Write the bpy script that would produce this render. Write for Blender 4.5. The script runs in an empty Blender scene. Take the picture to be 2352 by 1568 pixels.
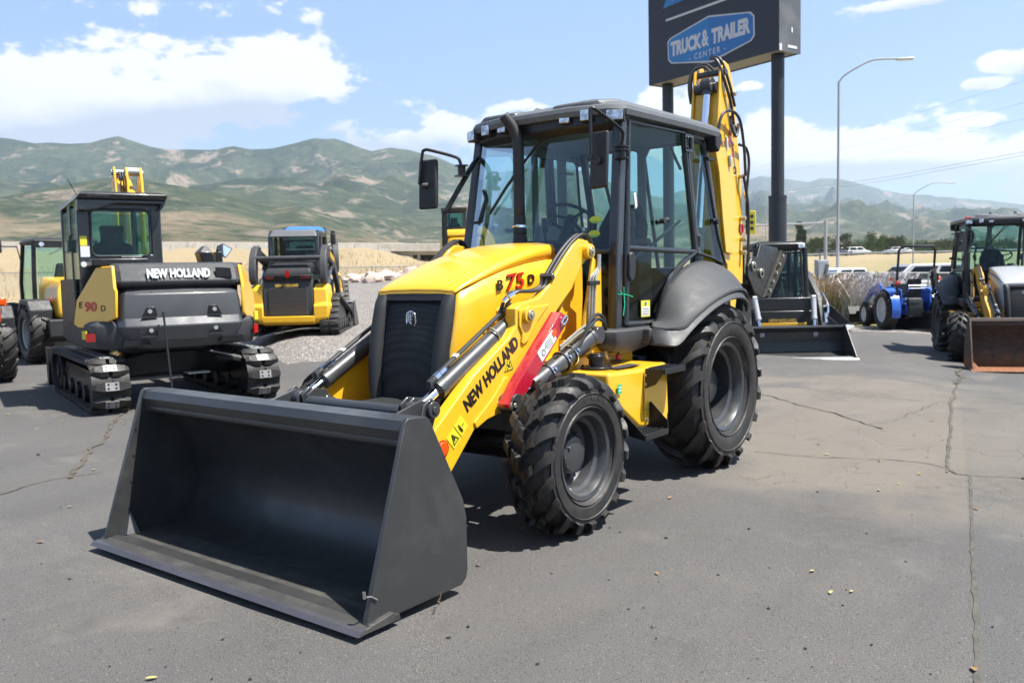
import bpy, bmesh, math, random
from mathutils import Vector, Matrix, noise
R = math.radians
D = bpy.data
SC = bpy.context.scene
COL = SC.collection
random.seed(7)

# ------------------------------------------------------------------ camera
CAM = Vector((4.298, 3.889, 1.55))
YAW, PIT, ROL = R(-142.10), R(-4.335), R(-1.246)
FWD = Vector((math.cos(YAW)*math.cos(PIT), math.sin(YAW)*math.cos(PIT), math.sin(PIT)))
r0 = FWD.cross(Vector((0, 0, 1))).normalized(); u0 = r0.cross(FWD)
RGT = r0*math.cos(ROL) + u0*math.sin(ROL)
UPV = -r0*math.sin(ROL) + u0*math.cos(ROL)
cd = D.cameras.new('camera'); cam = D.objects.new('camera', cd); COL.objects.link(cam)
cam.matrix_world = Matrix(((RGT.x, UPV.x, -FWD.x, CAM.x), (RGT.y, UPV.y, -FWD.y, CAM.y), (RGT.z, UPV.z, -FWD.z, CAM.z), (0, 0, 0, 1)))
cd.sensor_width = 36; cd.lens = 36*3498/4096.0
cd.clip_start = 0.05; cd.clip_end = 20000
cd.dof.use_dof = True; cd.dof.focus_distance = 4.6; cd.dof.aperture_fstop = 4.6
SC.camera = cam
FPX = 3498*2352/4096.0
def at(x, y, d):
    """a point d metres ahead of the camera, measured on the photograph (2352 px wide)"""
    return CAM + (FWD + RGT*((x-1176)/FPX) + UPV*((784-y)/FPX))*d

# ------------------------------------------------------------------ world and sun
SUN_TO = Vector((-.150, .385, .817)).normalized()
SUN_EL = math.asin(SUN_TO.z); SUN_AZ = math.atan2(SUN_TO.x, SUN_TO.y)
w = D.worlds.new('World'); SC.world = w; w.use_nodes = True
nt = w.node_tree; N = nt.nodes; Lk = nt.links
for n in list(N): N.remove(n)
def nd(t, **k):
    n = N.new(t)
    for a, b in k.items(): setattr(n, a, b)
    return n
def wmath(op, a, b=None, c=None, clamp=False):
    n = N.new('ShaderNodeMath'); n.operation = op; n.use_clamp = clamp
    for i, v in enumerate((a, b, c)):
        if v is None: continue
        if isinstance(v, (int, float)): n.inputs[i].default_value = v
        else: Lk.new(v, n.inputs[i])
    return n.outputs[0]
out = nd('ShaderNodeOutputWorld'); bg = nd('ShaderNodeBackground')
sky = nd('ShaderNodeTexSky', sky_type='NISHITA', sun_disc=False, sun_elevation=SUN_EL, sun_rotation=SUN_AZ,
         altitude=1400, air_density=1.25, dust_density=0.8, ozone_density=1.6)
tc = nd('ShaderNodeTexCoord')
vr = nd('ShaderNodeVectorRotate', rotation_type='Z_AXIS'); vr.inputs['Angle'].default_value = -YAW
Lk.new(tc.outputs['Generated'], vr.inputs['Vector'])
sp = nd('ShaderNodeSeparateXYZ'); Lk.new(vr.outputs[0], sp.inputs[0])
# cloud coordinates: angle left/right of the view heading, and elevation (tangents)
az = wmath('ARCTAN2', wmath('MULTIPLY', sp.outputs['Y'], -1.0), sp.outputs['X'])
hyp = wmath('SQRT', wmath('ADD', wmath('MULTIPLY', sp.outputs['X'], sp.outputs['X']), wmath('MULTIPLY', sp.outputs['Y'], sp.outputs['Y'])))
el = wmath('ARCTAN2', sp.outputs['Z'], hyp)
cmb = nd('ShaderNodeCombineXYZ'); Lk.new(az, cmb.inputs[0]); Lk.new(wmath('MULTIPLY', el, 1.7), cmb.inputs[1])
def wnoise(scale, detail, rough, off=0, dist=0.0):
    n = nd('ShaderNodeTexNoise'); n.inputs['Scale'].default_value = scale; n.inputs['Detail'].default_value = detail
    n.inputs['Roughness'].default_value = rough; n.inputs['Distortion'].default_value = dist
    m = nd('ShaderNodeMapping'); m.inputs['Location'].default_value = (off, off*.7, off*.3)
    Lk.new(cmb.outputs[0], m.inputs[0]); Lk.new(m.outputs[0], n.inputs['Vector'])
    return n.outputs['Fac']
nz1 = wnoise(8.5, 10, .60, 3.1, .15); nz2 = wnoise(17.0, 8, .62, 9.7); nzs = wnoise(5.5, 8, .6, 21.0, .3)
def azel(x, y):
    v = (FWD + RGT*((x-1176)/FPX) + UPV*((784-y)/FPX)).normalized()
    c, s = math.cos(-YAW), math.sin(-YAW)
    X = v.x*c - v.y*s; Y = v.x*s + v.y*c
    return math.atan2(-Y, X), math.atan2(v.z, math.hypot(X, Y))
# cloud masses: centre, half width, half height (photo pixels), weight
BL = [(520, 165, 250, 85, 1.0), (640, 190, 150, 60, .9), (360, 235, 300, 75, 1.0), (80, 200, 260, 85, 1.0), (180, 290, 360, 60, 1.0),
      (400, 120, 120, 50, .7), (60, 330, 300, 50, .8), (760, 225, 60, 28, .55), (560, 250, 120, 30, .75), (450, 20, 320, 45, .42), (760, 70, 300, 90, .22),
      (1000, 290, 130, 60, .62), (860, 320, 220, 55, .66), (1180, 260, 200, 45, .5), (1560, 240, 120, 45, .7),
      (1850, 370, 280, 62, .95), (2080, 365, 240, 55, .95), (2250, 380, 220, 55, .9), (1780, 290, 90, 26, .55), (1700, 200, 60, 16, .5),
      (2310, 145, 60, 22, .6), (2260, 190, 50, 15, .5), (2250, 275, 70, 18, .65), (2120, 0, 130, 14, .6), (2330, 440, 250, 60, .7), (1690, 430, 200, 60, .6),
      (1500, 330, 500, 70, .5), (-300, 250, 300, 120, .9), (2700, 300, 300, 90, .7), (1830, 28, 25, 12, .4)]
base = None; dens = None
for (x, y, hw, hh, wt) in BL:
    a, e = azel(x, y); ka = FPX/hw; ke = FPX/hh
    dx = wmath('MULTIPLY', wmath('SUBTRACT', az, a), ka); dy = wmath('MULTIPLY', wmath('SUBTRACT', el, e), ke)
    r2 = wmath('ADD', wmath('MULTIPLY', dx, dx), wmath('MULTIPLY', dy, dy))
    g = wmath('MULTIPLY', wmath('POWER', 2.718, wmath('MULTIPLY', r2, -.9)), wt*1.25)
    dens = g if dens is None else wmath('MAXIMUM', dens, g)
    # underside shading value: bright on top of each mass
    t = wmath('MULTIPLY', dy, g)
    base = t if base is None else wmath('ADD', base, t)
nn = wmath('ADD', wmath('MULTIPLY', nz1, 1.15), wmath('MULTIPLY', nz2, .55))
cov = wmath('SUBTRACT', wmath('ADD', dens, wmath('MULTIPLY', wmath('SUBTRACT', nn, .85), 1.9)), .50)
mr = nd('ShaderNodeMapRange', interpolation_type='SMOOTHSTEP'); mr.inputs['From Min'].default_value = 0.0; mr.inputs['From Max'].default_value = .20
Lk.new(cov, mr.inputs['Value'])
# thin veil near the horizon and a high thin sheet
veil = nd('ShaderNodeMapRange'); veil.inputs['From Min'].default_value = .26; veil.inputs['From Max'].default_value = .0
veil.inputs['To Max'].default_value = .15
Lk.new(el, veil.inputs['Value'])
shade = nd('ShaderNodeMapRange'); shade.inputs['From Min'].default_value = -.50; shade.inputs['From Max'].default_value = .22
Lk.new(wmath('ADD', base, wmath('MULTIPLY', wmath('SUBTRACT', nzs, .5), 2.8)), shade.inputs['Value'])
crm = nd('ShaderNodeMix', data_type='RGBA'); Lk.new(shade.outputs[0], crm.inputs[0])
crm.inputs[6].default_value = (5.0, 5.5, 6.5, 1); crm.inputs[7].default_value = (9.0, 9.0, 9.1, 1)
m1 = nd('ShaderNodeMix', data_type='RGBA'); Lk.new(veil.outputs[0], m1.inputs[0]); m1.inputs[7].default_value = (5.9, 6.9, 8.6, 1)
hs = nd('ShaderNodeMix', data_type='RGBA'); hs.inputs[0].default_value = .65; hs.inputs[7].default_value = (3.3, 5.25, 9.3, 1)
zf_ = nd('ShaderNodeMapRange', interpolation_type='SMOOTHSTEP'); zf_.inputs['From Min'].default_value = .36; zf_.inputs['From Max'].default_value = .85; zf_.inputs['To Min'].default_value = .65; zf_.inputs['To Max'].default_value = .0
Lk.new(el, zf_.inputs['Value']); Lk.new(zf_.outputs[0], hs.inputs[0])
Lk.new(sky.outputs[0], hs.inputs[6]); Lk.new(hs.outputs[2], m1.inputs[6])
m2 = nd('ShaderNodeMix', data_type='RGBA'); Lk.new(wmath('MULTIPLY', mr.outputs[0], .93), m2.inputs[0])
Lk.new(m1.outputs[2], m2.inputs[6]); Lk.new(crm.outputs[2], m2.inputs[7])
Lk.new(m2.outputs[2], bg.inputs['Color']); bg.inputs['Strength'].default_value = .05
Lk.new(bg.outputs[0], out.inputs[0])
sl = D.lights.new('sun', 'SUN'); so = D.objects.new('sun', sl); COL.objects.link(so)
sl.energy = 5.0; sl.angle = R(.55); sl.color = (1, .965, .90)
so.rotation_euler = SUN_TO.to_track_quat('Z', 'Y').to_euler()
vs = SC.view_settings; vs.view_transform = 'Standard'; vs.look = 'None'; vs.exposure = 1.33; vs.gamma = 1
SC.render.engine = 'CYCLES'

# ------------------------------------------------------------------ materials
MAT = {}
ALB = .76          # one scale on all base colours, matched to the exposure
class MX:
    """small node helper for a material"""
    def __init__(s, name):
        s.m = D.materials.new(name); s.m.use_nodes = True; s.t = s.m.node_tree; s.n = s.t.nodes; s.l = s.t.links
        s.b = s.n['Principled BSDF']; s.tc = s.n.new('ShaderNodeTexCoord')
        MAT[name] = s.m
    def noise(s, scale, detail=4, rough=.55, co='Object', sc=None, dist=0):
        n = s.n.new('ShaderNodeTexNoise'); n.inputs['Scale'].default_value = scale
        n.inputs['Detail'].default_value = detail; n.inputs['Roughness'].default_value = rough; n.inputs['Distortion'].default_value = dist
        if sc:
            m = s.n.new('ShaderNodeMapping'); m.inputs['Scale'].default_value = sc
            s.l.new(s.tc.outputs[co], m.inputs[0]); s.l.new(m.outputs[0], n.inputs['Vector'])
        else: s.l.new(s.tc.outputs[co], n.inputs['Vector'])
        return n.outputs['Fac']
    def voro(s, scale, co='Object', feature='F1', rnd=1.0, out='Distance'):
        n = s.n.new('ShaderNodeTexVoronoi'); n.feature = feature; n.inputs['Scale'].default_value = scale
        n.inputs['Randomness'].default_value = rnd
        s.l.new(s.tc.outputs[co], n.inputs['Vector']); return n.outputs[out]
    def ramp(s, f, stops):
        n = s.n.new('ShaderNodeValToRGB'); e = n.color_ramp.elements
        while len(e) < len(stops): e.new(.5)
        for i, (p, c) in enumerate(stops):
            e[i].position = p; e[i].color = (c[0], c[1], c[2], 1) if not isinstance(c, (int, float)) else (c, c, c, 1)
        s.l.new(f, n.inputs[0]); return n.outputs[0]
    def mix(s, f, a, b, bt='MIX'):
        n = s.n.new('ShaderNodeMix'); n.data_type = 'RGBA'; n.blend_type = bt
        for i, v in ((0, f), (6, a), (7, b)):
            if isinstance(v, (int, float)): n.inputs[i].default_value = v if i == 0 else (v, v, v, 1)
            elif isinstance(v, tuple): n.inputs[i].default_value = (*v, 1)
            else: s.l.new(v, n.inputs[i])
        return n.outputs[2]
    def math(s, op, a, b=0.0, clamp=False):
        n = s.n.new('ShaderNodeMath'); n.operation = op; n.use_clamp = clamp
        for i, v in enumerate((a, b)):
            if isinstance(v, (int, float)): n.inputs[i].default_value = v
            else: s.l.new(v, n.inputs[i])
        return n.outputs[0]
    def set(s, k, v):
        i = s.b.inputs[k]
        if k == 'Base Color' and s.m.name not in ('chrome', 'mirror_glass', 'lamp_lens'):
            v = s.mix(1.0, v, (ALB, ALB, ALB), 'MULTIPLY')
        if isinstance(v, (int, float)): i.default_value = v
        elif isinstance(v, tuple): i.default_value = (*v, 1)
        else: s.l.new(v, i)
    def bump(s, h, strength=.3, dist=.01):
        n = s.n.new('ShaderNodeBump'); n.inputs['Strength'].default_value = strength; n.inputs['Distance'].default_value = dist
        s.l.new(h, n.inputs['Height']); s.l.new(n.outputs[0], s.b.inputs['Normal'])

def paint(name, col, rough=.35, coat=.4, dirt=.12, dirtcol=(.30, .27, .22), metal=0, orange=.0, spec=.5, scale=6):
    x = MX(name)
    f = x.ramp(x.noise(scale, 6, .65), [(.48, 0), (.75, 1)])
    c = x.mix(x.math('MULTIPLY', f, dirt), col, dirtcol)
    x.set('Base Color', c)
    x.set('Roughness', x.ramp(x.noise(scale*2.3, 5, .6), [(.3, max(rough-.07, .02)), (.7, min(rough+.12, 1))]))
    x.set('Coat Weight', coat); x.set('Coat Roughness', .08); x.set('Metallic', metal)
    if 'Specular IOR Level' in x.b.inputs: x.set('Specular IOR Level', spec)
    if orange: x.bump(x.noise(220, 3, .5), orange, .002)
    return x.m
paint('yellow', (0.93, 0.505, 0.018), .34, .45, .16, (.62, .42, .13), orange=.04)
paint('yellow_dull', (0.8, 0.42, 0.03), .45, .2, .15, (.45, .30, .08))
paint('bucket_dusty', (0.0468, 0.0452, 0.0413), .6, .0, .6, (.12, .112, .095), orange=.12, scale=5)
paint('bucket_grey', (0.0335, 0.0343, 0.0347), .40, .12, .55, (.080, .078, .070), orange=.12, scale=3.5)
paint('steel_grey', (0.039, 0.0406, 0.0437), .40, .3, .15, (.14, .13, .12))
paint('black_paint', (0.0101, 0.0105, 0.0113), .38, .12, .18, (.04, .037, .033), spec=.4)
paint('black_plastic', (0.0172, 0.0179, 0.0195), .55, 0, .25, (.07, .065, .06), orange=.15)
paint('frame_grey', (0.0218, 0.0234, 0.025), .33, .35, .12, (.09, .085, .08))
paint('fender_grey', (0.0429, 0.0445, 0.0476), .56, .0, .25, (.12, .115, .11), orange=.25)
paint('roof_grey', (0.12, 0.128, 0.135), .5, .08, .3, (.2, .19, .18), orange=.2)
paint('red_paint', (0.48, 0.012, 0.035), .25, .8, .03, orange=.03)
paint('red_letter', (0.55, 0.015, 0.012), .35, .4, 0)
paint('black_letter', (0.008, 0.008, 0.009), .4, .2, 0)
paint('white_letter', (0.8, 0.8, 0.8), .45, .1, .04)
paint('amber_letter', (0.6, 0.36, 0.05), .45, .1, .04)
paint('white_paint', (0.74, 0.74, 0.73), .4, .3, .1)
paint('silver_paint', (0.42, 0.43, 0.45), .35, .5, .1)
paint('cwt_grey', (0.0663, 0.0686, 0.0733), .42, .25, .15, (.15, .145, .14), orange=.3, scale=2)
paint('blue_paint', (0.013, 0.11, 0.52), .3, .6, .05)
paint('blue_roof', (0.015, 0.2, 0.75), .3, .6, .05)
paint('sign_navy', (0.016, 0.019, 0.026), .5, .1, .1, (.05, .05, .05))
paint('sign_blue', (0.012, 0.17, 0.48), .45, .2, .02)
paint('sign_blue_light', (0.02, 0.21, 0.53), .45, .2, .02)
paint('sign_side', (0.1, 0.105, 0.115), .5, .1, .35, (.35, .33, .3), scale=1.4)
paint('sign_under', (0.4, 0.37, 0.32), .6, 0, .2)
paint('sign_white', (0.74, 0.72, 0.7), .5, 0, .05)
paint('grey_post', (0.4, 0.42, 0.43), .5, 0, .15)
paint('galvanized', (0.45, 0.46, 0.47), .45, 0, .3, (.3, .3, .3), metal=.4)
paint('seat_black', (0.0156, 0.0164, 0.0179), .8, 0, .2)
paint('interior_grey', (0.34, 0.35, 0.36), .7, 0, .2)
paint('label_yellow', (0.8, 0.7, 0.03), .45, .2, .02)
paint('label_white', (0.75, 0.75, 0.73), .45, .1, .05)
paint('label_green', (0.55, 0.7, 0.03), .45, .1, .05)
paint('green_tie', (0.01, 0.5, 0.22), .4, .2, 0)
paint('orange_lens', (0.75, 0.1, 0.01), .15, .8, 0)
paint('red_lens', (0.5, 0.01, 0.01), .15, .8, 0)
paint('navy_paint', (0.0156, 0.0234, 0.0546), .3, .5, .1)
paint('tape_black', (0.0234, 0.0234, 0.0234), .9, 0, .2)
paint('handle_blue', (0.1, 0.35, 0.75), .4, .2, 0)
paint('rim_white', (0.7, 0.7, 0.68), .4, .3, .1)
paint('zinc', (0.5, 0.47, 0.38), .35, 0, .2, metal=.7)
x = MX('chrome'); x.set('Base Color', (.72, .72, .76)); x.set('Metallic', 1.0); x.set('Roughness', x.ramp(x.noise(8, 3), [(.3, .06), (.7, .16)]))
x = MX('lamp_lens'); x.set('Base Color', x.ramp(x.noise(22, 3), [(.35, (.22, .23, .24)), (.65, (.70, .71, .73))])); x.set('Metallic', .75); x.set('Roughness', .12); x.set('Coat Weight', 1.0)
x = MX('mirror_glass'); x.set('Base Color', (.75, .78, .8)); x.set('Metallic', 1.0); x.set('Roughness', .02)
# rubber with dust in patches
x = MX('rubber')
d1 = x.ramp(x.noise(9, 7, .7), [(.42, 0), (.70, 1)])
x.set('Base Color', x.mix(x.math('MULTIPLY', d1, .45), (.014, .0135, .0135), (.070, .056, .042)))
x.set('Roughness', x.ramp(x.noise(30, 4), [(.3, .5), (.7, .72)])); x.bump(x.noise(160, 4, .7), .25, .002)
x = MX('hose'); x.set('Base Color', (.025, .026, .028)); x.set('Roughness', .45)
# rusty bucket: bare steel above, rust towards the worn edge
x = MX('rusty_steel')
sp_ = x.n.new('ShaderNodeSeparateXYZ'); x.l.new(x.tc.outputs['Object'], sp_.inputs[0])
hz = x.math('ADD', x.math('MULTIPLY', sp_.outputs['Z'], -1.6), x.noise(5, 7, .7))
f = x.ramp(hz, [(.0, 0), (.35, 1)])
x.set('Base Color', x.mix(f, x.ramp(x.noise(9, 6, .7, sc=(.4, 1, 3)), [(.35, (.035, .028, .025)), (.75, (.12, .075, .05))]),
      x.ramp(x.noise(14, 6, .7), [(.3, (.16, .05, .018)), (.75, (.34, .13, .045))])))
x.set('Roughness', .75)
# perforated grille
x = MX('grille_mesh')
h = x.voro(105, rnd=0.0)
x.set('Base Color', x.ramp(h, [(.30, (.002, .002, .002)), (.42, (.030, .031, .033))])); x.set('Roughness', .55); x.set('Specular IOR Level', .25); x.bump(h, .6, .004)
x = MX('slat_grille')
wv = x.n.new('ShaderNodeTexWave'); wv.bands_direction = 'Z'; wv.inputs['Scale'].default_value = 9; x.l.new(x.tc.outputs['Object'], wv.inputs[0])
x.set('Base Color', x.ramp(wv.outputs['Fac'], [(.3, (.004, .004, .005)), (.8, (.06, .06, .062))])); x.set('Roughness', .4); x.bump(wv.outputs['Fac'], .8, .02)
x = MX('hex_rubber_side'); x.set('Base Color', (.02, .02, .02)); x.set('Roughness', .6)
def glass(name, tint, gloss=.10, tr=1.0):
    m = D.materials.new(name); m.use_nodes = True; t = m.node_tree; n = t.nodes
    for q in list(n): n.remove(q)
    o = n.new('ShaderNodeOutputMaterial'); a = n.new('ShaderNodeBsdfTransparent'); a.inputs[0].default_value = (*tint, 1)
    g = n.new('ShaderNodeBsdfGlossy'); g.inputs['Roughness'].default_value = .02; g.inputs['Color'].default_value = (.9, .95, 1, 1)
    fr = n.new('ShaderNodeFresnel'); fr.inputs[0].default_value = 1.52
    mx = n.new('ShaderNodeMixShader'); mm = n.new('ShaderNodeMath'); mm.operation = 'MULTIPLY'; mm.inputs[1].default_value = .45; t.links.new(fr.outputs[0], mm.inputs[0]); t.links.new(mm.outputs[0], mx.inputs[0]); t.links.new(a.outputs[0], mx.inputs[1]); t.links.new(g.outputs[0], mx.inputs[2])
    t.links.new(mx.outputs[0], o.inputs[0]); MAT[name] = m
paint('tail_dark', (.12, .008, .01), .3, .4, 0)
paint('sidewall_mark', (.04, .037, .034), .7, 0, .3)
paint('weld', (.16, .155, .15), .5, 0, .3, metal=.3)
glass('cab_glass', (.62, .81, .78))
glass('cab_glass_dark', (.40, .53, .52))
glass('cab_glass_b', (.70, .88, .86))
glass('car_glass', (.12, .14, .15))

def M(n): return MAT[n]

# ------------------------------------------------------------------ mesh helpers
class MB:
    def __init__(s): s.v = []; s.f = []
    def add(s, v, f, mt=None):
        o = len(s.v)
        if mt is not None: v = [mt @ Vector(p) for p in v]
        s.v += [tuple(p) for p in v]; s.f += [tuple(i+o for i in q) for q in f]; return s
    def box(s, c, d, rot=None, taper=None):
        hx, hy, hz = d[0]/2, d[1]/2, d[2]/2
        v = [Vector((sx*hx, sy*hy, sz*hz)) for sx in (-1, 1) for sy in (-1, 1) for sz in (-1, 1)]
        if taper:
            for q in v:
                if q.z > 0: q.x *= taper[0]; q.y *= taper[1]
        f = [(0, 1, 3, 2), (4, 6, 7, 5), (0, 4, 5, 1), (2, 3, 7, 6), (0, 2, 6, 4), (1, 5, 7, 3)]
        mt = Matrix.Translation(c)
        if rot is not None: mt = mt @ rot
        return s.add(v, f, mt)
    def span(s, a, b):
        return s.box([(a[i]+b[i])/2 for i in range(3)], [abs(a[i]-b[i]) for i in range(3)])
    def prism(s, pts, a, b, axis='y'):
        """closed outline pts extruded between a and b; axis y: pts are (x,z); x: (y,z); z: (x,y)"""
        def P(p, t): return {'y': (p[0], t, p[1]), 'x': (t, p[0], p[1]), 'z': (p[0], p[1], t)}[axis]
        n = len(pts); v = [P(p, a) for p in pts]+[P(p, b) for p in pts]
        f = [tuple(range(n)), tuple(range(2*n-1, n-1, -1))]+[(i, (i+1) % n, n+(i+1) % n, n+i) for i in range(n)]
        return s.add(v, f)
    def cyl(s, p0, p1, r0, r1=None, n=20, cap=True):
        r1 = r0 if r1 is None else r1
        p0 = Vector(p0); p1 = Vector(p1); d = (p1-p0).normalized()
        a = d.orthogonal().normalized(); b = d.cross(a)
        v = [p+(a*math.cos(2*math.pi*i/n)+b*math.sin(2*math.pi*i/n))*r for p, r in ((p0, r0), (p1, r1)) for i in range(n)]
        f = [(i, (i+1) % n, n+(i+1) % n, n+i) for i in range(n)]
        if cap: f += [tuple(range(n-1, -1, -1)), tuple(range(n, 2*n))]
        return s.add(v, f)
    def tube(s, pts, r, n=8, smooth=0, cap=True):
        P = [Vector(p) for p in pts]
        if smooth and len(P) > 2:
            Q = []
            for i in range(len(P)-1):
                a = P[max(i-1, 0)]; b = P[i]; c = P[i+1]; d = P[min(i+2, len(P)-1)]
                for k in range(smooth):
                    t = k/smooth
                    Q.append(.5*((2*b)+(c-a)*t+(2*a-5*b+4*c-d)*t*t+(3*b-a-3*c+d)*t**3))
            P = Q+[P[-1]]
        v = []; nrm = None
        for i, p in enumerate(P):
            t = (P[min(i+1, len(P)-1)]-P[max(i-1, 0)]).normalized()
            if nrm is None: nrm = t.orthogonal().normalized()
            else: nrm = (nrm-t*nrm.dot(t)).normalized()
            b = t.cross(nrm); rr = r(i/(len(P)-1)) if callable(r) else r
            v += [p+(nrm*math.cos(2*math.pi*k/n)+b*math.sin(2*math.pi*k/n))*rr for k in range(n)]
        f = [(i*n+k, i*n+(k+1) % n, (i+1)*n+(k+1) % n, (i+1)*n+k) for i in range(len(P)-1) for k in range(n)]
        if cap: f += [tuple(range(n-1, -1, -1)), tuple(range((len(P)-1)*n, len(P)*n))]
        return s.add(v, f)
    def lathe(s, prof, c, n=48, axis='y', close=False, flip=1):
        """prof: (radius, offset along axis)"""
        v = []; m = len(prof)
        for i in range(n):
            a = 2*math.pi*i/n
            for r, o in prof:
                q = {'y': (r*math.cos(a), o*flip, r*math.sin(a)), 'z': (r*math.cos(a), r*math.sin(a), o), 'x': (o*flip, r*math.cos(a), r*math.sin(a))}[axis]
                v.append((c[0]+q[0], c[1]+q[1], c[2]+q[2]))
        f = []
        for i in range(n):
            j = (i+1) % n
            for k in range(m if close else m-1):
                k2 = (k+1) % m; f.append((i*m+k, j*m+k, j*m+k2, i*m+k2))
        return s.add(v, f)
    def loft(s, secs, closed=True, cap=True):
        n = len(secs[0]); v = [p for q in secs for p in q]; f = []
        for i in range(len(secs)-1):
            for k in range(n if closed else n-1):
                k2 = (k+1) % n; f.append((i*n+k, i*n+k2, (i+1)*n+k2, (i+1)*n+k))
        if cap and closed: f += [tuple(range(n-1, -1, -1)), tuple(range((len(secs)-1)*n, len(secs)*n))]
        return s.add(v, f)
    def build(s, name, mat, parent=None, bevel=0, smooth=35, seg=2, solid=0):
        me = D.meshes.new(name); me.from_pydata(s.v, [], s.f)
        bm = bmesh.new(); bm.from_mesh(me)
        if not solid: bmesh.ops.recalc_face_normals(bm, faces=bm.faces)
        bm.to_mesh(me); bm.free()
        if smooth:
            me.polygons.foreach_set('use_smooth', [True]*len(me.polygons)); me.set_sharp_from_angle(angle=R(smooth))
        me.materials.append(M(mat) if isinstance(mat, str) else mat)
        o = D.objects.new(name, me); COL.objects.link(o)
        if parent is not None: o.parent = parent
        if solid:
            q = o.modifiers.new('solid', 'SOLIDIFY'); q.thickness = solid; q.offset = 0
        if bevel:
            q = o.modifiers.new('bevel', 'BEVEL'); q.width = bevel; q.segments = seg; q.limit_method = 'ANGLE'; q.angle_limit = R(40)
            q.harden_normals = False
        return o
def tag(o, label=None, cat=None, group=None, kind=None):
    if label: o['label'] = label
    if cat: o['category'] = cat
    if group: o['group'] = group
    if kind: o['kind'] = kind
    return o
def thing(name, label, cat, loc=(0, 0, 0), rz=0, group=None):
    o = D.objects.new(name, None); COL.objects.link(o); o.empty_display_size = .2
    o.location = loc; o.rotation_euler = (0, 0, rz)
    return tag(o, label, cat, group)
def text(name, body, size, mtx, mat, parent, ext=.002, shear=0, bold=0, sx=1.0, align='LEFT', space=1.0):
    """lettering; mtx maps text plane (x right, y up, z out) to the parent's space"""
    cu = D.curves.new(name, 'FONT'); cu.body = body; cu.size = size; cu.extrude = ext; cu.shear = shear; cu.offset = bold
    cu.align_x = align; cu.space_character = space; cu.resolution_u = 3
    t = D.objects.new('tmp', cu); COL.objects.link(t)
    dg = bpy.context.evaluated_depsgraph_get(); me = D.meshes.new_from_object(t.evaluated_get(dg))
    D.objects.remove(t); D.curves.remove(cu)
    me.transform(mtx @ Matrix.Diagonal((sx, 1, 1, 1))); me.name = name; me.materials.clear(); me.materials.append(M(mat))
    o = D.objects.new(name, me); COL.objects.link(o); o.parent = parent
    return o
def basis(o, x, y):
    x = Vector(x).normalized(); y = Vector(y); y = (y-x*y.dot(x)).normalized(); z = x.cross(y)
    return Matrix(((x.x, y.x, z.x, o[0]), (x.y, y.y, z.y, o[1]), (x.z, y.z, z.z, o[2]), (0, 0, 0, 1)))
def copy_tree(o, parent=None):
    c = o.copy(); COL.objects.link(c); c.parent = parent
    for ch in o.children: copy_tree(ch, c)
    return c
# ------------------------------------------------------------------ ground
def lerp_tab(tab, x):
    if x <= tab[0][0]: return tab[0][1]
    for (a, u), (b, v) in zip(tab, tab[1:]):
        if x <= b:
            return u+(v-u)*(x-a)/(b-a)
    return tab[-1][1]
HC = [(-180, [(0, 0), (400, 0)]), (-60, [(0, 0), (40, 0), (150, 5), (600, 9)]),
      (-30, [(0, 0), (26, 0), (58, 1.0), (127, 6.0), (150, 6.3), (600, 16)]),
      (-18, [(0, 0), (14.5, 0), (22, .15), (52, 1.1), (118, 5.7), (150, 6.2), (600, 16)]),
      (-13, [(0, 0), (12.5, .02), (18.0, .43), (20.8, .44), (32, 1.0), (47, 1.4), (60, 2.2), (113, 5.4), (150, 6), (600, 16)]),
      (-10, [(0, 0), (12.5, .02), (15, .22), (18.0, .43), (20.8, .45), (32, 1.1), (46, 1.45), (60, 2.3), (80, 4.2), (112, 5.2), (150, 6), (600, 16)]),
      (-4, [(0, 0), (12, 0), (18, .4), (30, 1.2), (33, 1.5), (40, 1.55), (60, 2.2), (110, 3.4), (150, 5), (600, 14)]),
      (3, [(0, 0), (13, 0), (18, .2), (30, 1.0), (60, 1.8), (110, 3.4), (600, 12)]),
      (12, [(0, 0), (12, 0), (30, 0), (60, 1.0), (110, 2.5), (215, 4.2), (600, 10)]),
      (22, [(0, 0), (11, 0), (16.5, -.08), (18.5, -.14), (28, -.2), (38, -.2), (65, .5), (130, 2.4), (215, 4.35), (600, 9)]),
      (30, [(0, 0), (10.5, 0), (15, -.24), (20, -.28), (30, -.3), (70, .5), (130, 2.3), (232, 4.35), (600, 9)]),
      (60, [(0, 0), (20, 0), (60, 0), (230, 4), (600, 9)]), (180, [(0, 0), (400, 0)])]
def polar(x, y):
    dx, dy = x-CAM.x, y-CAM.y
    a = math.degrees(math.atan2(dy, dx)-YAW)
    a = -((a+180) % 360-180)                  # positive to the right
    return a, math.hypot(dx, dy)
def height(x, y):
    a, r = polar(x, y)
    for (a0, t0), (a1, t1) in zip(HC, HC[1:]):
        if a <= a1:
            k = (a-a0)/(a1-a0); k = k*k*(3-2*k)
            return lerp_tab(t0, r)*(1-k)+lerp_tab(t1, r)*k
    return 0
def fp(a, r):
    """ground point at angle a (deg, right positive) and distance r"""
    t = YAW-R(a); return CAM.x+r*math.cos(t), CAM.y+r*math.sin(t)
def px(x, d):
    """x,y,z on the ground seen in photograph column x, d metres deep"""
    p = CAM + (FWD + RGT*((x-1176)/FPX))*d
    return Vector((p.x, p.y, height(p.x, p.y)))
B1 = [(-180, 40), (-60, 34), (-34, 27), (-22, 24), (-17, 18.2), (-14.5, 14.9), (-10, 14.8), (-5, 15.2), (3, 17), (12, 22), (18, 25.5), (22, 25.6), (27, 25.2), (32, 26), (60, 40), (180, 40)]
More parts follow.
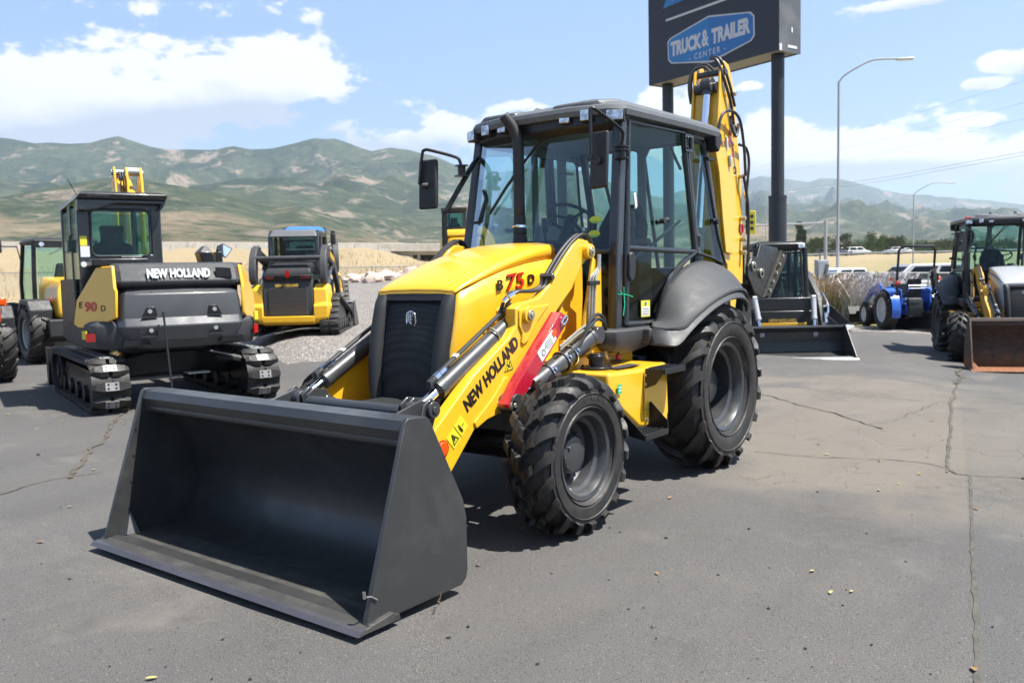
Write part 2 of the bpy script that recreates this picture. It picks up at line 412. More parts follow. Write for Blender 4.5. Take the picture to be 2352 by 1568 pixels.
B2 = [(-180, 42), (-60, 36), (-34, 30), (-20, 32), (-13, 43), (-8, 48), (0, 46), (8, 38), (15, 34), (19, 30.5), (21, 28.6), (23, 28.0), (26, 28.4), (32, 30), (60, 44), (180, 42)]
angs = [-180+6*i for i in range(22)]+[-47+.5*i for i in range(189)]+[48+6*i for i in range(22)]
angs += [180]
rows = [0.4]+[.4+(1)*(i/46)**1.5 for i in range(1, 47)]      # 0..1 inside the lot
def rowr(i, a):
    b1, b2 = lerp_tab(B1, a), lerp_tab(B2, a)
    b1 += .22*noise.noise(Vector((a*.9, 3, 0)))+.1*noise.noise(Vector((a*4, 3, 0))); b2 += .5*noise.noise(Vector((a*.6, 9, 0)))
    if i <= 44: return .4+(b1-.4)*(i/44)**1.35
    if i <= 74: return b1+(b2-b1)*((i-44)/30)
    return b2+(900-b2)*((i-74)/60)**2.1
NR = 135
gv = []
for a in angs:
    for i in range(NR):
        r = rowr(i, a); x, y = fp(a, r); z = height(x, y)
        if i > 46: z += (.03 if i < 74 else .10+.002*min(r, 150))*noise.noise(Vector((x*.5, y*.5, 0)))
        if 46 < i < 74: z += .015*noise.noise(Vector((x*5, y*5, 2)))
        gv.append((x, y, z))
def zone(i0, i1):
    m = MB(); idx = {}; fs = []
    for k in range(len(angs)-1):
        for i in range(i0, i1):
            q = []
            for (kk, ii) in ((k, i), (k, i+1), (k+1, i+1), (k+1, i)):
                key = kk*NR+ii
                if key not in idx: idx[key] = len(m.v); m.v.append(gv[key])
                q.append(idx[key])
            fs.append(tuple(q))
    m.f = fs; return m
def G0(X, y):
    r = FWD+RGT*((X-1176)/FPX)+UPV*((784-y)/FPX); t = -CAM.z/r.z; return (CAM.x+r.x*t, CAM.y+r.y*t)
_a, _b = G0(2250, 1600), G0(2205, 900)
SEAM = [(_a[1]-_b[1]), -(_a[0]-_b[0]), 0]; SEAM[2] = -(SEAM[0]*_a[0]+SEAM[1]*_a[1]); _t = G0(2340, 1300)
if SEAM[0]*_t[0]+SEAM[1]*_t[1]+SEAM[2] < 0: SEAM = [-v for v in SEAM]
# asphalt
x = MX('asphalt')
big = x.noise(.35, 5, .6); mid = x.noise(2.2, 6, .65, dist=.6); fine = x.noise(210, 2, .6); st = x.voro(95, out='Color'); stf = x.voro(95)
base = x.mix(x.ramp(big, [(.38, 0), (.62, 1)]), (.082, .079, .076), (.110, .104, .098))
base = x.mix(x.ramp(mid, [(.40, 0), (.68, .75)]), base, (.088, .086, .086))
stone = x.ramp(st, [(.70, (0, 0, 0)), (.95, (1, 1, 1))])
grain = x.ramp(fine, [(.33, (.25, .24, .23)), (.5, (1, 1, 1)), (.69, (1.95, 1.85, 1.75))])
col = x.mix(1.0, base, grain, 'MULTIPLY')
vcol = x.n.new('ShaderNodeSeparateColor'); x.l.new(st, vcol.inputs[0])
pick = x.math('MULTIPLY', x.math('GREATER_THAN', vcol.outputs[0], .93), x.math('LESS_THAN', stf, .42))
col = x.mix(x.math('MULTIPLY', pick, .7), col, x.ramp(vcol.outputs[1], [(.2, (.17, .135, .115)), (.8, (.23, .22, .21))]))
pick2 = x.math('MULTIPLY', x.math('LESS_THAN', vcol.outputs[2], .10), x.math('LESS_THAN', stf, .4))
col = x.mix(x.math('MULTIPLY', pick2, .8), col, (.035, .034, .034))
# alligator cracking in a worn area and long thin cracks elsewhere
cr = x.n.new('ShaderNodeTexVoronoi'); cr.feature = 'DISTANCE_TO_EDGE'; cr.inputs['Scale'].default_value = 3.1
mp = x.n.new('ShaderNodeMapping'); x.l.new(x.tc.outputs['Object'], mp.inputs[0])
wob = x.n.new('ShaderNodeTexNoise'); wob.inputs['Scale'].default_value = 7; wob.inputs['Detail'].default_value = 5; x.l.new(x.tc.outputs['Object'], wob.inputs['Vector'])
vm = x.n.new('ShaderNodeMix'); vm.data_type = 'VECTOR'; vm.inputs[0].default_value = .12
x.l.new(mp.outputs[0], vm.inputs[4]); x.l.new(wob.outputs['Color'], vm.inputs[5]); x.l.new(vm.outputs[1], cr.inputs['Vector'])
line = x.math('MULTIPLY', x.ramp(cr.outputs[0], [(.0, 1), (.022, 0)]), x.ramp(x.noise(2.3, 5), [(.45, 0), (.6, 1)]))
sx = x.n.new('ShaderNodeSeparateXYZ'); x.l.new(x.tc.outputs['Object'], sx.inputs[0])
def blob(cx, cy, rad):
    dx = x.math('SUBTRACT', sx.outputs[0], cx); dy = x.math('SUBTRACT', sx.outputs[1], cy)
    d = x.math('SQRT', x.math('ADD', x.math('MULTIPLY', dx, dx), x.math('MULTIPLY', dy, dy)))
    return x.math('SUBTRACT', 1.0, x.math('DIVIDE', d, rad), True)
worn = x.math('ADD', blob(-3.4, 2.2, 2.6), x.math('MULTIPLY', blob(-6.5, 1.2, 4.2), .8), True)
worn = x.math('MULTIPLY', worn, x.ramp(x.noise(1.1, 4), [(.35, .3), (.6, 1.4)]), True)
wf = x.ramp(worn, [(.12, 0), (.45, 1)])
col = x.mix(x.math('MULTIPLY', wf, .5), col, (.21, .175, .132))
col = x.mix(x.math('MULTIPLY', x.math('MULTIPLY', line, wf), .5), col, (.05, .04, .03))
# the newer slab right of the long seam is darker and bluer
sl_ = x.math('ADD', x.math('MULTIPLY', sx.outputs[0], SEAM[0]), x.math('ADD', x.math('MULTIPLY', sx.outputs[1], SEAM[1]), SEAM[2]))
col = x.mix(x.math('MULTIPLY', x.math('GREATER_THAN', sl_, 0.0), .55), col, x.mix(1.0, col, (.78, .84, .90), 'MULTIPLY'))
tr = x.ramp(x.noise(1.0, 5, .6, sc=(.25, 1.6, 1)), [(.50, 0), (.62, .5)]); col = x.mix(tr, col, x.mix(1.0, col, (.82, .82, .83), 'MULTIPLY'))
pale = x.ramp(x.noise(.8, 6, .7, dist=1.2), [(.55, 0), (.72, .55)]); col = x.mix(pale, col, (.17, .155, .135))
# oil spots
oil = x.math('ADD', blob(2.47, -.05, .16), blob(-2.6, 3.0, .8), True)
for _q, _r in ((G0(1010, 1440), .10), (G0(640, 1478), .12), (G0(1880, 1180), .45), (G0(1560, 1490), .18), (G0(2060, 1240), .30), (G0(150, 1290), .14), (G0(1980, 905), .8), (G0(2290, 900), 1.0), (G0(430, 1420), .10)): oil = x.math('ADD', oil, blob(_q[0], _q[1], _r), True)
oil = x.math('MULTIPLY', oil, x.ramp(x.noise(9, 5), [(.4, .2), (.6, 1)]))
col = x.mix(x.math('MULTIPLY', oil, .5), col, (.045, .042, .04))
x.set('Base Color', col); x.set('Roughness', .86)
hh = x.math('ADD', x.math('MULTIPLY', fine, .5), x.math('MULTIPLY', stf, -.6)); hh = x.math('SUBTRACT', hh, x.math('MULTIPLY', x.math('MULTIPLY', line, wf), 1.5))
x.bump(hh, .5, .006)
tag(zone(0, 44).build('asphalt_lot', 'asphalt', smooth=60), kind='structure')
# gravel
x = MX('gravel')
g1 = x.voro(26, out='Color'); gd = x.voro(26); g2 = x.noise(1.3, 5, .6)
sc_ = x.n.new('ShaderNodeSeparateColor'); x.l.new(g1, sc_.inputs[0])
c = x.ramp(sc_.outputs[0], [(0, (.15, .14, .135)), (.45, (.30, .28, .265)), (.8, (.43, .40, .37)), (1, (.60, .57, .53))])
c = x.mix(x.ramp(gd, [(.35, 0), (.65, .8)]), c, (.05, .045, .04)); c = x.mix(x.ramp(g2, [(.4, 0), (.7, .5)]), c, (.30, .25, .20))
x.set('Base Color', c); x.set('Roughness', .85); x.bump(x.math('MULTIPLY', gd, -1), .9, .03)
tag(zone(44, 74).build('gravel_bed', 'gravel', smooth=60), kind='structure')
# dry grass slopes
x = MX('dry_grass')
a = x.noise(.25, 6, .65); b = x.noise(3.5, 7, .7, sc=(1, 1, .4)); c2 = x.noise(.04, 4)
c = x.ramp(b, [(.3, (.16, .12, .06)), (.5, (.31, .24, .13)), (.7, (.46, .37, .22))])
c = x.mix(x.ramp(a, [(.45, 0), (.65, .65)]), c, (.34, .26, .15)); 
sg = x.n.new('ShaderNodeSeparateXYZ'); x.l.new(x.tc.outputs['Object'], sg.inputs[0])
# the far field on the right is greener
fx = x.ramp(x.math('ADD', x.math('MULTIPLY', sg.outputs[1], .012), .75), [(.3, 0), (.62, .8)])
c = x.mix(fx, c, x.ramp(b, [(.3, (.16, .155, .05)), (.6, (.25, .225, .085)), (.75, (.31, .275, .13))]))
x.set('Base Color', c); x.set('Roughness', .95); x.bump(b, .8, .08)
tag(zone(74, NR-1).build('dry_field', 'dry_grass', smooth=60), kind='structure')

# ------------------------------------------------------------------ mountains
YH = lambda X: 632-.02175*(X-1176)
RID = [(-1200, 400), (-600, 350), (-250, 330), (0, 318), (60, 325), (110, 333), (160, 334), (230, 331), (300, 316), (360, 337), (420, 347), (480, 347), (520, 345), (560, 341), (600, 348), (650, 341), (700, 334), (740, 321), (772, 323), (785, 322), (830, 338), (870, 349), (910, 343), (955, 350), (1000, 358), (1050, 380), (1150, 400), (1250, 385), (1350, 398), (1450, 440), (1530, 455), (1600, 425), (1700, 412), (1750, 404), (1805, 413), (1850, 419), (1885, 408), (1925, 410), (1980, 425), (2060, 443), (2150, 452), (2250, 461), (2352, 470), (2600, 480), (3400, 520)]
FOOT = [(-1200, 480), (-300, 450), (0, 436), (120, 432), (220, 412), (300, 398), (360, 404), (420, 417), (500, 438), (580, 462), (640, 478), (700, 470), (760, 490), (830, 520), (920, 552), (1000, 575), (1200, 590), (1500, 585), (1760, 575), (1850, 520), (1900, 515), (1960, 535), (2050, 545), (2200, 540), (2400, 545), (3400, 560)]
FOOT2 = [(-1200, 430), (0, 400), (60, 408), (140, 396), (200, 420), (300, 430), (420, 415), (560, 400), (640, 392), (700, 400), (800, 440), (900, 470), (960, 455), (1050, 440), (1150, 470), (1300, 460), (1500, 500), (1700, 520), (1760, 470), (1850, 455), (1950, 450), (2050, 480), (2200, 500), (2400, 490), (3400, 540)]
def zpx(X, y, d): return CAM.z+(YH(X)-y)/FPX*d
mv = []; NX, ND = 620, 170
for i in range(NX):
    X = -1200+4500*i/(NX-1)
    rd = 3000 if X < 1250 else 3000+min(1, (X-1250)/400)*3800
    zr = zpx(X, lerp_tab(RID, X), rd); gf = 1 if X < 1250 else 1+min(1, (X-1250)/400)*1.1; df, d2 = 1150*gf, 1900*gf
    zf = zpx(X, lerp_tab(FOOT, X), df); z2 = zpx(X, lerp_tab(FOOT2, X), d2)
    hx = (FWD.x*1, FWD.y*1)
    for k in range(ND):
        t = k/(ND-1); d = 230+(rd*1.25-230)*t**1.25
        p = CAM + (FWD + RGT*((X-1176)/FPX))*d
        # foothill bump centred on 1150 m, ranges behind
        def hump(c, h, front, back):
            u = (d-c)/(front if d < c else back)
            return h*max(0, 1-abs(u))**.85 if u < 0 else h*max(0, 1-u*u*.8)
        lat = (X-1176)/FPX*d
        rn = 0; amp = 1; tot = 0; rn2 = 0
        wv = 140*noise.noise(Vector((p.x*.0012, p.y*.0012, 4)))
        q = Vector(((lat+wv)*.0019, d*.00060, .5)); q2 = Vector((p.x*.0026, p.y*.0026, 2))
        for o in range(5):
            rn += amp*(1-abs(noise.noise(q*2.1**o+Vector((3.3*o, 1.7, .5))))*2.4); rn2 += amp*(1-abs(noise.noise(q2*2**o+Vector((1.3*o, 5.7, .5))))*2.2); tot += amp; amp *= .46
        rn = .74*rn/tot+.26*rn2/tot
        zb = 3+(d-230)*.020 if d < 900 else 16.4+(d-900)*.006
        a = max(0, hump(df, zf-zb, 700*gf, 700*gf)); b = max(0, hump(d2, z2-zb, 1000*gf, 900*gf)); c = max(0, hump(rd, zr-zb, rd-900, rd*.3))
        edge = min(1, abs(d-rd)/700)
        c *= 1-.62*edge*(1-rn)*1.5; b *= 1-.55*(1-rn)*min(1, abs(d-d2)/500+.3); a *= 1-.50*(1-rn)*min(1, abs(d-df)/300+.25)
        z = max(a, b, c)+zb
        z += min(1, (d-230)/900)*7*noise.noise(Vector((p.x*.012, p.y*.012, 1)))
        mv.append((p.x, p.y, z))
m = MB(); m.v = mv; m.f = [(i*ND+k, (i+1)*ND+k, (i+1)*ND+k+1, i*ND+k+1) for i in range(NX-1) for k in range(ND-1)]
x = MX('hillside')
geo = x.n.new('ShaderNodeNewGeometry'); sz = x.n.new('ShaderNodeSeparateXYZ'); x.l.new(x.tc.outputs['Object'], sz.inputs[0])
nA = x.noise(.006, 8, .68); nB = x.noise(.035, 8, .7); nC = x.noise(.0022, 5, .6)
alt = x.math('MULTIPLY', sz.outputs[2], .0048)
gr = x.ramp(nB, [(.35, (.022, .042, .024)), (.5, (.048, .070, .038)), (.68, (.098, .110, .062))])
tn = x.ramp(nB, [(.3, (.13, .11, .065)), (.55, (.25, .20, .13)), (.8, (.34, .28, .20))])
fa = x.math('ADD', x.math('ADD', alt, x.math('MULTIPLY', x.math('SUBTRACT', nA, .5), 2.6)), x.math('MULTIPLY', x.math('SUBTRACT', nC, .5), 1.2))
dots = x.ramp(x.voro(.055), [(.18, 1), (.42, 0)]); fa = x.math('ADD', fa, x.math('MULTIPLY', dots, .22))
c = x.mix(x.ramp(fa, [(.06, .05), (.32, .95)]), tn, gr)
fo = x.ramp(x.noise(.0032, 7, .62, dist=.8), [(.46, 0), (.56, .85)]); fo = x.math('MULTIPLY', fo, x.ramp(alt, [(.35, 0), (.75, 1)])); c = x.mix(fo, c, x.ramp(nB, [(.35, (.014, .030, .020)), (.7, (.034, .056, .032))]))
rk = x.ramp(x.math('ADD', nA, x.math('MULTIPLY', nB, .4)), [(.76, 0), (.84, .7)]); c = x.mix(rk, c, (.36, .28, .22))
x.set('Base Color', c); x.set('Roughness', 1.0); x.bump(nB, 1.0, 12); x.set('Specular IOR Level', .1)
tag(m.build('mountains', 'hillside', smooth=80), kind='structure')
x = MX('edge_steel'); x.set('Base Color', x.ramp(x.noise(6, 6, .7, sc=(1, .3, 1)), [(.3, (.075, .072, .085)), (.7, (.13, .125, .14))])); x.set('Roughness', .4); x.set('Metallic', .4)
x = MX('bark'); x.set('Base Color', (.13, .09, .05)); x.set('Roughness', .95)
# ------------------------------------------------------------------ wheels
def arc_pts(c, r, a0, a1, n):
    return [(c[0]+r*math.cos(R(a0+(a1-a0)*i/n)), c[1]+r*math.sin(R(a0+(a1-a0)*i/n))) for i in range(n+1)]
def tyre_mesh(r, w, rim, n, lug_h, lug_w, skew, side=1, blocks=False):
    """carcass with chevron lugs; axis along y, outer side +y"""
    rc = r-lug_h; hw = w/2; m = MB()
    half = [(rim, hw*.62), (rim+.012, hw*.80), (rim+(rc-rim)*.25, hw*.97), (rim+(rc-rim)*.5, hw*1.0), (rim+(rc-rim)*.74, hw*.97), (rc-.055*r/.5, hw*.90), (rc-.02, hw*.78), (rc-.004, hw*.5), (rc, 0)]
    prof = half + [(q[0], -q[1]) for q in reversed(half[:-1])]
    inner = [(rim-.012, -hw*.55), (rim-.012, hw*.55)]
    m.lathe(prof+inner, (0, 0, 0), 72, close=True)
    # raised rings on the sidewall
    for rr in (rim+(rc-rim)*.16, rim+(rc-rim)*.60):
        for sgn in (1, -1):
            y0 = hw*(.945 if rr < rim+(rc-rim)*.3 else 1.0)*sgn
            m.lathe([(rr-.006, y0-.003*sgn), (rr, y0+.005*sgn), (rr+.006, y0-.003*sgn)], (0, 0, 0), 72)
    def surf(t):
        # t 0 centre .. 1 lower sidewall ; returns y, radius, normal (ny, nr)
        P = [(0, rc), (hw*.5, rc-.004), (hw*.78, rc-.02), (hw*.92, rc-.055*r/.5), (hw*.985, rim+(rc-rim)*.72)]
        s = t*(len(P)-1); i = min(int(s), len(P)-2); k = s-i
        y = P[i][0]+(P[i+1][0]-P[i][0])*k; q = P[i][1]+(P[i+1][1]-P[i][1])*k
        a = min(1, max(0, (t-.45)/.45)); ny, nr = math.sin(a*1.45), math.cos(a*1.45)
        return y, q, ny, nr
    for i in range(n):
        for sg in (1, -1):
            th0 = 2*math.pi*(i+(0 if sg > 0 else .5))/n
            secs = []; T = [.34, .42, .55, .68, .8, .92, 1.0] if blocks else [.02, .2, .4, .55, .68, .8, .92, 1.0]
            for t in T:
                ta = abs(t); y, q, ny, nr = surf(ta); y = y if t >= 0 else -y
                h = lug_h*(1 if t < .7 else 1-(t-.7)/.3*.75); wd = lug_w*(.85+.35*max(0, t))*(1 if t < .85 else .9)
                th = th0+skew*(min(t, .72)-.14)/r*w
                ring = []
                for (dw, dh) in ((-.62, -.012), (-.42, h), (.42, h), (.62, -.012)):
                    rr = q+nr*dh; yy = y+ny*dh; a = th+dw*wd/r
                    ring.append((rr*math.cos(a), sg*yy, rr*math.sin(a)))
                secs.append(ring)
            m.loft(secs)
            if blocks:      # grooves: an extra short block between lugs at the centre
                for (ya, yb, sh) in ((.010, w*.105, -.12), (w*.125, w*.205, .02)):
                    secs = []
                    for yy in (ya, yb):
                        a = th0+skew*(yy/w*1.35-.14+sh*.3)/r*w
                        secs.append([((rc+dh)*math.cos(a+dw*lug_w/r), sg*yy, (rc+dh)*math.sin(a+dw*lug_w/r)) for dw, dh in ((-.60, -.01), (-.46, lug_h*.98), (.46, lug_h*.98), (.60, -.01))])
                    m.loft(secs)
    return m
_wheel_cache = {}
def wheel(parent, loc, r, w, rim, n, lug_h, lug_w, skew, out, kind, col='steel_grey', hubcol=None, blocks=False, rot=0, letters=None, steer=0):
    """wheel part with tyre, rim and hub; out=+1 when the outer side looks to +y"""
    e = D.objects.new('wheel', None); COL.objects.link(e); e.parent = parent; e.location = loc
    e.rotation_euler = (0, R(rot), (0 if out > 0 else math.pi)+steer)
    key = (r, w, n, kind, col)
    if key in _wheel_cache:
        for o in _wheel_cache[key]:
            c = o.copy(); COL.objects.link(c); c.parent = e
        return e
    L = []
    L.append(tyre_mesh(r, w, rim, n, lug_h, lug_w, skew, blocks=blocks).build('tyre', 'rubber', e, smooth=32))
    hw = w/2; q = MB()
    rb = rim-.012
    if kind == 'deep':        # rear: deep barrel, disc far inside
        prof = [(rim+.012, hw*.72), (rim+.004, hw*.80), (rb-.012, hw*.76), (rb-.03, hw*.62), (rb-.035, hw*.45), (rb-.06, hw*.38), (rb-.065, -hw*.30), (rb-.10, -hw*.42), (rim*.62, -hw*.40), (rim*.52, -hw*.20), (.05, -hw*.20)]
        hubp = [(.16, -hw*.20), (.155, hw*.12), (.13, hw*.20), (.03, hw*.22), (.0, hw*.22)]
    elif kind == 'flat':
        prof = [(rim+.01, hw*.74), (rim, hw*.80), (rb-.012, hw*.74), (rb-.03, hw*.5), (rb-.04, hw*.35), (rim*.6, hw*.30), (.03, hw*.34)]
        hubp = [(.08, hw*.3), (.07, hw*.5), (.0, hw*.52)]
    else:                     # front: disc set back, hub standing out
        prof = [(rim+.012, hw*.72), (rim+.004, hw*.80), (rb-.010, hw*.77), (rb-.024, hw*.60), (rb-.028, hw*.44), (rb-.05, hw*.34), (rb-.058, -hw*.05), (rb-.085, -hw*.22), (rim*.60, -hw*.28), (rim*.45, -hw*.12), (.04, -hw*.12)]
        hubp = [(.125, -hw*.12), (.12, hw*.15), (.105, hw*.28), (.085, hw*.31), (.03, hw*.33), (.0, hw*.33)]
    q.lathe(prof, (0, 0, 0), 64)
    q.lathe([(rim+.012, -hw*.72), (rim, -hw*.8), (rb-.02, -hw*.7), (rb-.03, -hw*.3), (.05, -hw*.3)], (0, 0, 0), 40)
    ro = q.build('rim', col, e, smooth=30); L.append(ro)
    q = MB(); q.lathe(hubp, (0, 0, 0), 40)
    nb = 8 if kind == 'dish' else 10
    br = rim*.50; yb = hubp[0][1]+.012
    for k in range(nb):
        a = 2*math.pi*k/nb; q.cyl((br*math.cos(a), yb-.012, br*math.sin(a)), (br*math.cos(a), yb+.022, br*math.sin(a)), .016, n=6)
    if kind == 'dish':
        for k in range(10):
            a = 2*math.pi*k/10; q.cyl((.10*math.cos(a), hw*.2, .10*math.sin(a)), (.10*math.cos(a), hw*.30, .10*math.sin(a)), .008, n=6)
        q.cyl((.06, hw*.3, .05), (.06, hw*.37, .05), .012, n=8)
    L.append(q.build('hub', hubcol or col, e, smooth=40, bevel=.003))
    if kind != 'flat':        # hand hole in the disc with its lip, valve
        q = MB(); a = R(-38); rr = rim*.80 if kind == 'dish' else rim*.76
        y0 = -hw*.20 if kind == 'dish' else -hw*.38
        c = Vector((rr*math.cos(a), 0, rr*math.sin(a)))
        q.lathe([(.040, y0+.05), (.052, y0+.055), (.056, y0+.0), (.045, y0-.02)], (c.x, 0, c.z), 24)
        q.cyl((c.x, y0+.025, c.z), (c.x, y0+.03, c.z), .041, n=24)
        L.append(q.build('hand_hole', 'black_plastic', e, smooth=40))
    if letters:
        for (body, ang, rad, size) in letters:
            # characters set around the sidewall
            for i, ch in enumerate(body):
                if ch == ' ': continue
                a = R(ang)-i*size*.72/rad
                p = (rad*math.cos(a), hw*.985, rad*math.sin(a))
                tx = (-math.sin(a)*-1, 0, math.cos(a)*-1)
                t = text('lettering', ch, size, basis(p, tx, (math.cos(a), 0, math.sin(a))), 'sidewall_mark', e, ext=.004)
                L.append(t)
        tt = [o for o in L if o.name.startswith('lettering')]
        # one raised text per tyre: join the characters
        me = D.meshes.new('lettering'); bm = bmesh.new()
        for o in tt: bm.from_mesh(o.data)
        bm.to_mesh(me); bm.free(); me.materials.append(M('sidewall_mark'))
        for o in tt: L.remove(o); D.objects.remove(o)
        o = D.objects.new('lettering', me); COL.objects.link(o); o.parent = e; L.append(o)
    _wheel_cache[key] = L
    return e

# ------------------------------------------------------------------ the backhoe loader
def mirror(pts): return [(a, -b, c) for a, b, c in pts]
def hyd(parent, name, p0, p1, split, rb, rr, barrel='steel_grey', eye=.05):
    """hydraulic cylinder: barrel from p0 to the split, chrome rod on to p1"""
    p0, p1 = Vector(p0), Vector(p1); d = (p1-p0); s = p0+d*split; u = d.normalized()
    e = D.objects.new(name, None); COL.objects.link(e); e.parent = parent
    m = MB(); m.cyl(p0+u*.05, s, rb, n=28); m.cyl(s-u*.05, s+u*.004, rb*1.10, n=28); m.cyl(p0+u*.035, p0+u*.07, rb*1.06, n=28)
    m.cyl(p0-Vector((0, eye, 0)), p0+Vector((0, eye, 0)), rb*.95, n=20)
    m.build('barrel', barrel, e, bevel=.003)
    m = MB(); m.cyl(s-u*.01, p1-u*.03, rr, n=20); m.build('rod', 'chrome', e)
    m = MB(); m.cyl(p1-Vector((0, eye, 0)), p1+Vector((0, eye, 0)), rr*1.9, n=20); m.cyl(p1-u*.09, p1-u*.02, rr*1.3, n=16)
    m.build('rod_eye', barrel, e, bevel=.003)
    return e
def backhoe(root, st):
    Y, G = st['arm'], st['hood']
    main = st['main']
    # ---- bucket
    bk = D.objects.new('bucket', None); COL.objects.link(bk); bk.parent = root; bk.location.z = .018
    BM = st['bucket']
    inner = [(1.85, .022), (1.72, .042), (1.55, .045), (1.38, .052), (1.27, .095), (1.20, .17), (1.165, .28), (1.17, .40), (1.21, .52), (1.28, .62), (1.36, .70), (1.42, .755), (1.462, .775), (1.50, .79), (1.525, .845), (1.515, .872), (1.40, .878)]
    outer = []
    for i, p in enumerate(inner):
        a = Vector(inner[max(i-1, 0)]); b = Vector(inner[min(i+1, len(inner)-1)]); t = (b-a).normalized(); nrm = Vector((-t.y, t.x))
        outer.append((p[0]-(-nrm.x)*-.014*-1, p[1]-nrm.y*.014) if False else (p[0]-nrm.x*.014, p[1]-nrm.y*.014))
    m = MB(); pr = inner+outer[::-1]
    n = len(inner)
    v = [(q[0], y, q[1]) for y in (-1.10, 1.10) for q in inner+outer]
    f = []
    for i in range(n-1):
        f.append((i, i+1, 2*n+i+1, 2*n+i)); f.append((n+i, 3*n+i, 3*n+i+1, n+i+1))
    f += [(0, 2*n, 3*n, n), (n-1, 2*n-1, 4*n-1, 3*n-1)]
    m.add(v, f); sh = m.build('shell', BM, bk, smooth=28)
    # folded top rail: the box behind the lip
    m = MB(); m.prism([(1.40, .876), (1.515, .870), (1.525, .84), (1.50, .788), (1.45, .765), (1.385, .79)], -1.10, 1.10); m.build('top_rail', BM, bk, bevel=.004)
    m = MB(); m.tube([(1.487, -1.095, .782), (1.487, 1.095, .782)], .030, n=14); m.build('torsion_lip', BM, bk)
    side = [(1.535, .885), (1.515, .900), (1.40, .892), (1.375, .875), (1.155, .45), (1.135, .36), (1.135, .10), (1.15, .055), (1.185, .035), (1.62, .030), (1.815, .030)]
    for s in (1, -1):
        m = MB(); m.prism(side, s*1.096, s*1.122); m.build('side_plate', BM, bk, bevel=.004)
    # cutting edge: bevelled blade with two height steps
    m = MB(); m.prism([(1.880, .018), (1.860, .036), (1.67, .062), (1.66, .048), (1.67, .018)], -1.14, 1.15); m.build('cutting_edge', 'bucket_dusty' if main else BM, bk, bevel=.003)
    m = MB(); m.prism([(1.882, .0185), (1.861, .0375), (1.833, .0408), (1.857, .0185)], -1.141, 1.151); m.build('worn_edge', 'edge_steel' if main else BM, bk)
    m = MB(); m.prism([(1.669, .060), (1.53, .062), (1.49, .052), (1.669, .046)], -1.09, 1.09); m.build('floor_plate', 'bucket_dusty' if main else BM, bk, bevel=.002)
    for s in (1, -1):
        m = MB(); m.add([(1.74, s*1.09, .055), (1.655, s*1.09, .175), (1.60, s*1.09, .06), (1.72, s*1.02, .06), (1.655, s*.985, .062)], [(0, 1, 3), (1, 4, 3), (1, 2, 4), (0, 3, 4, 2), (0, 2, 1)])
        m.build('gusset', BM, bk, smooth=0)
        m = MB(); m.prism([(1.62, .014), (1.83, .018), (1.81, .05), (1.63, .045)], s*1.118, s*1.145); m.build('wear_corner', BM, bk, bevel=.004)
        for k in range(4):
            m = MB(); m.cyl((1.655-.05*k*.45, s*1.094, .20+.155*k), (1.655-.05*k*.45, s*1.090, .20+.155*k), .007, n=8); m.build('bolt', BM, bk)
    if main:
        for yy in (-.72, .97):
            m = MB(); m.box((1.465, yy, .8865), (.03, .11, .003), Matrix.Rotation(R(3), 4, 'Y')); m.build('paper_strip', 'label_white', bk)
        m = MB()
        for k in range(5):
            p = Vector((1.36+.015*k, 1.05+.012*k, .03)); m.tube([p+Vector((0, .09, -.004)), p+Vector((.004*k, .10, .02)), p+Vector((.01, .105, .03-.004*k))], .0035, n=4)
        m.build('leaf_debris', 'bark', bk)
        m = MB(); m.tube([(1.805, 1.124, .165), (1.78, 1.126, .16), (1.745, 1.126, .135)], .006, n=5); m.tube([(1.81, 1.115, .19), (1.812, 1.12, .16)], .008, n=5); m.build('weld_bead', 'weld', bk)
    # hinge brackets and cross tube behind the bucket
    for s in (1, -1):
        for yy in (.455, .605):
            m = MB(); m.prism([(1.38, .78), (1.16, .45), (1.15, .14), (1.02, .17), (.98, .30), (1.05, .55), (1.15, .74), (1.28, .80)], s*yy-.010, s*yy+.010)
            m.build('hinge_bracket', BM, bk, bevel=.003)
    # ---- loader arms
    armp = [(-.86, 1.66), (-.85, 1.735), (-.80, 1.775), (-.70, 1.785), (-.62, 1.745), (-.54, 1.68), (-.36, 1.50), (-.22, 1.40), (-.04, 1.375), (.03, 1.345), (.03, 1.24), (.10, 1.17), (.43, .98), (.79, .70), (.80, .60), (.98, .30), (1.00, .22), (.96, .17), (.90, .19), (.66, .44), (.42, .68), (.34, .715), (.14, .725), (.10, .76), (.17, .80), (-.10, 1.02), (-.44, 1.33), (-.60, 1.45), (-.72, 1.60), (-.79, 1.645)]
    for s in (1, -1):
        a = D.objects.new('loader_arm', None); COL.objects.link(a); a.parent = root
        m = MB(); m.prism(armp, s*.515, s*.600); m.build('arm_plate', Y, a, bevel=.009, seg=3)
        # welded doubler plates with soft edges
        m = MB(); m.prism([(-.32, 1.36), (-.10, 1.345), (.005, 1.335), (.012, 1.24), (-.02, 1.19), (-.01, 1.13), (-.03, 1.115), (-.08, 1.14), (-.19, 1.26)], s*.600, s*.613); m.build('doubler', Y, a, bevel=.008, seg=3)
        m = MB(); m.prism([(.44, .66), (.46, .70), (.30, .81), (.20, .90), (.17, .935), (.13, .93), (.10, .84), (.07, .775), (.10, .74), (.34, .70)], s*.600, s*.612); m.build('doubler', Y, a, bevel=.008, seg=3)
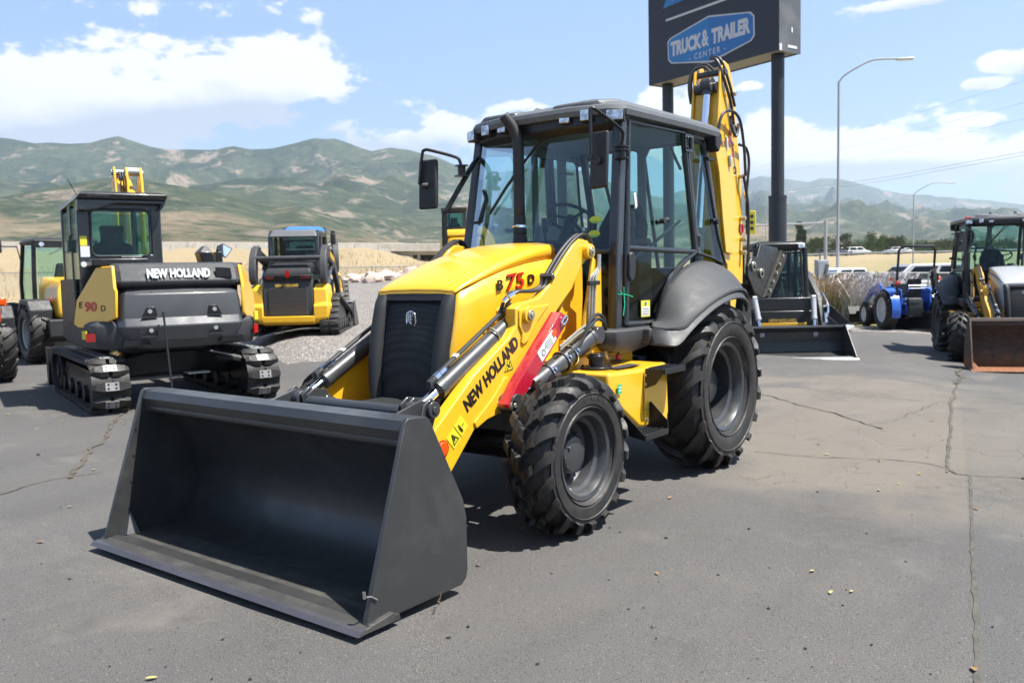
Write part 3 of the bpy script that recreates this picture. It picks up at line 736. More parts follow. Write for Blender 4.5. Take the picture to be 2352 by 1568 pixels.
        for (px_, pz, rr, mm) in ((-.78, 1.70, .030, 'zinc'), (-.07, 1.30, .032, 'zinc'), (.955, .235, .04, 'steel_grey')):
            m = MB(); m.cyl((px_, s*.600, pz), (px_, s*.640, pz), rr*1.7, n=24); m.build('pin_boss', Y if mm == 'zinc' else mm, a, bevel=.004)
            m = MB(); m.cyl((px_, s*.640, pz), (px_, s*.652, pz), rr, n=20); m.cyl((px_, s*.652, pz), (px_, s*.660, pz), rr*.5, n=6); m.build('pin', mm, a, bevel=.003)
        m = MB(); m.prism([(-.17, 1.36), (-.04, 1.37), (.02, 1.33), (.02, 1.26), (-.07, 1.22), (-.13, 1.27)], s*.43, s*.452); m.build('cylinder_ear', Y, a, bevel=.006)
        m = MB(); m.lathe([(.0, .016), (.036, .014), (.042, .008), (.042, 0)], (.73, s*.601, .590), 28, flip=s); m.build('reflector', 'orange_lens', a)
        m = MB(); m.lathe([(.0, .006), (.049, .006), (.049, 0)], (.73, s*.601, .590), 28, flip=s); m.build('reflector_base', 'red_lens', a)
        # hazard stickers
        u = Vector((-.555, 0, .455)).normalized()*1; mt = basis((.632, s*.6012, .66), (-u.x if False else -.66, 0, .56), (.56*-1 if False else -.56, 0, -.66) if False else (.0, 0, 1))
        c0 = Vector((.60, s*.602, .665)); ex = Vector((-.74, 0, .67)).normalized(); ey = Vector((.67, 0, .74)).normalized()*-1
        def quad(cc, w_, h_, mat_, nm, off=0.0):
            m = MB(); cc = Vector(cc)+Vector((0, s*off, 0)); P = [cc+ex*(w_*i)+ey*(h_*j) for i, j in ((-.5, -.5), (.5, -.5), (.5, .5), (-.5, .5))]
            m.add(P+[p+Vector((0, s*.0012, 0)) for p in P], [(0, 1, 2, 3), (4, 5, 6, 7), (0, 1, 5, 4), (1, 2, 6, 5), (2, 3, 7, 6), (3, 0, 4, 7)]); return m.build(nm, mat_, a, smooth=0)
        if main:
            quad(c0-ex*.045, .082, .095, 'label_yellow', 'hazard_sticker'); quad(c0+ex*.045, .082, .095, 'label_yellow', 'hazard_sticker')
            m = MB()
            cc = c0-ex*.045+Vector((0, s*.0035, 0))
            tri = [cc-ex*.026+ey*.03, cc+ex*.026+ey*.03, cc-ey*.03]
            tri = [Vector(t) for t in tri]
            for i in range(3): m.tube([tri[i], tri[(i+1) % 3]], .002, n=4)
            m.tube([cc-ey*.012-ex*.004, cc+ey*.005+ex*.002, cc+ey*.018-ex*.008], .0022, n=4); m.tube([cc+ey*.0+ex*.012, cc-ex*.010+ey*.006], .002, n=4)
            cc = c0+ex*.045+Vector((0, s*.0035, 0))
            m.tube([cc-ey*.025-ex*.015, cc-ey*.018-ex*.015], .0045, n=5); m.tube([cc-ey*.012-ex*.015, cc+ey*.01-ex*.015], .005, n=5)
            for o_ in (-.019, -.011): m.tube([cc+ey*.01+ex*o_, cc+ey*.03+ex*o_], .0022, n=4)
            m.tube([cc+ey*.002+ex*.002, cc+ey*.002+ex*.024], .0018, n=4)
            m.build('hazard_marks', 'black_letter', a, smooth=0)
            c1 = Vector((.118, s*.601, .995)); m = MB(); T3 = [c1+Vector((.045, 0, -.035)), c1+Vector((-.050, 0, -.020)), c1+Vector((-.010, 0, .065))]
            m.add(T3+[p+Vector((0, s*.0012, 0)) for p in T3], [(0, 1, 2), (3, 4, 5), (0, 1, 4, 3), (1, 2, 5, 4), (2, 0, 3, 5)]); m.build('hazard_sticker', 'label_yellow', a, smooth=0)
            m = MB(); T4 = [c1+(p-c1)*.85+Vector((0, s*.002, 0)) for p in T3]
            for i in range(3): m.tube([T4[i], T4[(i+1) % 3]], .002, n=4)
            m.tube([c1+Vector((.015, s*.003, -.02)), c1+Vector((-.005, s*.003, .005)), c1+Vector((-.012, s*.003, .028))], .0035, n=4); m.tube([c1+Vector((-.022, s*.003, -.004)), c1+Vector((.01, s*.003, .012))], .003, n=4)
            m.build('hazard_marks', 'black_letter', a, smooth=0)
            if s > 0:
                text('lettering', 'NEW HOLLAND', .108, basis((.512, .6015, .765), (-.82, 0, .57), (.0, 0, 1)), 'black_letter', a, shear=.12, bold=.0035, sx=.78)
                text('serial_lettering', 'MADE TO CNH SPEC', .02, basis((.46, .6015, .93), (-.82, 0, .57), (0, 0, 1)), 'white_letter', a) if False else None
    # front cross member between the arms
    m = MB(); m.box((.50, 0, .60), (.16, 1.03, .12), Matrix.Rotation(R(-38), 4, 'Y')); m.build('arm_crossbeam', Y, root, bevel=.02)
    # ---- tilt linkage
    lk = D.objects.new('tilt_linkage', None); COL.objects.link(lk); lk.parent = root
    m = MB(); m.cyl((.835, -.40, .795), (.835, .40, .795), .040, n=24); m.build('cross_tube', 'steel_grey', lk)
    for s in (1, -1):
        for yy in (.405, .455, .535, .585):
            m = MB()
            if yy < .5: m.prism([(.70, .50), (.62, .52), (.60, .60), (.70, .86), (.80, .88), (.86, .84), (.84, .74)], s*yy-.008, s*yy+.008)
            else: m.prism([(.78, .86), (.84, .87), (1.28, .76), (1.32, .70), (1.26, .67), (.84, .76), (.76, .80)] if yy < .56 else [(.74, .84), (.80, .885), (.86, .85), (.99, .50), (.93, .47), (.80, .70)], s*yy-.008, s*yy+.008)
            m.build('link_plate', 'steel_grey', lk, bevel=.004)
        m = MB(); m.cyl((.80, s*.40, .82), (.80, s*.612, .82), .028, n=18); m.cyl((.80, s*.600, .82), (.80, s*.618, .82), .046, n=22); m.cyl((.80, s*.618, .82), (.80, s*.626, .82), .022, n=6)
        m.build('pin', 'steel_grey', lk, bevel=.003)
        # rubber-look bump stop on the arm
        m = MB(); m.cyl((.60, s*.44, .73), (.72, s*.44, .80), .052, n=20); m.build('bump_stop', 'steel_grey', lk, bevel=.012)
    for s in (1, -1):
        c = hyd(root, 'tilt_cylinder', (-.10, s*.49, 1.285), (.83, s*.495, .805), .80, .052, .029, eye=.03)
        # steel pipe and hose along the barrel, with clamp and fitting
        o = Vector((.018, 0, .075)); a0 = Vector((-.08, s*.49, 1.30)); a1 = Vector((.645, s*.493, .908))
        m = MB(); m.tube([a0+(a1-a0)*t+Vector((.035, s*.0, .062)) for t in (-.02, .35, .7, .93)], .014, n=10); m.build('pipe', 'hose', c)
        m = MB(); e0 = a0+(a1-a0)*.86+Vector((.032, 0, .056)); m.cyl(e0, e0+Vector((.045, 0, -.024)), .020, n=6); m.cyl(e0+Vector((.05, 0, -.027)), e0+Vector((.085, 0, -.046)), .023, n=6); m.build('fitting', 'chrome', c)
        m = MB(); m.tube([e0+Vector((.085, 0, -.046)), e0+Vector((.125, 0, -.070)), e0+Vector((.12, 0, -.10))], .024, n=10); m.build('fitting_elbow', 'black_plastic', c)
        for t in (.30, .72):
            q = a0+(a1-a0)*t; u = (a1-a0).normalized(); w_ = u.cross(Vector((0, 1, 0))).normalized()
            m = MB(); ring = [q+(Vector((0, 1, 0))*math.cos(k*math.pi/12)+w_*math.sin(k*math.pi/12))*.058+(w_*.0) for k in range(25)]
            if t < .5: m.tube(ring, .006, n=6, cap=False); m.tube([q+w_*-.058+Vector((.03, 0, .012)), q+w_*-.062+Vector((.034, 0, .075))], .012, n=6); m.build('clamp', 'zinc', c)
            else: m.box(q+Vector((.035, 0, .07)), (.03, .035, .012), Matrix.Rotation(R(28), 4, 'Y')); m.build('clip', 'label_white', c)
    # ---- lift cylinders and the red safety strut
    for s in (1, -1):
        c = hyd(root, 'lift_cylinder', (-.70, s*.70, 1.135), (.18, s*.665, .78), .78, .062, .032, eye=.055)
        for dz, dx in ((.045, .0), (.065, .03)):
            m = MB(); m.tube([(-.62+dx, s*(.74), 1.16+dz), (-.45, s*.735, 1.11+dz), (-.25, s*.73, 1.03+dz*.9)], .009, n=8, smooth=4); m.build('pipe', 'zinc', c)
        for t in (.32, .42, .60):
            q = Vector((-.70, s*.70, 1.135)).lerp(Vector((.18, s*.665, .78)), t); u = Vector((.88, 0, -.355)).normalized(); w_ = u.cross(Vector((0, 1, 0)))
            m = MB(); m.tube([q+(Vector((0, 1, 0))*math.cos(k*math.pi/12)+w_*math.sin(k*math.pi/12))*.068 for k in range(25)], .006, n=6, cap=False); m.cyl(q+Vector((0, s*.06, .03)), q+Vector((0, s*.075, .04)), .014, n=6); m.build('clamp', 'chrome', c)
    m = MB(); s = 1
    m.prism([(.262, .785), (.252, .763), (.21, .742), (.168, .752), (-.368, 1.232), (-.352, 1.285), (-.303, 1.308), (.165, .893), (.185, .868)], .700, .707)
    m.prism([(.262, .785), (.252, .763), (.246, .768), (.254, .786), (.180, .863), (.160, .886), (-.296, 1.300), (-.303, 1.308), (.165, .893), (.185, .868)], .63, .700)
    ss = m.build('safety_strut', 'red_paint', root, bevel=.004)
    m = MB(); m.cyl((.215, .60, .775), (.215, .720, .775), .032, n=24); m.cyl((.215, .720, .775), (.215, .729, .775), .018, n=6); m.build('pin', 'zinc', ss, bevel=.004)
    ex = Vector((-.77, 0, .64)).normalized(); ey = Vector((.64, 0, .77)).normalized()
    def plate(c_, w_, h_, y, mat_, nm, par, a=ex, b=ey):
        m = MB(); c_ = Vector(c_); P = [c_+a*(w_*i)+b*(h_*j) for i, j in ((-.5, -.5), (.5, -.5), (.5, .5), (-.5, .5))]
        for p in P: p.y = y
        m.add(P+[p+Vector((0, .0014, 0)) for p in P], [(0, 1, 2, 3), (4, 5, 6, 7), (0, 1, 5, 4), (1, 2, 6, 5), (2, 3, 7, 6), (3, 0, 4, 7)]); return m.build(nm, mat_, par, smooth=0)
    if main:
        lb = plate((-.145, 0, 1.105), .21, .080, .7072, 'label_white', 'warning_label', ss)
        plate((-.225, 0, 1.18), .05, .04, .7088, 'orange_lens', 'warning_patch', ss)
        m = MB()
        for k in range(5):
            q = Vector((-.19+.004*k, .7098, 1.135)) + ex*-.012*k*1.0 + ey*(.0); m.tube([q-ey*.03, q+ey*.028], .0009, n=4)
        q = Vector((-.105, .7098, 1.065)); m.tube([q+ex*math.cos(t)*.018+ey*math.sin(t)*.018 for t in [k*.6 for k in range(11)]], .0022, n=4); m.tube([q+ex*.03, q+ex*.045+ey*.02, q+ey*.03-ex*.02], .002, n=4)
        m.build('label_print', 'black_letter', ss, smooth=0)
    m = MB(); c_ = Vector((-.325, .72, 1.255)); m.tube([c_+ex*math.cos(k*.5236)*.036+ey*math.sin(k*.5236)*.018 for k in range(13)], .007, n=6, cap=False); m.build('pin_ring', 'chrome', ss)
    # ---- hood
    HD = D.objects.new('hood', None); COL.objects.link(HD); HD.parent = root
    secs = []
    for (X, zc, h_, zt, yc) in ((.292, 1.440, .004, 1.462, .333), (.282, 1.452, .010, 1.478, .340), (.22, 1.478, .016, 1.515, .346), (.05, 1.530, .028, 1.590, .354), (-.15, 1.583, .046, 1.662, .360), (-.40, 1.630, .066, 1.728, .364), (-.60, 1.653, .084, 1.762, .366), (-.735, 1.660, .090, 1.775, .366)):
        c = zc+h_
        ring = [(X, yc, zc), (X, yc-.004, zc+h_*.75), (X, yc-.018, c+.006), (X, yc-.06, c+(zt-c)*.38), (X, yc*.6, c+(zt-c)*.80), (X, yc*.3, zt-.003), (X, 0, zt)]
        ring = ring+[(a_, -b_, c_) for a_, b_, c_ in ring[-2::-1]]
        secs.append(ring)
    m = MB(); m.loft(secs, closed=False)
    # folded front lip
    lip = [(p[0]-.012, p[1], p[2]-.035) for p in secs[0]]
    m.loft([secs[0], lip], closed=False); m.build('hood_top', G, HD, smooth=50, solid=.008)
    for s in (1, -1):
        st_ = []
        for (X0, X1, zc, yc) in ((.285, .40, 1.445, .340), (.262, .36, 1.462, .352), (.20, .27, 1.482, .358), (.05, .08, 1.532, .362), (-.15, -.15, 1.586, .368), (-.40, -.40, 1.632, .370), (-.60, -.60, 1.655, .371), (-.725, -.725, 1.660, .371)):
            ring = []
            for k in range(7):
                t = k/6; z = (zc-.006)*(1-t)+.80*t; X = X0+(X1-X0)*t
                y = yc+.012*math.sin(math.pi*min(1, t*1.15)) - (.045*t if X0 > .22 else .012*t)
                ring.append((X, s*y, z))
            st_.append(ring)
        m = MB(); m.loft(st_, closed=False); m.build('side_panel', G, HD, smooth=50, solid=.012)
        # recessed handle
        m = MB(); m.box((-.59, s*.386, 1.535), (.115, .012, .045)); m.build('handle_recess', 'black_plastic', HD, bevel=.008)
        if main and s > 0:
            for body, X, Z, sz, mt_, sh_, wx in (('B', -.055, 1.452, .092, 'black_letter', .12, 1.25), ('7', -.142, 1.447, .148, 'red_letter', .22, 1.40), ('5', -.252, 1.458, .143, 'red_letter', .15, 1.38), ('D', -.385, 1.486, .088, 'black_letter', .12, 1.2)):
                for k, (dx, dz, off, mm) in enumerate(((0, 0, .0, mt_), (-.0035, -.0035, -.0025, 'black_letter'))):
                    if mm == 'black_letter' and mt_ == 'black_letter' and k: continue
                    text('lettering', body, sz, basis((X-dx, .3865+off, Z+dz), (-1, 0, .13), (0, 0, 1)), mm, HD, ext=.003, shear=sh_, bold=.002, sx=wx)
    # grille: perforated centre, two curved bezel columns, badge
    def gx(z): return .262+(1.45-z)*.175+.035*math.sin(math.pi*(z-.72)/.75)
    m = MB(); S = []
    for k in range(15):
        z = .735+(1.405-.735)*k/14; hw_ = .272-.03*(1.405-z)
        S.append([(gx(z)+.010*(1-(j/5.0-1)**2), hw_*(j/5.0-1), z) for j in range(11)])
    m.loft(S, closed=False); m.build('grille_panel', 'grille_mesh', HD, smooth=60, solid=.006)
    for s in (1, -1):
        S = []
        for k in range(17):
            z = .70+(1.44-.70)*k/16; yo = .342-.030*((1.44-z)/.74)**1.5-(.02 if k == 0 else .0); yi = .238-.03*(1.44-z)
            b = .070 if 0 < k < 16 else .045; g_ = gx(z)
            S.append([(g_-.05, s*yo, z), (g_+b*.15, s*yo, z), (g_+b*.62, s*(yo-.012), z), (g_+b*.90, s*(yo-.038), z), (g_+b*.92, s*(yo-.066), z), (g_+b*.55, s*(yi+.008), z), (g_+b*.1, s*yi, z), (g_-.03, s*yi, z)])
        m = MB(); m.loft(S); bz = m.build('grille_bezel', 'black_plastic', HD, smooth=50)
        for z in (1.32, .80):
            m = MB(); m.cyl((gx(z)+.028, s*.283, z), (gx(z)+.050, s*.283, z), .014, n=14); m.build('screw', 'black_letter', bz)
    m = MB(); S = [[(gx(z)-.02, -.27, z), (gx(z)+.03, -.26, z), (gx(z)+.03, .26, z), (gx(z)-.02, .27, z)] for z in (1.40, 1.425, 1.445)]
    m.loft(S); m.build('grille_header', 'black_plastic', HD, bevel=.006)
    m = MB(); S = [[(gx(z)-.04, -.25, z), (gx(z)+.035, -.24, z), (gx(z)+.035, .24, z), (gx(z)-.04, .25, z)] for z in (.69, .72, .75)]
    m.loft(S); m.build('grille_sill', 'black_plastic', HD, bevel=.01)
    bx = gx(1.285)+.018
    em = MB(); em.tube([(bx+.002*math.cos(t), .044*math.cos(t)*(1-.06*math.cos(4*t)), 1.285+.052*math.sin(t)) for t in [k*math.pi/16 for k in range(33)]], .0048, n=6, cap=False)
    em.tube([(bx, 0, 1.238), (bx+.002, 0, 1.333)], .0042, n=6)
    for k, z in enumerate((1.255, 1.275, 1.295)):
        for s in (1, -1): em.tube([(bx+.001, 0, z), (bx+.001, s*.016, z+.016), (bx, s*(.031 if k < 2 else .018), z+.036 if k < 2 else z+.030)], .0036, n=5)
    em.build('badge', 'chrome', HD)
    m = MB(); m.box((-.02, 0, 1.0), (.50, .60, .7)); m.box((-.5, 0, 1.15), (.5, .66, .95)); m.build('engine_bay', 'black_plastic', HD)
    # ---- exhaust stack
    ex_ = D.objects.new('exhaust_stack', None); COL.objects.link(ex_); ex_.parent = root
    SX, SY = -.985, -.125
    m = MB(); m.tube([(SX, SY, 1.95), (SX, SY, 2.50), (SX+.005, SY-.008, 2.585), (SX+.03, SY-.035, 2.66), (SX+.075, SY-.075, 2.735)], .040, n=22, smooth=4, cap=False)
    m.build('pipe', 'black_plastic', ex_, solid=.004, smooth=60)
    m = MB(); m.cyl((SX+.072, SY-.072, 2.728), (SX+.060, SY-.060, 2.708), .037, n=20); m.build('bore', 'black_letter', ex_)
    m = MB(); m.lathe([(.040, 2.00), (.045, 1.99), (.046, 1.90), (.052, 1.885), (.052, 1.86), (.048, 1.855), (.056, 1.80), (.066, 1.76), (.068, 1.70)], (SX, SY, 0), 28, axis='z'); m.build('stack_base', 'black_plastic', ex_)
    m = MB(); m.lathe([(.048, 1.905), (.053, 1.905), (.053, 1.922), (.048, 1.922)], (SX, SY, 0), 28, axis='z'); m.cyl((SX+.05, SY-.03, 1.912), (SX+.062, SY+.03, 1.918), .009, n=8); m.build('clamp', 'chrome', ex_)
    # ---- cab
    CB = D.objects.new('cab', None); COL.objects.link(CB); CB.parent = root
    FG = st['cab']
    def post(pts, w_, d_, name='pillar', mat_=None):
        """square tube through points: w_ along x, d_ along y"""
        m = MB(); m.loft([[(p[0]-w_/2, p[1]-d_/2, p[2]), (p[0]+w_/2, p[1]-d_/2, p[2]), (p[0]+w_/2, p[1]+d_/2, p[2]), (p[0]-w_/2, p[1]+d_/2, p[2])] for p in pts])
        return m.build(name, mat_ or FG, CB, bevel=.012, seg=3)
    def pane(P, name='window_pane', mat_='cab_glass', par=None, th=.005):
        m = MB(); m.add(P, [tuple(range(len(P)))]); o = m.build(name, mat_, par or CB, smooth=0)
        return o
    for s in (1, -1):
        post([(-.985, s*.690, 1.12), (-1.035, s*.682, 1.71), (-1.185, s*.640, 2.66)], .085, .075)
        post([(-2.275, s*.700, 1.68), (-2.135, s*.655, 2.66)], .06, .05)
        post([(-2.90, s*.62, 1.55), (-2.60, s*.60, 2.64)], .055, .06)
        # door frame
        dr = D.objects.new('door', None); COL.objects.link(dr); dr.parent = CB
        fr = [(-1.09, .722, 1.185), (-1.13, .716, 1.73), (-1.245, .668, 2.62), (-2.10, .670, 2.645), (-2.215, .715, 1.705), (-1.97, .728, 1.625), (-1.74, .730, 1.50), (-1.61, .728, 1.33), (-1.555, .726, 1.175)]
        m = MB(); m.tube([(a, s*b, c) for a, b, c in fr+[fr[0]]], .022, n=8); m.tube([(-1.13, s*.718, 1.725), (-1.6, s*.722, 1.715), (-2.20, s*.715, 1.705)], .020, n=8); m.build('door_frame', FG, dr)
        m = MB(); m.tube([(a+(.03 if a > -1.6 else -.025), s*(b+.006), c) for a, b, c in fr[2:]+[fr[0]]], .012, n=6) ; m.build('door_seal', 'black_plastic', dr)
        pane([(a, s*(b-.004), c) for a, b, c in fr[1:5]], 'window_pane', 'cab_glass', dr)
        pane([(fr[1][0], s*.716, fr[1][2])]+[(a, s*(b-.004), c) for a, b, c in fr[4:]]+[(fr[0][0], s*.718, fr[0][2])], 'window_pane', 'cab_glass_dark', dr)
        m = MB(); m.prism([(-1.10, 1.68), (-1.135, 1.70), (-1.175, 1.67), (-1.185, 1.60), (-1.16, 1.50), (-1.11, 1.485), (-1.085, 1.53)], s*.730, s*.760); m.build('handle', 'black_plastic', dr, bevel=.01)
        m = MB(); m.prism([(-1.225, 2.11), (-1.255, 2.12), (-1.275, 2.02), (-1.245, 2.0)], s*.712, s*.722); m.build('latch_plate', 'label_white', dr, bevel=.003)
        m = MB(); m.tube([(-1.60, s*.70, 1.92), (-1.72, s*.73, 1.945)], .018, n=8); m.cyl((-1.62, s*.72, 1.93), (-1.62, s*.76, 1.93), .02, n=12); m.build('window_latch', 'black_plastic', dr)
        if s > 0 and main:
            m = MB(); m.span((-1.29, .732, 1.225), (-1.42, .734, 1.345)); m.build('sticker', 'label_yellow', dr)
            m = MB(); m.span((-1.30, .7345, 1.235), (-1.41, .7355, 1.30)); m.build('sticker_panel', 'label_white', dr)
            m = MB()
            for zz in (1.245, 1.262, 1.28): m.span((-1.31, .736, zz), (-1.40, .7365, zz+.004))
            m.build('sticker_print', 'black_letter', dr, smooth=0)
            m = MB(); m.lathe([(0, .0365+.70), (.014, .0365+.70), (.014, .70+.035)], (-1.355, 0, 1.322), 16); m.build('sticker_emblem', 'sign_blue', dr)
            m = MB(); m.span((-1.035, .722, 1.275), (-1.10, .724, 1.36)); m.build('sticker', 'label_green', CB) if False else None
            m = MB(); t0 = Vector((-1.03, .745, 1.40)); m.tube([t0+Vector((.02, -.02, .02)), t0, t0+Vector((-.09, .02, -.02))], .0045, n=5); m.tube([t0, t0+Vector((.01, .01, -.07)), t0+Vector((.03, .01, -.15))], .0045, n=5); m.tube([t0, t0+Vector((.02, .01, .05))], .0045, n=5)
            m.tube([(-1.03+.052*math.cos(a), .69+.052*math.sin(a), 1.40) for a in [k*math.pi/8 for k in range(17)]], .005, n=5, cap=False)
            m.build('cable_tie', 'green_tie', CB)
        # hinges
        for (hx, hz) in ((-2.135, 2.56), (-2.262, 1.79)):
            m = MB(); m.span((hx-.055, s*.695, hz-.07), (hx+.075, s*.712, hz+.07)); m.cyl((hx, s*.725, hz-.045), (hx, s*.725, hz+.045), .018, n=10)
            for q in (-.04, .04): m.cyl((hx+.05, s*.71, hz+q), (hx+.05, s*.722, hz+q), .01, n=6)
            m.build('hinge', FG, CB, bevel=.003)
        # rear quarter window
        qw = [(-2.245, .712, 1.70), (-2.155, .668, 2.62), (-2.53, .63, 2.60), (-2.62, .66, 2.20), (-2.72, .675, 1.85), (-2.86, .68, 1.60), (-2.55, .705, 1.655)]
        pane([(a, s*b, c) for a, b, c in qw]); m = MB(); m.tube([(a, s*b, c) for a, b, c in qw[1:]+[qw[0]]], .013, n=6); m.build('window_seal', 'black_plastic', CB)
        m = MB(); m.box((-2.50, s*.70, 2.47), (.11, .05, .02)); m.build('hinge_cap', 'black_plastic', CB)
        m = MB(); m.cyl((-2.56, s*.70, 1.97), (-2.64, s*.72, 1.965), .015, n=8); m.cyl((-2.60, s*.69, 1.96), (-2.60, s*.74, 1.96), .024, n=10); m.build('window_catch', 'black_plastic', CB)
        # front corner glass under the windscreen
        pane([(-.955, s*.655, 1.20), (-.945, s*.36, 1.20), (-.99, s*.36, 1.70), (-1.01, s*.652, 1.70)], 'window_pane', 'cab_glass_dark')
        m = MB(); m.tube([(-.955, s*.66, 1.19), (-.945, s*.36, 1.19)], .014, n=6); m.build('window_seal', 'black_plastic', CB)
        m = MB(); m.tube([(-1.01, s*.66, 1.71), (-.99, s*.36, 1.71)], .012, n=6); m.build('window_seal', 'black_plastic', CB)
        # cab floor sill
        m = MB(); m.loft([[(X, s*.66, 1.165), (X, s*yy, 1.155), (X, s*yy, 1.075), (X, s*(yy-.04), z0), (X, s*.66, z0)] for X, yy, z0 in ((-.78, .74, 1.06), (-.84, .80, 1.01), (-1.05, .815, .985), (-1.33, .82, 1.02))]); m.build('sill_cover', 'fender_grey', CB, bevel=.012, seg=3)
        m = MB(); m.loft([[(X, s*.66, 1.165), (X, s*yy, 1.155), (X, s*yy, 1.075), (X, s*(yy-.04), z0), (X, s*.66, z0)] for X, yy, z0 in ((-1.338, .82, 1.02), (-1.42, .83, 1.03))]); m.build('sill_cover', 'fender_grey', CB, bevel=.012, seg=3)
    # windscreen, rear screen
    pane([(-1.005, .645, 1.715), (-1.005, -.645, 1.715), (-1.155, -.60, 2.64), (-1.155, .60, 2.64)], 'windscreen')
    pane([(-2.90, .58, 1.60), (-2.90, -.58, 1.60), (-2.62, -.56, 2.62), (-2.62, .56, 2.62)], 'rear_screen')
    m = MB(); m.tube([(-1.0, -.66, 1.70), (-.985, 0, 1.715), (-1.0, .66, 1.70)], .018, n=8); m.tube([(-2.91, -.62, 1.56), (-2.91, .62, 1.56)], .03, n=8)
    m.tube([(-2.66, 0, 2.6), (-2.92, 0, 1.56)], .018, n=6)
    m.build('screen_frame', FG, CB)
    # light grey interior lining with window openings at the rear right
    m = MB(); m.box((-1.95, 0, 1.10), (1.9, 1.36, .06)); m.build('floor', 'black_plastic', CB)
    m = MB(); m.box((-2.88, 0, 1.35), (.05, 1.24, .45)); m.build('rear_wall', FG, CB)
    m = MB(); m.box((-1.88, 0, 2.655), (1.42, 1.24, .03)); m.build('headliner', 'interior_grey', CB)
    m = MB(); m.prism([(.58, 2.62), (.10, 2.62), (.06, 2.55), (.06, 1.7), (-.02, 1.7), (-.02, 2.6), (-.06, 2.62), (-.45, 2.62), (-.58, 2.62), (-.58, 2.66), (.58, 2.66)], -2.60, -2.58, axis='x'); m.build('rear_lining', 'interior_grey', CB)
    # roof
    m = MB()
    P = [(-.985, .33), (-1.06, .60), (-1.16, .705), (-2.10, .735), (-2.66, .72), (-2.76, .62), (-2.78, 0)]
    P = P + [(a, -b) for a, b in P[-2::-1]]
    cx = -1.85
    def rg(k, z, off=0): return [(cx+(a-cx)*k, b*k, z+off*(1 if abs(b) > .5 else 0)) for a, b in P]
    m.loft([rg(1.0, 2.665), rg(1.012, 2.70), rg(1.0, 2.73), rg(.93, 2.765), rg(.80, 2.775), rg(.3, 2.785)]); m.build('roof', 'roof_grey', CB, smooth=30)
    for s in (1, -1):
        m = MB(); m.loft([[(X, s*y0, z0), (X, s*(y0+.03), z1), (X, s*(y1-.05), z1), (X, s*y1, z0)] for X, y0, y1, z0, z1 in ((-1.01, .16, .36, 2.735, 2.765), (-1.07, .13, .56, 2.74, 2.782), (-1.20, .12, .64, 2.75, 2.793), (-2.1, .12, .66, 2.755, 2.793), (-2.60, .14, .62, 2.75, 2.784), (-2.70, .2, .5, 2.73, 2.76))]); m.build('roof_pad', 'roof_grey', CB, bevel=.018, seg=3)
    for s in (1, -1):
        m = MB() if False else MB(); m.tube([(-1.3, s*.22, 2.80), (-1.36, s*.22, 2.84), (-1.44, s*.22, 2.84), (-1.5, s*.22, 2.80)], .014, n=8); m.build('roof_loop', 'roof_grey', CB)
    # front visor box
    V = [(-1.03, .34), (-1.10, .585), (-1.19, .68), (-1.25, .68)]; V = V+[(a, -b) for a, b in V[::-1]]
    m = MB(); m.loft([[(a-.045, b*.98, 2.555 if abs(b) < .62 else 2.58) for a, b in V], [(a, b, 2.60) for a, b in V], [(a, b, 2.70) for a, b in V]]); m.build('visor', 'black_paint', CB, bevel=.008)
    def worklight(x_, y_, z_, w_, h_, yaw_, tilt=0):
        rt = Matrix.Rotation(R(yaw_), 4, 'Z')
        e = MB(); e.box((x_, y_, z_), (.07, w_, h_), rt); o = e.build('work_light', 'black_plastic', CB, bevel=.008)
        e = MB(); f_ = rt @ Vector((.037, 0, 0)); e.box((x_+f_.x, y_+f_.y, z_), (.012, w_*.86, h_*.82), rt); e.build('lens', 'lamp_lens', o, bevel=.004)
    for s in (1, -1):
        worklight(-1.105, s*.645, 2.652, .135, .085, s*24, 0)
        worklight(-1.045, s*.455, 2.668, .095, .092, s*6)
        worklight(-1.030, s*.285, 2.668, .095, .092, s*6)
        worklight(-2.70, s*.60, 2.64, .12, .09, 180)
        m = MB(); m.prism([(-2.60, 2.70), (-2.72, 2.70), (-2.72, 2.62), (-2.66, 2.54), (-2.60, 2.58)], s*.63, s*.72); m.build('rear_light_pod', 'black_plastic', CB, bevel=.01)
    if st.get('beacon'):
        m = MB(); m.box((-1.15, -.60, 2.72), (.08, .26, .07)); m.build('marker_light', 'orange_lens', CB, bevel=.01)
    # wiper
    wp = D.objects.new('wiper', None); COL.objects.link(wp); wp.parent = CB
    m = MB(); m.tube([(-1.13, .03, 2.62), (-1.10, -.10, 2.46), (-1.075, -.24, 2.30)], .009, n=6); m.tube([(-1.12, .09, 2.60), (-1.08, -.12, 2.42), (-1.06, -.32, 2.20)], .007, n=6); m.build('arm', 'black_plastic', wp)
    m = MB(); m.tube([(-1.085, -.13, 2.42), (-1.05, -.30, 2.22), (-1.03, -.45, 2.03)], .012, n=6); m.build('blade', 'black_letter', wp)
    # steering column, wheel, dash
    m = MB(); m.loft([[(-1.02, -.40, 1.55), (-1.02, .40, 1.55), (-1.08, .36, 1.74), (-1.08, -.36, 1.74)], [(-1.35, -.34, 1.40), (-1.35, .34, 1.40), (-1.32, .28, 1.72), (-1.32, -.28, 1.72)]]); m.build('dashboard', 'black_plastic', CB, bevel=.03, seg=3)
    m = MB(); m.loft([[(-1.05, -.36, 1.735), (-1.03, -.16, 1.79), (-1.03, .16, 1.79), (-1.05, .36, 1.735)], [(-1.35, -.30, 1.70), (-1.35, -.12, 1.76), (-1.35, .12, 1.76), (-1.35, .30, 1.70)]], closed=False); m.build('dash_cowl', 'black_paint', CB, solid=.02)
    sw = D.objects.new('steering_wheel', None); COL.objects.link(sw); sw.parent = CB
    c_ = Vector((-1.50, 0.0, 1.98)); ax_ = Vector((-.55, 0, .83)); e1 = Vector((0, 1, 0)); e2 = ax_.cross(e1)
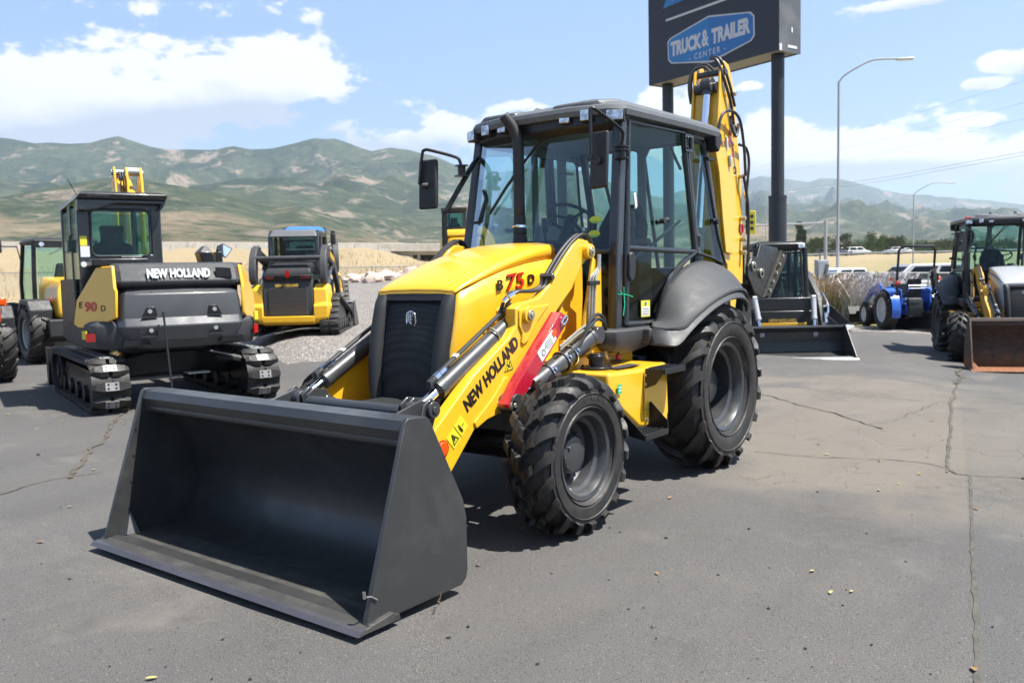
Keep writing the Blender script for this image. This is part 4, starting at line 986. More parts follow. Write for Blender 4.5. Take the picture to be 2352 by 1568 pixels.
    m = MB(); m.tube([c_+(e1*math.cos(k*math.pi/16)+e2*math.sin(k*math.pi/16))*.195 for k in range(33)], .014, n=8, cap=False)
    for a in (90, 210, 330): m.tube([c_, c_+(e1*math.cos(R(a))+e2*math.sin(R(a)))*.19-ax_*.01], .012, n=6)
    m.cyl(c_-ax_*.05, c_+ax_*.01, .05, n=16); m.build('rim', 'black_plastic', sw)
    m = MB(); m.loft([[(c_.x+.04+dx*.5, dy, c_.z-.06), ] for dx, dy in ()]) if False else m.cyl(c_-ax_*.05, c_-ax_*.55, .045, .07, n=14); m.build('column', 'black_plastic', sw)
    # seat
    se = D.objects.new('seat', None); COL.objects.link(se); se.parent = CB
    m = MB(); m.box((-2.0, 0, 1.58), (.50, .50, .13)); m.build('cushion', 'seat_black', se, bevel=.04, seg=3)
    m = MB(); m.loft([[(-2.26, -.24, 1.62), (-2.16, -.24, 1.62), (-2.16, .24, 1.62), (-2.26, .24, 1.62)], [(-2.34, -.23, 1.95), (-2.24, -.22, 1.95), (-2.24, .22, 1.95), (-2.34, .23, 1.95)], [(-2.38, -.14, 2.13), (-2.30, -.14, 2.13), (-2.30, .14, 2.13), (-2.38, .14, 2.13)]]); m.build('backrest', 'seat_black', se, bevel=.03, seg=3)
    for s in (1, -1):
        m = MB(); m.box((-2.02, s*.30, 1.80), (.34, .07, .06)); m.build('armrest', 'seat_black', se, bevel=.02)
        m = MB(); m.box((-1.78, s*.42, 1.45), (.20, .16, .55)); m.tube([(-1.74, s*.42, 1.7), (-1.72, s*.42, 1.92)], .013, n=6); m.cyl((-1.72, s*.42, 1.90), (-1.71, s*.42, 2.02), .028, .022, n=10); m.build('control_tower', 'black_plastic', CB, bevel=.02)
    m = MB(); m.box((-2.0, 0, 1.33), (.40, .40, .40)); m.build('pedestal', 'black_plastic', se, bevel=.02)
    m = MB(); m.tube([(-1.12, .60, 2.0), (-1.12, .52, 2.3), (-1.15, .5, 2.45)], .012, n=6); m.tube([(-1.30, .64, 1.62), (-2.05, .66, 1.95)], .013, n=8); m.tube([(-1.05, -.58, 1.95), (-1.08, -.52, 2.15), (-1.10, -.56, 2.22)], .018, n=8); m.build('grab_rail', 'black_plastic', CB)
    if main:
        for zz in (1.93, 1.83):
            m = MB(); m.add([(-1.043-(zz-1.93)*.16+.005, .51+.05*math.cos(t), zz+.026*math.sin(t)) for t in [k*math.pi/8 for k in range(16)]], [tuple(range(16))]); m.build('sticker', 'label_green', CB, smooth=0)
        m = MB(); m.box((-.955, .555, 1.36), (.002, .055, .10)); m.build('sticker', 'label_green', CB)
        m = MB(); m.box((-1.0, .61, 1.70), (.002, .06, .03)); m.build('paper_strip', 'label_white', CB)
    # mirrors
    for s in (1, -1):
        mr_ = D.objects.new('mirror', None); COL.objects.link(mr_); mr_.parent = CB
        if s < 0:   # right side: hoop arm standing on the frame
            m = MB(); m.tube([(-.80, -.72, 1.42), (-.80, -.72, 2.00), (-.815, -.70, 2.07), (-.95, -.62, 2.32), (-1.02, -.60, 2.42), (-1.10, -.62, 2.47), (-1.15, -.645, 2.48)], .021, n=10, smooth=4); m.build('stay', 'black_paint', mr_)
            hp = [(-.90, -.62, 2.355), (-.885, -.62, 2.44), (-.86, -.66, 2.475), (-.76, -.82, 2.53), (-.74, -.85, 2.53), (-.73, -.87, 2.50), (-.73, -.91, 2.27)]
            cc = Vector((-.755, -.895, 2.27)); mc = Vector((-.775, -.855, 2.27)); ya = 12
            m = MB(); m.cyl((-.905, -.62, 2.33), (-.905, -.62, 2.40), .03, n=12); m.cyl((-.905, -.62, 2.32), (-.905, -.62, 2.328), .06, n=14); m.cyl((-.905, -.62, 2.40), (-.905, -.62, 2.408), .055, n=14); m.build('clamp', 'black_paint', mr_)
        else:
            hp = [(-1.09, .70, 2.43), (-1.08, .72, 2.50), (-1.03, .73, 2.545), (-.86, .645, 2.66), (-.83, .625, 2.665), (-.82, .62, 2.63), (-.815, .63, 2.33)]
            mc = Vector((-.86, .665, 2.32)); ya = -14
            m = MB(); m.cyl((-1.095, .70, 2.34), (-1.095, .70, 2.44), .028, n=12)
            for q in (2.345, 2.40, 2.425): m.cyl((-1.095, .70, q), (-1.095, .70, q+.010), .052, n=14)
            m.build('clamp', 'black_paint', mr_)
        m = MB(); m.tube(hp, .0125, n=8, smooth=4); m.build('hoop', 'black_paint', mr_)
        rt = Matrix.Rotation(R(ya), 4, 'Z') @ Matrix.Rotation(R(-3), 4, 'Y')
        m = MB(); m.box(mc, (.035, .165, .385), rt); m.build('housing', 'black_plastic', mr_, bevel=.022, seg=4)
        m = MB(); m.box(mc+Vector((-.0185, 0, 0)), (.004, .145, .36), rt); m.build('mirror_glass', 'mirror_glass', mr_)
        m = MB(); m.cyl(mc+Vector((.015, 0, -.01)), mc+Vector((.055, s*.02, -.01)), .026, .018, n=12); m.build('ball_joint', 'black_plastic', mr_)
    # ---- rear fenders
    FE = [((-1.40, .740, 1.165), (-1.21, .86, 1.160), (-1.165, .88, 1.045)), ((-1.46, .745, 1.170), (-1.245, .95, 1.148), (-1.155, 1.02, 1.040)), ((-1.50, .742, 1.22), (-1.355, 1.03, 1.158), (-1.22, 1.07, 1.045)),
          ((-1.54, .740, 1.31), (-1.47, 1.04, 1.205), (-1.365, 1.08, 1.120)), ((-1.62, .738, 1.42), (-1.62, 1.045, 1.270), (-1.53, 1.085, 1.203)), ((-1.76, .736, 1.53), (-1.83, 1.045, 1.345), (-1.745, 1.085, 1.285)),
          ((-1.97, .733, 1.625), (-2.05, 1.045, 1.396), (-1.965, 1.085, 1.335)), ((-2.24, .728, 1.672), (-2.28, 1.045, 1.424), (-2.20, 1.085, 1.362)), ((-2.56, .722, 1.645), (-2.46, 1.040, 1.424), (-2.41, 1.080, 1.358)),
          ((-2.80, .715, 1.575), (-2.55, 1.02, 1.385), (-2.51, 1.055, 1.30)), ((-2.94, .71, 1.50), (-2.58, .98, 1.30), (-2.53, 1.02, 1.22))]
    for _ in range(3): FE = FE[:3]+[tuple(tuple(.25*a_+.5*b_+.25*c_ for a_, b_, c_ in zip(FE[k-1][q], FE[k][q], FE[k+1][q])) for q in range(3)) for k in range(3, len(FE)-1)]+FE[-1:]
    def crm_(A, B, C, D_, t): return tuple(.5*((2*b_)+(c_-a_)*t+(2*a_-5*b_+4*c_-d_)*t*t+(3*b_-a_-3*c_+d_)*t**3) for a_, b_, c_, d_ in zip(A, B, C, D_))
    for s in (1, -1):
        S = []
        for k in range(len(FE)-1):
            for j in range(3 if k < len(FE)-2 else 4):
                P3 = [crm_(FE[max(k-1, 0)][q], FE[k][q], FE[k+1][q], FE[min(k+2, len(FE)-1)][q], j/3) for q in range(3)]
                I_, Rg, Bd = [Vector(p) for p in P3]
                up_ = Vector((0, .0, 1)); ring = []
                for u, bu in ((0, 0), (.12, .012), (.35, .022), (.62, .022), (.85, .010), (.97, .001)): ring.append(I_.lerp(Rg, u)+Vector((0, bu*.6, bu)))
                ring += [Rg+Vector((0, .014, .001)), Rg+Vector((0, .015, -.007)), Rg.lerp(Bd, .14)+Vector((0, -.012, 0)), Rg.lerp(Bd, .5)+Vector((0, -.014, 0)), Rg.lerp(Bd, .9), Bd, Bd+Vector((0, -.02, -.008))]
                S.append([(p.x, s*p.y, p.z) for p in ring])
        m = MB(); m.loft(S, closed=False); fd = m.build('fender', 'fender_grey', root, smooth=32, solid=.014)
        m = MB(); m.prism([(-1.165, 1.15), (-1.165, 1.045), (-1.42, 1.03), (-1.42, 1.16)], s*.72, s*.872); m.build('front_closure', 'fender_grey', fd, bevel=.01, seg=3)
    # ---- chassis, axles
    m = MB(); m.box((-.95, 0, .62), (3.9, .42, .34)); m.box((.35, 0, .60), (.9, .36, .30)); m.box((-1.0, 0, .95), (1.0, .9, .18)); m.build('chassis', 'black_plastic', root, bevel=.02)
    for s in (1, -1):
        m = MB(); m.prism([(-.30, .92), (-.30, 1.12), (-.62, 1.22), (-.75, 1.60), (-.86, 1.68), (-.93, 1.60), (-.93, 1.0), (-1.38, 1.0), (-1.38, .90)], s*.44, s*.47); m.build('loader_tower', Y, root, bevel=.01)
        m = MB(); m.prism([(-.66, 1.18), (-.80, 1.66), (-.90, 1.60), (-.90, 1.05)], s*.62, s*.645); m.prism([(-.62, 1.10), (-.95, 1.10), (-.95, 1.0), (-.62, 1.0)], s*.46, s*.66); m.build('tower_cheek', Y, root, bevel=.008)
        m = MB(); m.cyl((-.57, s*.471, 1.36), (-.57, s*.49, 1.36), .045, n=24); m.build('side_reflector', 'orange_lens', root)
        # hydraulic hard lines and hoses by the cab
        hs_ = D.objects.new('hydraulic_lines', None); COL.objects.link(hs_); hs_.parent = root
        for k, dx in enumerate((0, .035, .07)):
            m = MB(); m.tube([(-.70-dx, s*.655, 1.16), (-.72-dx, s*.66, 1.45), (-.73-dx, s*.66, 1.52), (-.80-dx*.6, s*.66, 1.565), (-.83-dx*.3, s*.66, 1.60), (-.835-dx*.3, s*.66, 1.68)], .0085, n=8, smooth=3); m.build('steel_line', 'zinc' if k < 2 else 'galvanized', hs_)
        m = MB(); m.box((-.755, s*.668, 1.485), (.13, .03, .03)); m.build('line_clamp', 'black_paint', hs_, bevel=.004)
        for k, dy in enumerate((0, .035)):
            m = MB(); m.tube([(-.835, s*(.60-dy), 1.66), (-.86, s*(.59-dy), 1.76), (-.80, s*(.585-dy), 1.815), (-.70, s*(.58-dy), 1.80), (-.54, s*(.58-dy), 1.70), (-.36, s*(.575-dy), 1.53), (-.31, s*(.57-dy), 1.47), (-.20, s*(.56-dy), 1.445), (-.06, s*(.55-dy), 1.445), (.0, s*(.53-dy), 1.40), (.03, s*(.51-dy), 1.32)], .0125, n=8, smooth=4); m.build('hose', 'hose', hs_)
        m = MB(); m.box((-.36, s*.565, 1.535), (.03, .10, .04), Matrix.Rotation(R(45), 4, 'Y')); m.build('hose_clip', 'steel_grey', hs_, bevel=.004)
        m = MB(); m.cyl((-.02, s*.55, 1.437), (.02, s*.535, 1.415), .019, n=6); m.cyl((.025, s*.533, 1.41), (.05, s*.52, 1.385), .016, n=8); m.build('fitting', 'chrome', hs_)
        for k in range(2):
            m = MB(); m.tube([(-.40+.05*k, s*.73, 1.035), (-.48, s*.745, 1.11), (-.56, s*.755, 1.20+.03*k), (-.68, s*.75, 1.245+.03*k), (-.80, s*.73, 1.20+.02*k), (-.85, s*.70, 1.10)], .0125, n=8, smooth=4); m.build('hose', 'hose', hs_)
        m = MB(); m.tube([(-.84, s*.70, 1.12), (-.85, s*.70, 1.00), (-.88, s*.69, .96), (-.98, s*.64, .95)], .014, n=8, smooth=3); m.cyl((-.845, s*.70, 1.11), (-.842, s*.70, 1.14), .02, n=6); m.cyl((-.90, s*.68, .955), (-.93, s*.67, .955), .022, n=6); m.build('fitting', 'zinc', hs_)
    # front axle and undercarriage
    m = MB(); m.cyl((0, -.80, .48), (0, .80, .48), .085, n=18); m.lathe([(.0, .12), (.12, .11), (.17, .0), (.12, -.11), (0, -.12)], (0, -.12, .48), 24)
    m.box((0, 0, .60), (.20, .30, .14)); m.cyl((.13, -.62, .52), (.13, .62, .52), .03, n=10)
    for s in (1, -1): m.lathe([(.0, .13), (.13, .12), (.15, 0), (.12, -.10), (0, -.12)], (0, s*.76, .48), 20)
    m.build('front_axle', 'black_paint', root, bevel=.005)
    m = MB(); m.cyl((-2.12, -.70, .65), (-2.12, .70, .65), .13, n=20); m.lathe([(.0, .2), (.2, .18), (.26, .0), (.2, -.18), (0, -.2)], (-2.12, 0, .65), 24); m.build('rear_axle', 'black_paint', root)
    # ---- tank box with steps (left) and its twin on the right
    for s in (1, -1):
        tk = D.objects.new('side_tank', None); COL.objects.link(tk); tk.parent = root
        m = MB()
        v = [(-.42, .985, .915), (-.84, 1.0, .905), (-1.18, 1.0, .925), (-1.20, 1.0, .56), (-1.15, 1.0, .50), (-.82, 1.0, .51), (-.78, 1.0, .52), (-.52, .985, .70), (-.42, .985, .78)]
        m.add([(a, s*b, c) for a, b, c in v]+[(a, s*.50, c) for a, b, c in v], [tuple(range(9)), tuple(range(17, 8, -1))]+[(i, (i+1) % 9, 9+(i+1) % 9, 9+i) for i in range(9)])
        m.build('tank_body', Y, tk, bevel=.022, seg=3)
        m = MB(); m.span((-.30, s*.42, .86), (-1.36, s*.62, .99)); m.build('tank_shelf', Y, tk, bevel=.012)
        m = MB(); m.span((-.845, s*.998, .52), (-1.16, s*1.006, .885)); m.build('step_panel', Y, tk, bevel=.004)
        # filler
        m = MB(); m.cyl((-.63, s*.76, .915), (-.63, s*.76, .932), .105, n=32)
        for k in range(6): m.cyl((-.63+.088*math.cos(k*1.05), s*.76+.088*math.sin(k*1.05), .93), (-.63+.088*math.cos(k*1.05), s*.76+.088*math.sin(k*1.05), .942), .009, n=6)
        m.cyl((-.63, s*.76, .93), (-.63, s*.76, .985), .050, n=26); m.cyl((-.63, s*.76, .985), (-.63, s*.76, 1.008), .062, n=26); m.cyl((-.63, s*.76, 1.008), (-.63, s*.76, 1.018), .05, n=22); m.box((-.695, s*.76, .975), (.02, .04, .05))
        m.build('filler_cap', 'black_paint', tk, bevel=.003)
        m = MB(); m.box((-.80, s*.87, .9215), (.30, .10, .003)); m.build('grip_tape', 'tape_black', tk)
        m = MB(); m.cyl((-1.02, s*.70, .925), (-1.02, s*.70, .935), .05, n=20); m.cyl((-1.02, s*.70, .93), (-1.02, s*.70, 1.0), .008, n=8); m.build('drain_base', 'black_paint', tk)
        m = MB(); m.cyl((-1.02, s*.70, .94), (-1.02, s*.70, .975), .022, n=12); m.build('red_cap', 'red_paint', tk)
        if main and s > 0:
            m = MB(); m.span((-.505, 1.0, .775), (-.555, 1.002, .835)); m.build('sticker', 'green_tie', tk)
            m = MB(); m.span((-.515, 1.003, .79), (-.545, 1.0035, .80)); m.span((-.515, 1.003, .81), (-.545, 1.0035, .82)); m.build('sticker_print', 'label_white', tk, smooth=0)
        for (x0, x1, z, nm) in ((-.86, -1.16, .905, 'upper'), (-.60, -.90, .505, 'lower')):
            sp_ = D.objects.new('step', None); COL.objects.link(sp_); sp_.parent = tk
            m = MB(); m.span((x0, s*1.005, z-.012), (x1, s*1.145, z))
            nteeth = 11
            for i in range(nteeth):
                for j in range(3):
                    m.cyl((x0+(x1-x0)*(i+.5)/nteeth, s*(1.03+.042*j), z), (x0+(x1-x0)*(i+.5)/nteeth, s*(1.03+.042*j), z+.010), .009, .006, n=6)
            m.build('tread', 'black_paint', sp_)
            m = MB(); m.span((x0, s*1.140, z-.035), (x1, s*1.150, z+.004)); m.build('nosing', 'black_paint', sp_, bevel=.002)
            if nm == 'upper':
                m = MB(); m.prism([(s*1.005, .905), (s*1.145, .905), (s*1.14, .875), (s*1.08, .80), (s*1.005, .77)], x0-.0, x0+.006, axis='x'); m.build('bracket', 'black_paint', sp_)
                m = MB(); m.prism([(s*1.005, .905), (s*1.145, .905), (s*1.14, .86), (s*1.08, .80), (s*1.005, .78)], x1, x1-.006, axis='x'); m.build('bracket', 'black_paint', sp_)
            else:
                m = MB(); m.prism([(s*.99, .66), (s*1.02, .68), (s*1.145, .56), (s*1.150, .48), (s*1.12, .47), (s*.99, .50)], x1, x1-.006, axis='x'); m.build('bracket', 'black_paint', sp_)
                m = MB(); m.prism([(s*.985, .50), (s*.985, .64), (s*1.145, .50), (s*1.145, .47)], x0, x0+.006, axis='x'); m.build('bracket', 'black_paint', sp_)
            for zz in ((.86, .80) if nm == 'upper' else (.64, .56)): m = MB(); m.cyl((-.855 if nm == 'upper' else -.86, s*1.005, zz), (-.855 if nm == 'upper' else -.86, s*1.02, zz), .012, n=6); m.build('bolt', 'zinc', sp_)
    # ---- wheels
    lt = [('4X4', 0, 0, 0)] if False else None
    for s in (1, -1):
        wheel(root, (0.0, s*.955 if s > 0 else -.995, .475), .487, .315, .262, 18, .042, .066, .66, s, 'dish', blocks=True, rot=5, steer=st.get('steer', 0),
              letters=[('12.5/80-18', 128, .335, .036), ('IMP', 28, .36, .05), ('IMP', 215, .36, .05)] if main and s > 0 else None)
        wheel(root, (-2.12, s*.835, .645), .658, .46, .345, 18, .050, .072, .76, s, 'deep', rot=3,
              letters=[('AT 621', 72, .50, .075), ('19.5L-24', -60, .50, .05)] if main and s > 0 else None)
    if not main:
        for o in list(root.children):
            if o.name.startswith('exhaust_stack'):
                for c in list(o.children): D.objects.remove(c)
                D.objects.remove(o)
    # ---- rear: stabilisers, swing frame, boom, dipper
    for s in (1, -1):
        sb = D.objects.new('stabiliser', None); COL.objects.link(sb); sb.parent = root
        m = MB(); m.prism([(-2.70, 1.58), (-2.78, 1.66), (-2.90, 1.66), (-2.97, 1.77), (-3.36, 1.74), (-3.42, 1.66), (-3.10, 1.36), (-2.98, 1.31), (-2.84, 1.36), (-2.70, 1.50)], s*.93, s*.955); m.build('foot_plate', 'black_paint', sb, bevel=.005)
        m = MB(); m.prism([(-3.08, 1.37), (-2.98, 1.31), (-3.34, 1.66), (-3.40, 1.72)], s*.956, s*.985); m.prism([(-3.16, 1.36), (-3.06, 1.30), (-3.42, 1.60), (-3.48, 1.68)], s*.90, s*.998); m.build('rubber_pad', 'rubber', sb, bevel=.01)
        for (hx, hz) in ((-2.80, 1.58), (-2.97, 1.52)):
            m = MB(); m.cyl((hx, s*.955, hz), (hx, s*.972, hz), .042, n=22); m.build('pin_washer', 'zinc', sb, bevel=.003)
            m = MB(); m.cyl((hx, s*.972, hz), (hx, s*.985, hz), .022, n=12); m.build('pin', 'steel_grey', sb, bevel=.003)
        for k in range(5): m = MB(); m.cyl((-3.08-.075*k, s*.985, 1.37+.075*k), (-3.08-.075*k, s*1.004, 1.37+.075*k), .016, n=6); m.build('bolt', 'zinc', sb)
        m = MB(); m.prism([(-2.80, 1.44), (-2.96, 1.40), (-2.84, .95), (-2.72, .70), (-2.62, .72), (-2.70, 1.1)], s*.82, s*.90); m.build('leg', 'black_paint', sb, bevel=.01)
        m = MB(); m.prism([(-2.62, .48), (-2.82, .45), (-2.95, .9), (-2.93, 1.4), (-2.85, 1.45), (-2.72, .95)], s*.60, s*.70); m.build('rear_frame', 'fender_grey', sb, bevel=.01)
    m = MB(); m.box((-2.95, 0, .75), (.18, 1.5, .45)); m.box((-3.1, .25, 1.0), (.2, .4, .9)); m.build('swing_frame', 'black_paint', root, bevel=.02)
    if not main: return
    BO = D.objects.new('boom', None); COL.objects.link(BO); BO.parent = root
    BY = .26       # the boom stands side-shifted towards the left
    # narrow lower boom with deep side plates
    bl = [(-3.56, .95), (-3.86, .95), (-3.90, 1.56), (-3.875, 2.32), (-3.76, 2.95), (-3.66, 3.36), (-3.58, 3.47), (-3.48, 3.49), (-3.41, 3.40), (-3.37, 3.15), (-3.30, 2.66), (-3.34, 2.45), (-3.36, 2.1), (-3.44, 1.68), (-3.54, 1.60)]
    m = MB(); m.prism(bl, BY+.115, BY+.14); m.prism(bl, BY-.14, BY-.115); m.build('boom_side', Y, BO, bevel=.006)
    m = MB(); m.prism([(-3.50, .96), (-3.80, .96), (-3.84, 1.56), (-3.81, 2.3), (-3.70, 2.9), (-3.62, 3.2), (-3.40, 3.2), (-3.34, 2.66), (-3.36, 2.40), (-3.40, 2.1), (-3.47, 1.68)], BY-.114, BY+.114); m.build('boom_core', Y, BO, bevel=.006)
    m = MB(); m.prism([(-3.20, 2.62), (-3.26, 2.45), (-3.34, 2.0), (-3.40, 1.74), (-3.50, 1.70), (-3.56, 2.3), (-3.50, 2.75)], BY-.17, BY-.145); m.prism([(-3.22, 2.66), (-3.30, 2.45), (-3.38, 2.0), (-3.44, 1.72), (-3.60, 1.70), (-3.66, 2.3), (-3.56, 2.70)], BY+.145, BY+.17); m.build('dipper_cheek', Y, BO, bevel=.006)
    m = MB(); m.cyl((-3.46, BY-.17, 3.38), (-3.46, BY+.17, 3.38), .030, n=16); m.cyl((-3.40, BY-.11, 3.24), (-3.40, BY+.11, 3.24), .05, n=16)
    m.build('boom_pin', 'steel_grey', BO)
    for k, (X, z) in enumerate(((-3.86, 2.45), (-3.88, 2.05), (-3.89, 1.85), (-3.89, 1.72), (-3.66, 3.2))):
        m = MB(); m.cyl((X+.05, BY+.14, z), (X+.05, BY+.20, z), .022, n=8); m.build('boss', 'zinc', BO, bevel=.003)
    m = MB(); m.cyl((-3.85, BY+.141, 1.95), (-3.85, BY+.152, 1.95), .045, n=20); m.build('reflector', 'red_lens', BO)
    c = hyd(root, 'boom_cylinder', (-3.10, BY, 1.2), (-3.36, BY+.03, 3.26), .36, .06, .036)
    if main:
        text('lettering', '75', .36, basis((-3.60, BY+.172, 2.60), (0, 0, 1), (1, 0, .0)), 'red_letter', BO, bold=.004, ext=.002, sx=.75) if False else None
        text('lettering', 'B75', .17, basis((-3.68, BY+.1415, 2.62), (-.06, 0, 1), (1, 0, .06)), 'red_letter', BO, bold=.004, ext=.002, sx=1.0)
        text('lettering', 'D', .11, basis((-3.74, BY+.1415, 2.46), (-.06, 0, 1), (1, 0, .06)), 'black_letter', BO, bold=.002, ext=.002)
        text('lettering', 'NEW HOLLAND', .055, basis((-3.47, BY+.1415, 2.72), (-.14, 0, -1), (-1, 0, .14)), 'black_letter', BO, bold=.001, ext=.001, shear=.1)
    # hoses along the boom
    HB = D.objects.new('boom_hoses', None); COL.objects.link(HB); HB.parent = BO
    for k, pts in enumerate(([(-3.40, BY-.16, 3.12), (-3.38, BY-.17, 3.28), (-3.42, BY-.15, 3.42), (-3.47, BY-.06, 3.46), (-3.48, BY+.0, 3.40)],
                             [(-3.43, BY-.165, 3.16), (-3.42, BY-.17, 3.32), (-3.45, BY-.15, 3.45), (-3.50, BY-.06, 3.49), (-3.52, BY+.02, 3.42)],
                             [(-3.44, BY+.02, 3.52), (-3.42, BY+.10, 3.48), (-3.44, BY+.16, 3.30), (-3.56, BY+.17, 3.10), (-3.62, BY+.17, 2.92)],
                             [(-3.46, BY+.02, 3.54), (-3.45, BY+.12, 3.49), (-3.50, BY+.18, 3.28), (-3.60, BY+.19, 3.08)],
                             [(-3.24, BY+.17, 2.72), (-3.30, BY+.19, 2.95), (-3.46, BY+.21, 3.02), (-3.64, BY+.22, 2.96), (-3.74, BY+.22, 2.72), (-3.80, BY+.21, 2.45)],
                             [(-3.52, BY+.18, 2.98), (-3.50, BY+.20, 2.88), (-3.58, BY+.21, 2.80), (-3.64, BY+.21, 2.92)],
                             [(-3.72, BY+.18, 2.74), (-3.86, BY+.19, 2.72), (-3.93, BY+.19, 2.60), (-3.90, BY+.19, 2.42), (-3.90, BY+.18, 2.3), (-3.93, BY+.17, 1.9)],
                             [(-3.80, BY+.19, 2.45), (-3.90, BY+.19, 2.2), (-3.94, BY+.18, 1.9), (-3.93, BY+.17, 1.55)],
                             [(-3.12, BY-.20, 2.85), (-3.16, BY-.26, 2.75), (-3.22, BY-.24, 2.62), (-3.22, BY-.18, 2.5)])):
        m = MB(); m.tube(pts, .014, n=8, smooth=5); m.build('hose', 'hose', HB)
    for p in ((-3.62, BY+.175, 2.92), (-3.44, BY+.17, 2.78), (-3.50, BY+.18, 2.62), (-3.88, BY+.18, 2.32)):
        m = MB(); m.cyl(p, (p[0]-.02, p[1], p[2]-.10), .020, n=8); m.build('fitting', 'chrome', HB)
    # dipper and bucket folded behind the boom
    m = MB(); m.prism([(-3.62, 3.20), (-3.76, 3.10), (-4.15, 1.6), (-4.05, 1.5), (-3.95, 1.6), (-3.72, 2.6)], BY-.20, BY-.10); m.build('dipper', Y, root, bevel=.01)
    m = MB(); m.prism([(-3.95, 1.6), (-4.10, 1.5), (-4.25, 1.1), (-4.1, .8), (-3.9, .75), (-3.8, .9), (-4.0, 1.05), (-4.0, 1.3)], BY-.50, BY-.02); m.build('digging_bucket', 'black_paint', root, bevel=.01)
root = thing('backhoe_loader', 'big yellow backhoe loader in the foreground, wide dark grey bucket resting on the asphalt', 'backhoe loader')
backhoe(root, dict(arm='yellow', hood='yellow', bucket='bucket_grey', cab='frame_grey', main=True, steer=0))
# right-hand lining with two openings, seen through the windscreen
for o in [q for q in root.children if q.name.startswith('cab')]:
    m = MB()
    m.span((-1.87, -.650, 1.72), (-1.96, -.664, 2.63)); m.span((-2.26, -.650, 1.72), (-2.40, -.664, 2.60)); m.span((-2.74, -.645, 1.62), (-2.84, -.66, 2.60))
    m.span((-1.2, -.63, 2.565), (-2.8, -.652, 2.65)); m.span((-1.9, -.65, 1.72), (-2.85, -.665, 1.98))
    m.build('side_lining', 'interior_grey', o, bevel=.01)
# ------------------------------------------------------------------ tracks
def track(parent, y0, w_, xr, rr, xf, rf, zr, zf, n, lug, plates=True, drive=None, st_main=True):
    """rubber track round a rear wheel (xr, zr, rr) and a front wheel (xf, zf, rf); drive: raised sprocket (x, z, r)"""
    e = D.objects.new('track', None); COL.objects.link(e); e.parent = parent
    pts = []
    if drive:
        dx, dz, dr = drive
        loop = arc_pts((xr, zr), rr, 270, 150, 8)+arc_pts((dx, dz), dr, 150, 60, 8)+arc_pts((xf, zf), rf, 60, -90, 12)
    else:
        loop = arc_pts((xr, zr), rr, 270, 90, 14)+arc_pts((xf, zf), rf, 90, -90, 14)
    loop.append(loop[0])
    L = [0]
    for a, b in zip(loop, loop[1:]): L.append(L[-1]+math.dist(a, b))
    def P(s):
        s %= L[-1]
        for i in range(len(L)-1):
            if s <= L[i+1]:
                k = (s-L[i])/max(1e-6, L[i+1]-L[i]); a, b = loop[i], loop[i+1]
                t = Vector((b[0]-a[0], b[1]-a[1])).normalized()
                return Vector((a[0]+(b[0]-a[0])*k, a[1]+(b[1]-a[1])*k)), t
    m = MB(); secs = []
    for i in range(72):
        p, t = P(L[-1]*i/72); nx = Vector((-t.y, t.x))
        secs.append([(p.x+nx.x*o, y0+yy, p.y+nx.y*o) for o, yy in ((0, -w_/2), (0, w_/2), (-.035, w_/2), (-.035, -w_/2))])
    secs.append(secs[0]); m.loft(secs, cap=False)
    q = MB(); pl = MB()
    for i in range(n):
        p, t = P(L[-1]*(i+.5)/n); nx = Vector((-t.y, t.x)); hl = L[-1]/n*.5
        p0 = p+nx*0
        def W(a, o, yy): return (p0.x+t.x*a+nx.x*o, y0+yy, p0.y+t.y*a+nx.y*o)
        for sg in (-1, 1):
            S = []
            for yy, h_, l_ in ((.02, lug, .88), (w_*.22, lug, .88), (w_*.40, lug*.9, .62), (w_*.505, lug*.45, .42)):
                S.append([W(-hl*l_, 0, sg*yy), W(-hl*l_*.62, h_, sg*yy), W(hl*l_*.62, h_, sg*yy), W(hl*l_, 0, sg*yy)])
            q.loft(S)
        if plates:
            S = [[W(-hl*.5, lug, yy), W(-hl*.5, lug+.006, yy), W(hl*.5, lug+.006, yy), W(hl*.5, lug, yy)] for yy in (-.075, .075)]
            pl.loft(S)
    m.build('belt', 'rubber', e, smooth=30); q.build('track_pads', 'rubber', e, smooth=20)
    if plates and st_main:
        pl.build('pad_plates', 'pad_steel', e, smooth=0)
        q = MB()
        for i in range(n):
            p, t = P(L[-1]*(i+.5)/n); nx = Vector((-t.y, t.x)); hl = L[-1]/n*.5
            for a in (-.24, .24):
                for yy in (-.042, .042):
                    c = Vector((p.x+t.x*a*hl+nx.x*(lug+.0065), y0+yy, p.y+t.y*a*hl+nx.y*(lug+.0065))); q.cyl(c, c+Vector((nx.x, 0, nx.y))*.001, .014, n=8)
        q.build('plate_holes', 'black_letter', e, smooth=0)
    m = MB()
    for (x_, z_, r_) in ([(xr, zr, rr-.04), (xf, zf, rf-.04)]+([(drive[0], drive[1], drive[2]-.04)] if drive else [])):
        m.cyl((x_, y0-w_*.36, z_), (x_, y0+w_*.36, z_), r_, n=28); m.cyl((x_, y0-w_*.42, z_), (x_, y0+w_*.42, z_), r_*.45, n=20)
    k = 5
    for i in range(k):
        x_ = xr+.28+(xf-xr-.56)*i/(k-1); q = MB(); q.cyl((x_, y0-w_*.33, .16), (x_, y0+w_*.33, .16), .11, n=18); q.build('roller', 'black_paint', e, bevel=.006)
    m.build('drive_wheels', 'black_paint', e, bevel=.006)
    return e
x = MX('pad_steel'); x.set('Base Color', x.ramp(x.noise(9, 4), [(.3, (.30, .30, .30)), (.7, (.44, .43, .42))])); x.set('Roughness', .55); x.set('Metallic', .3)

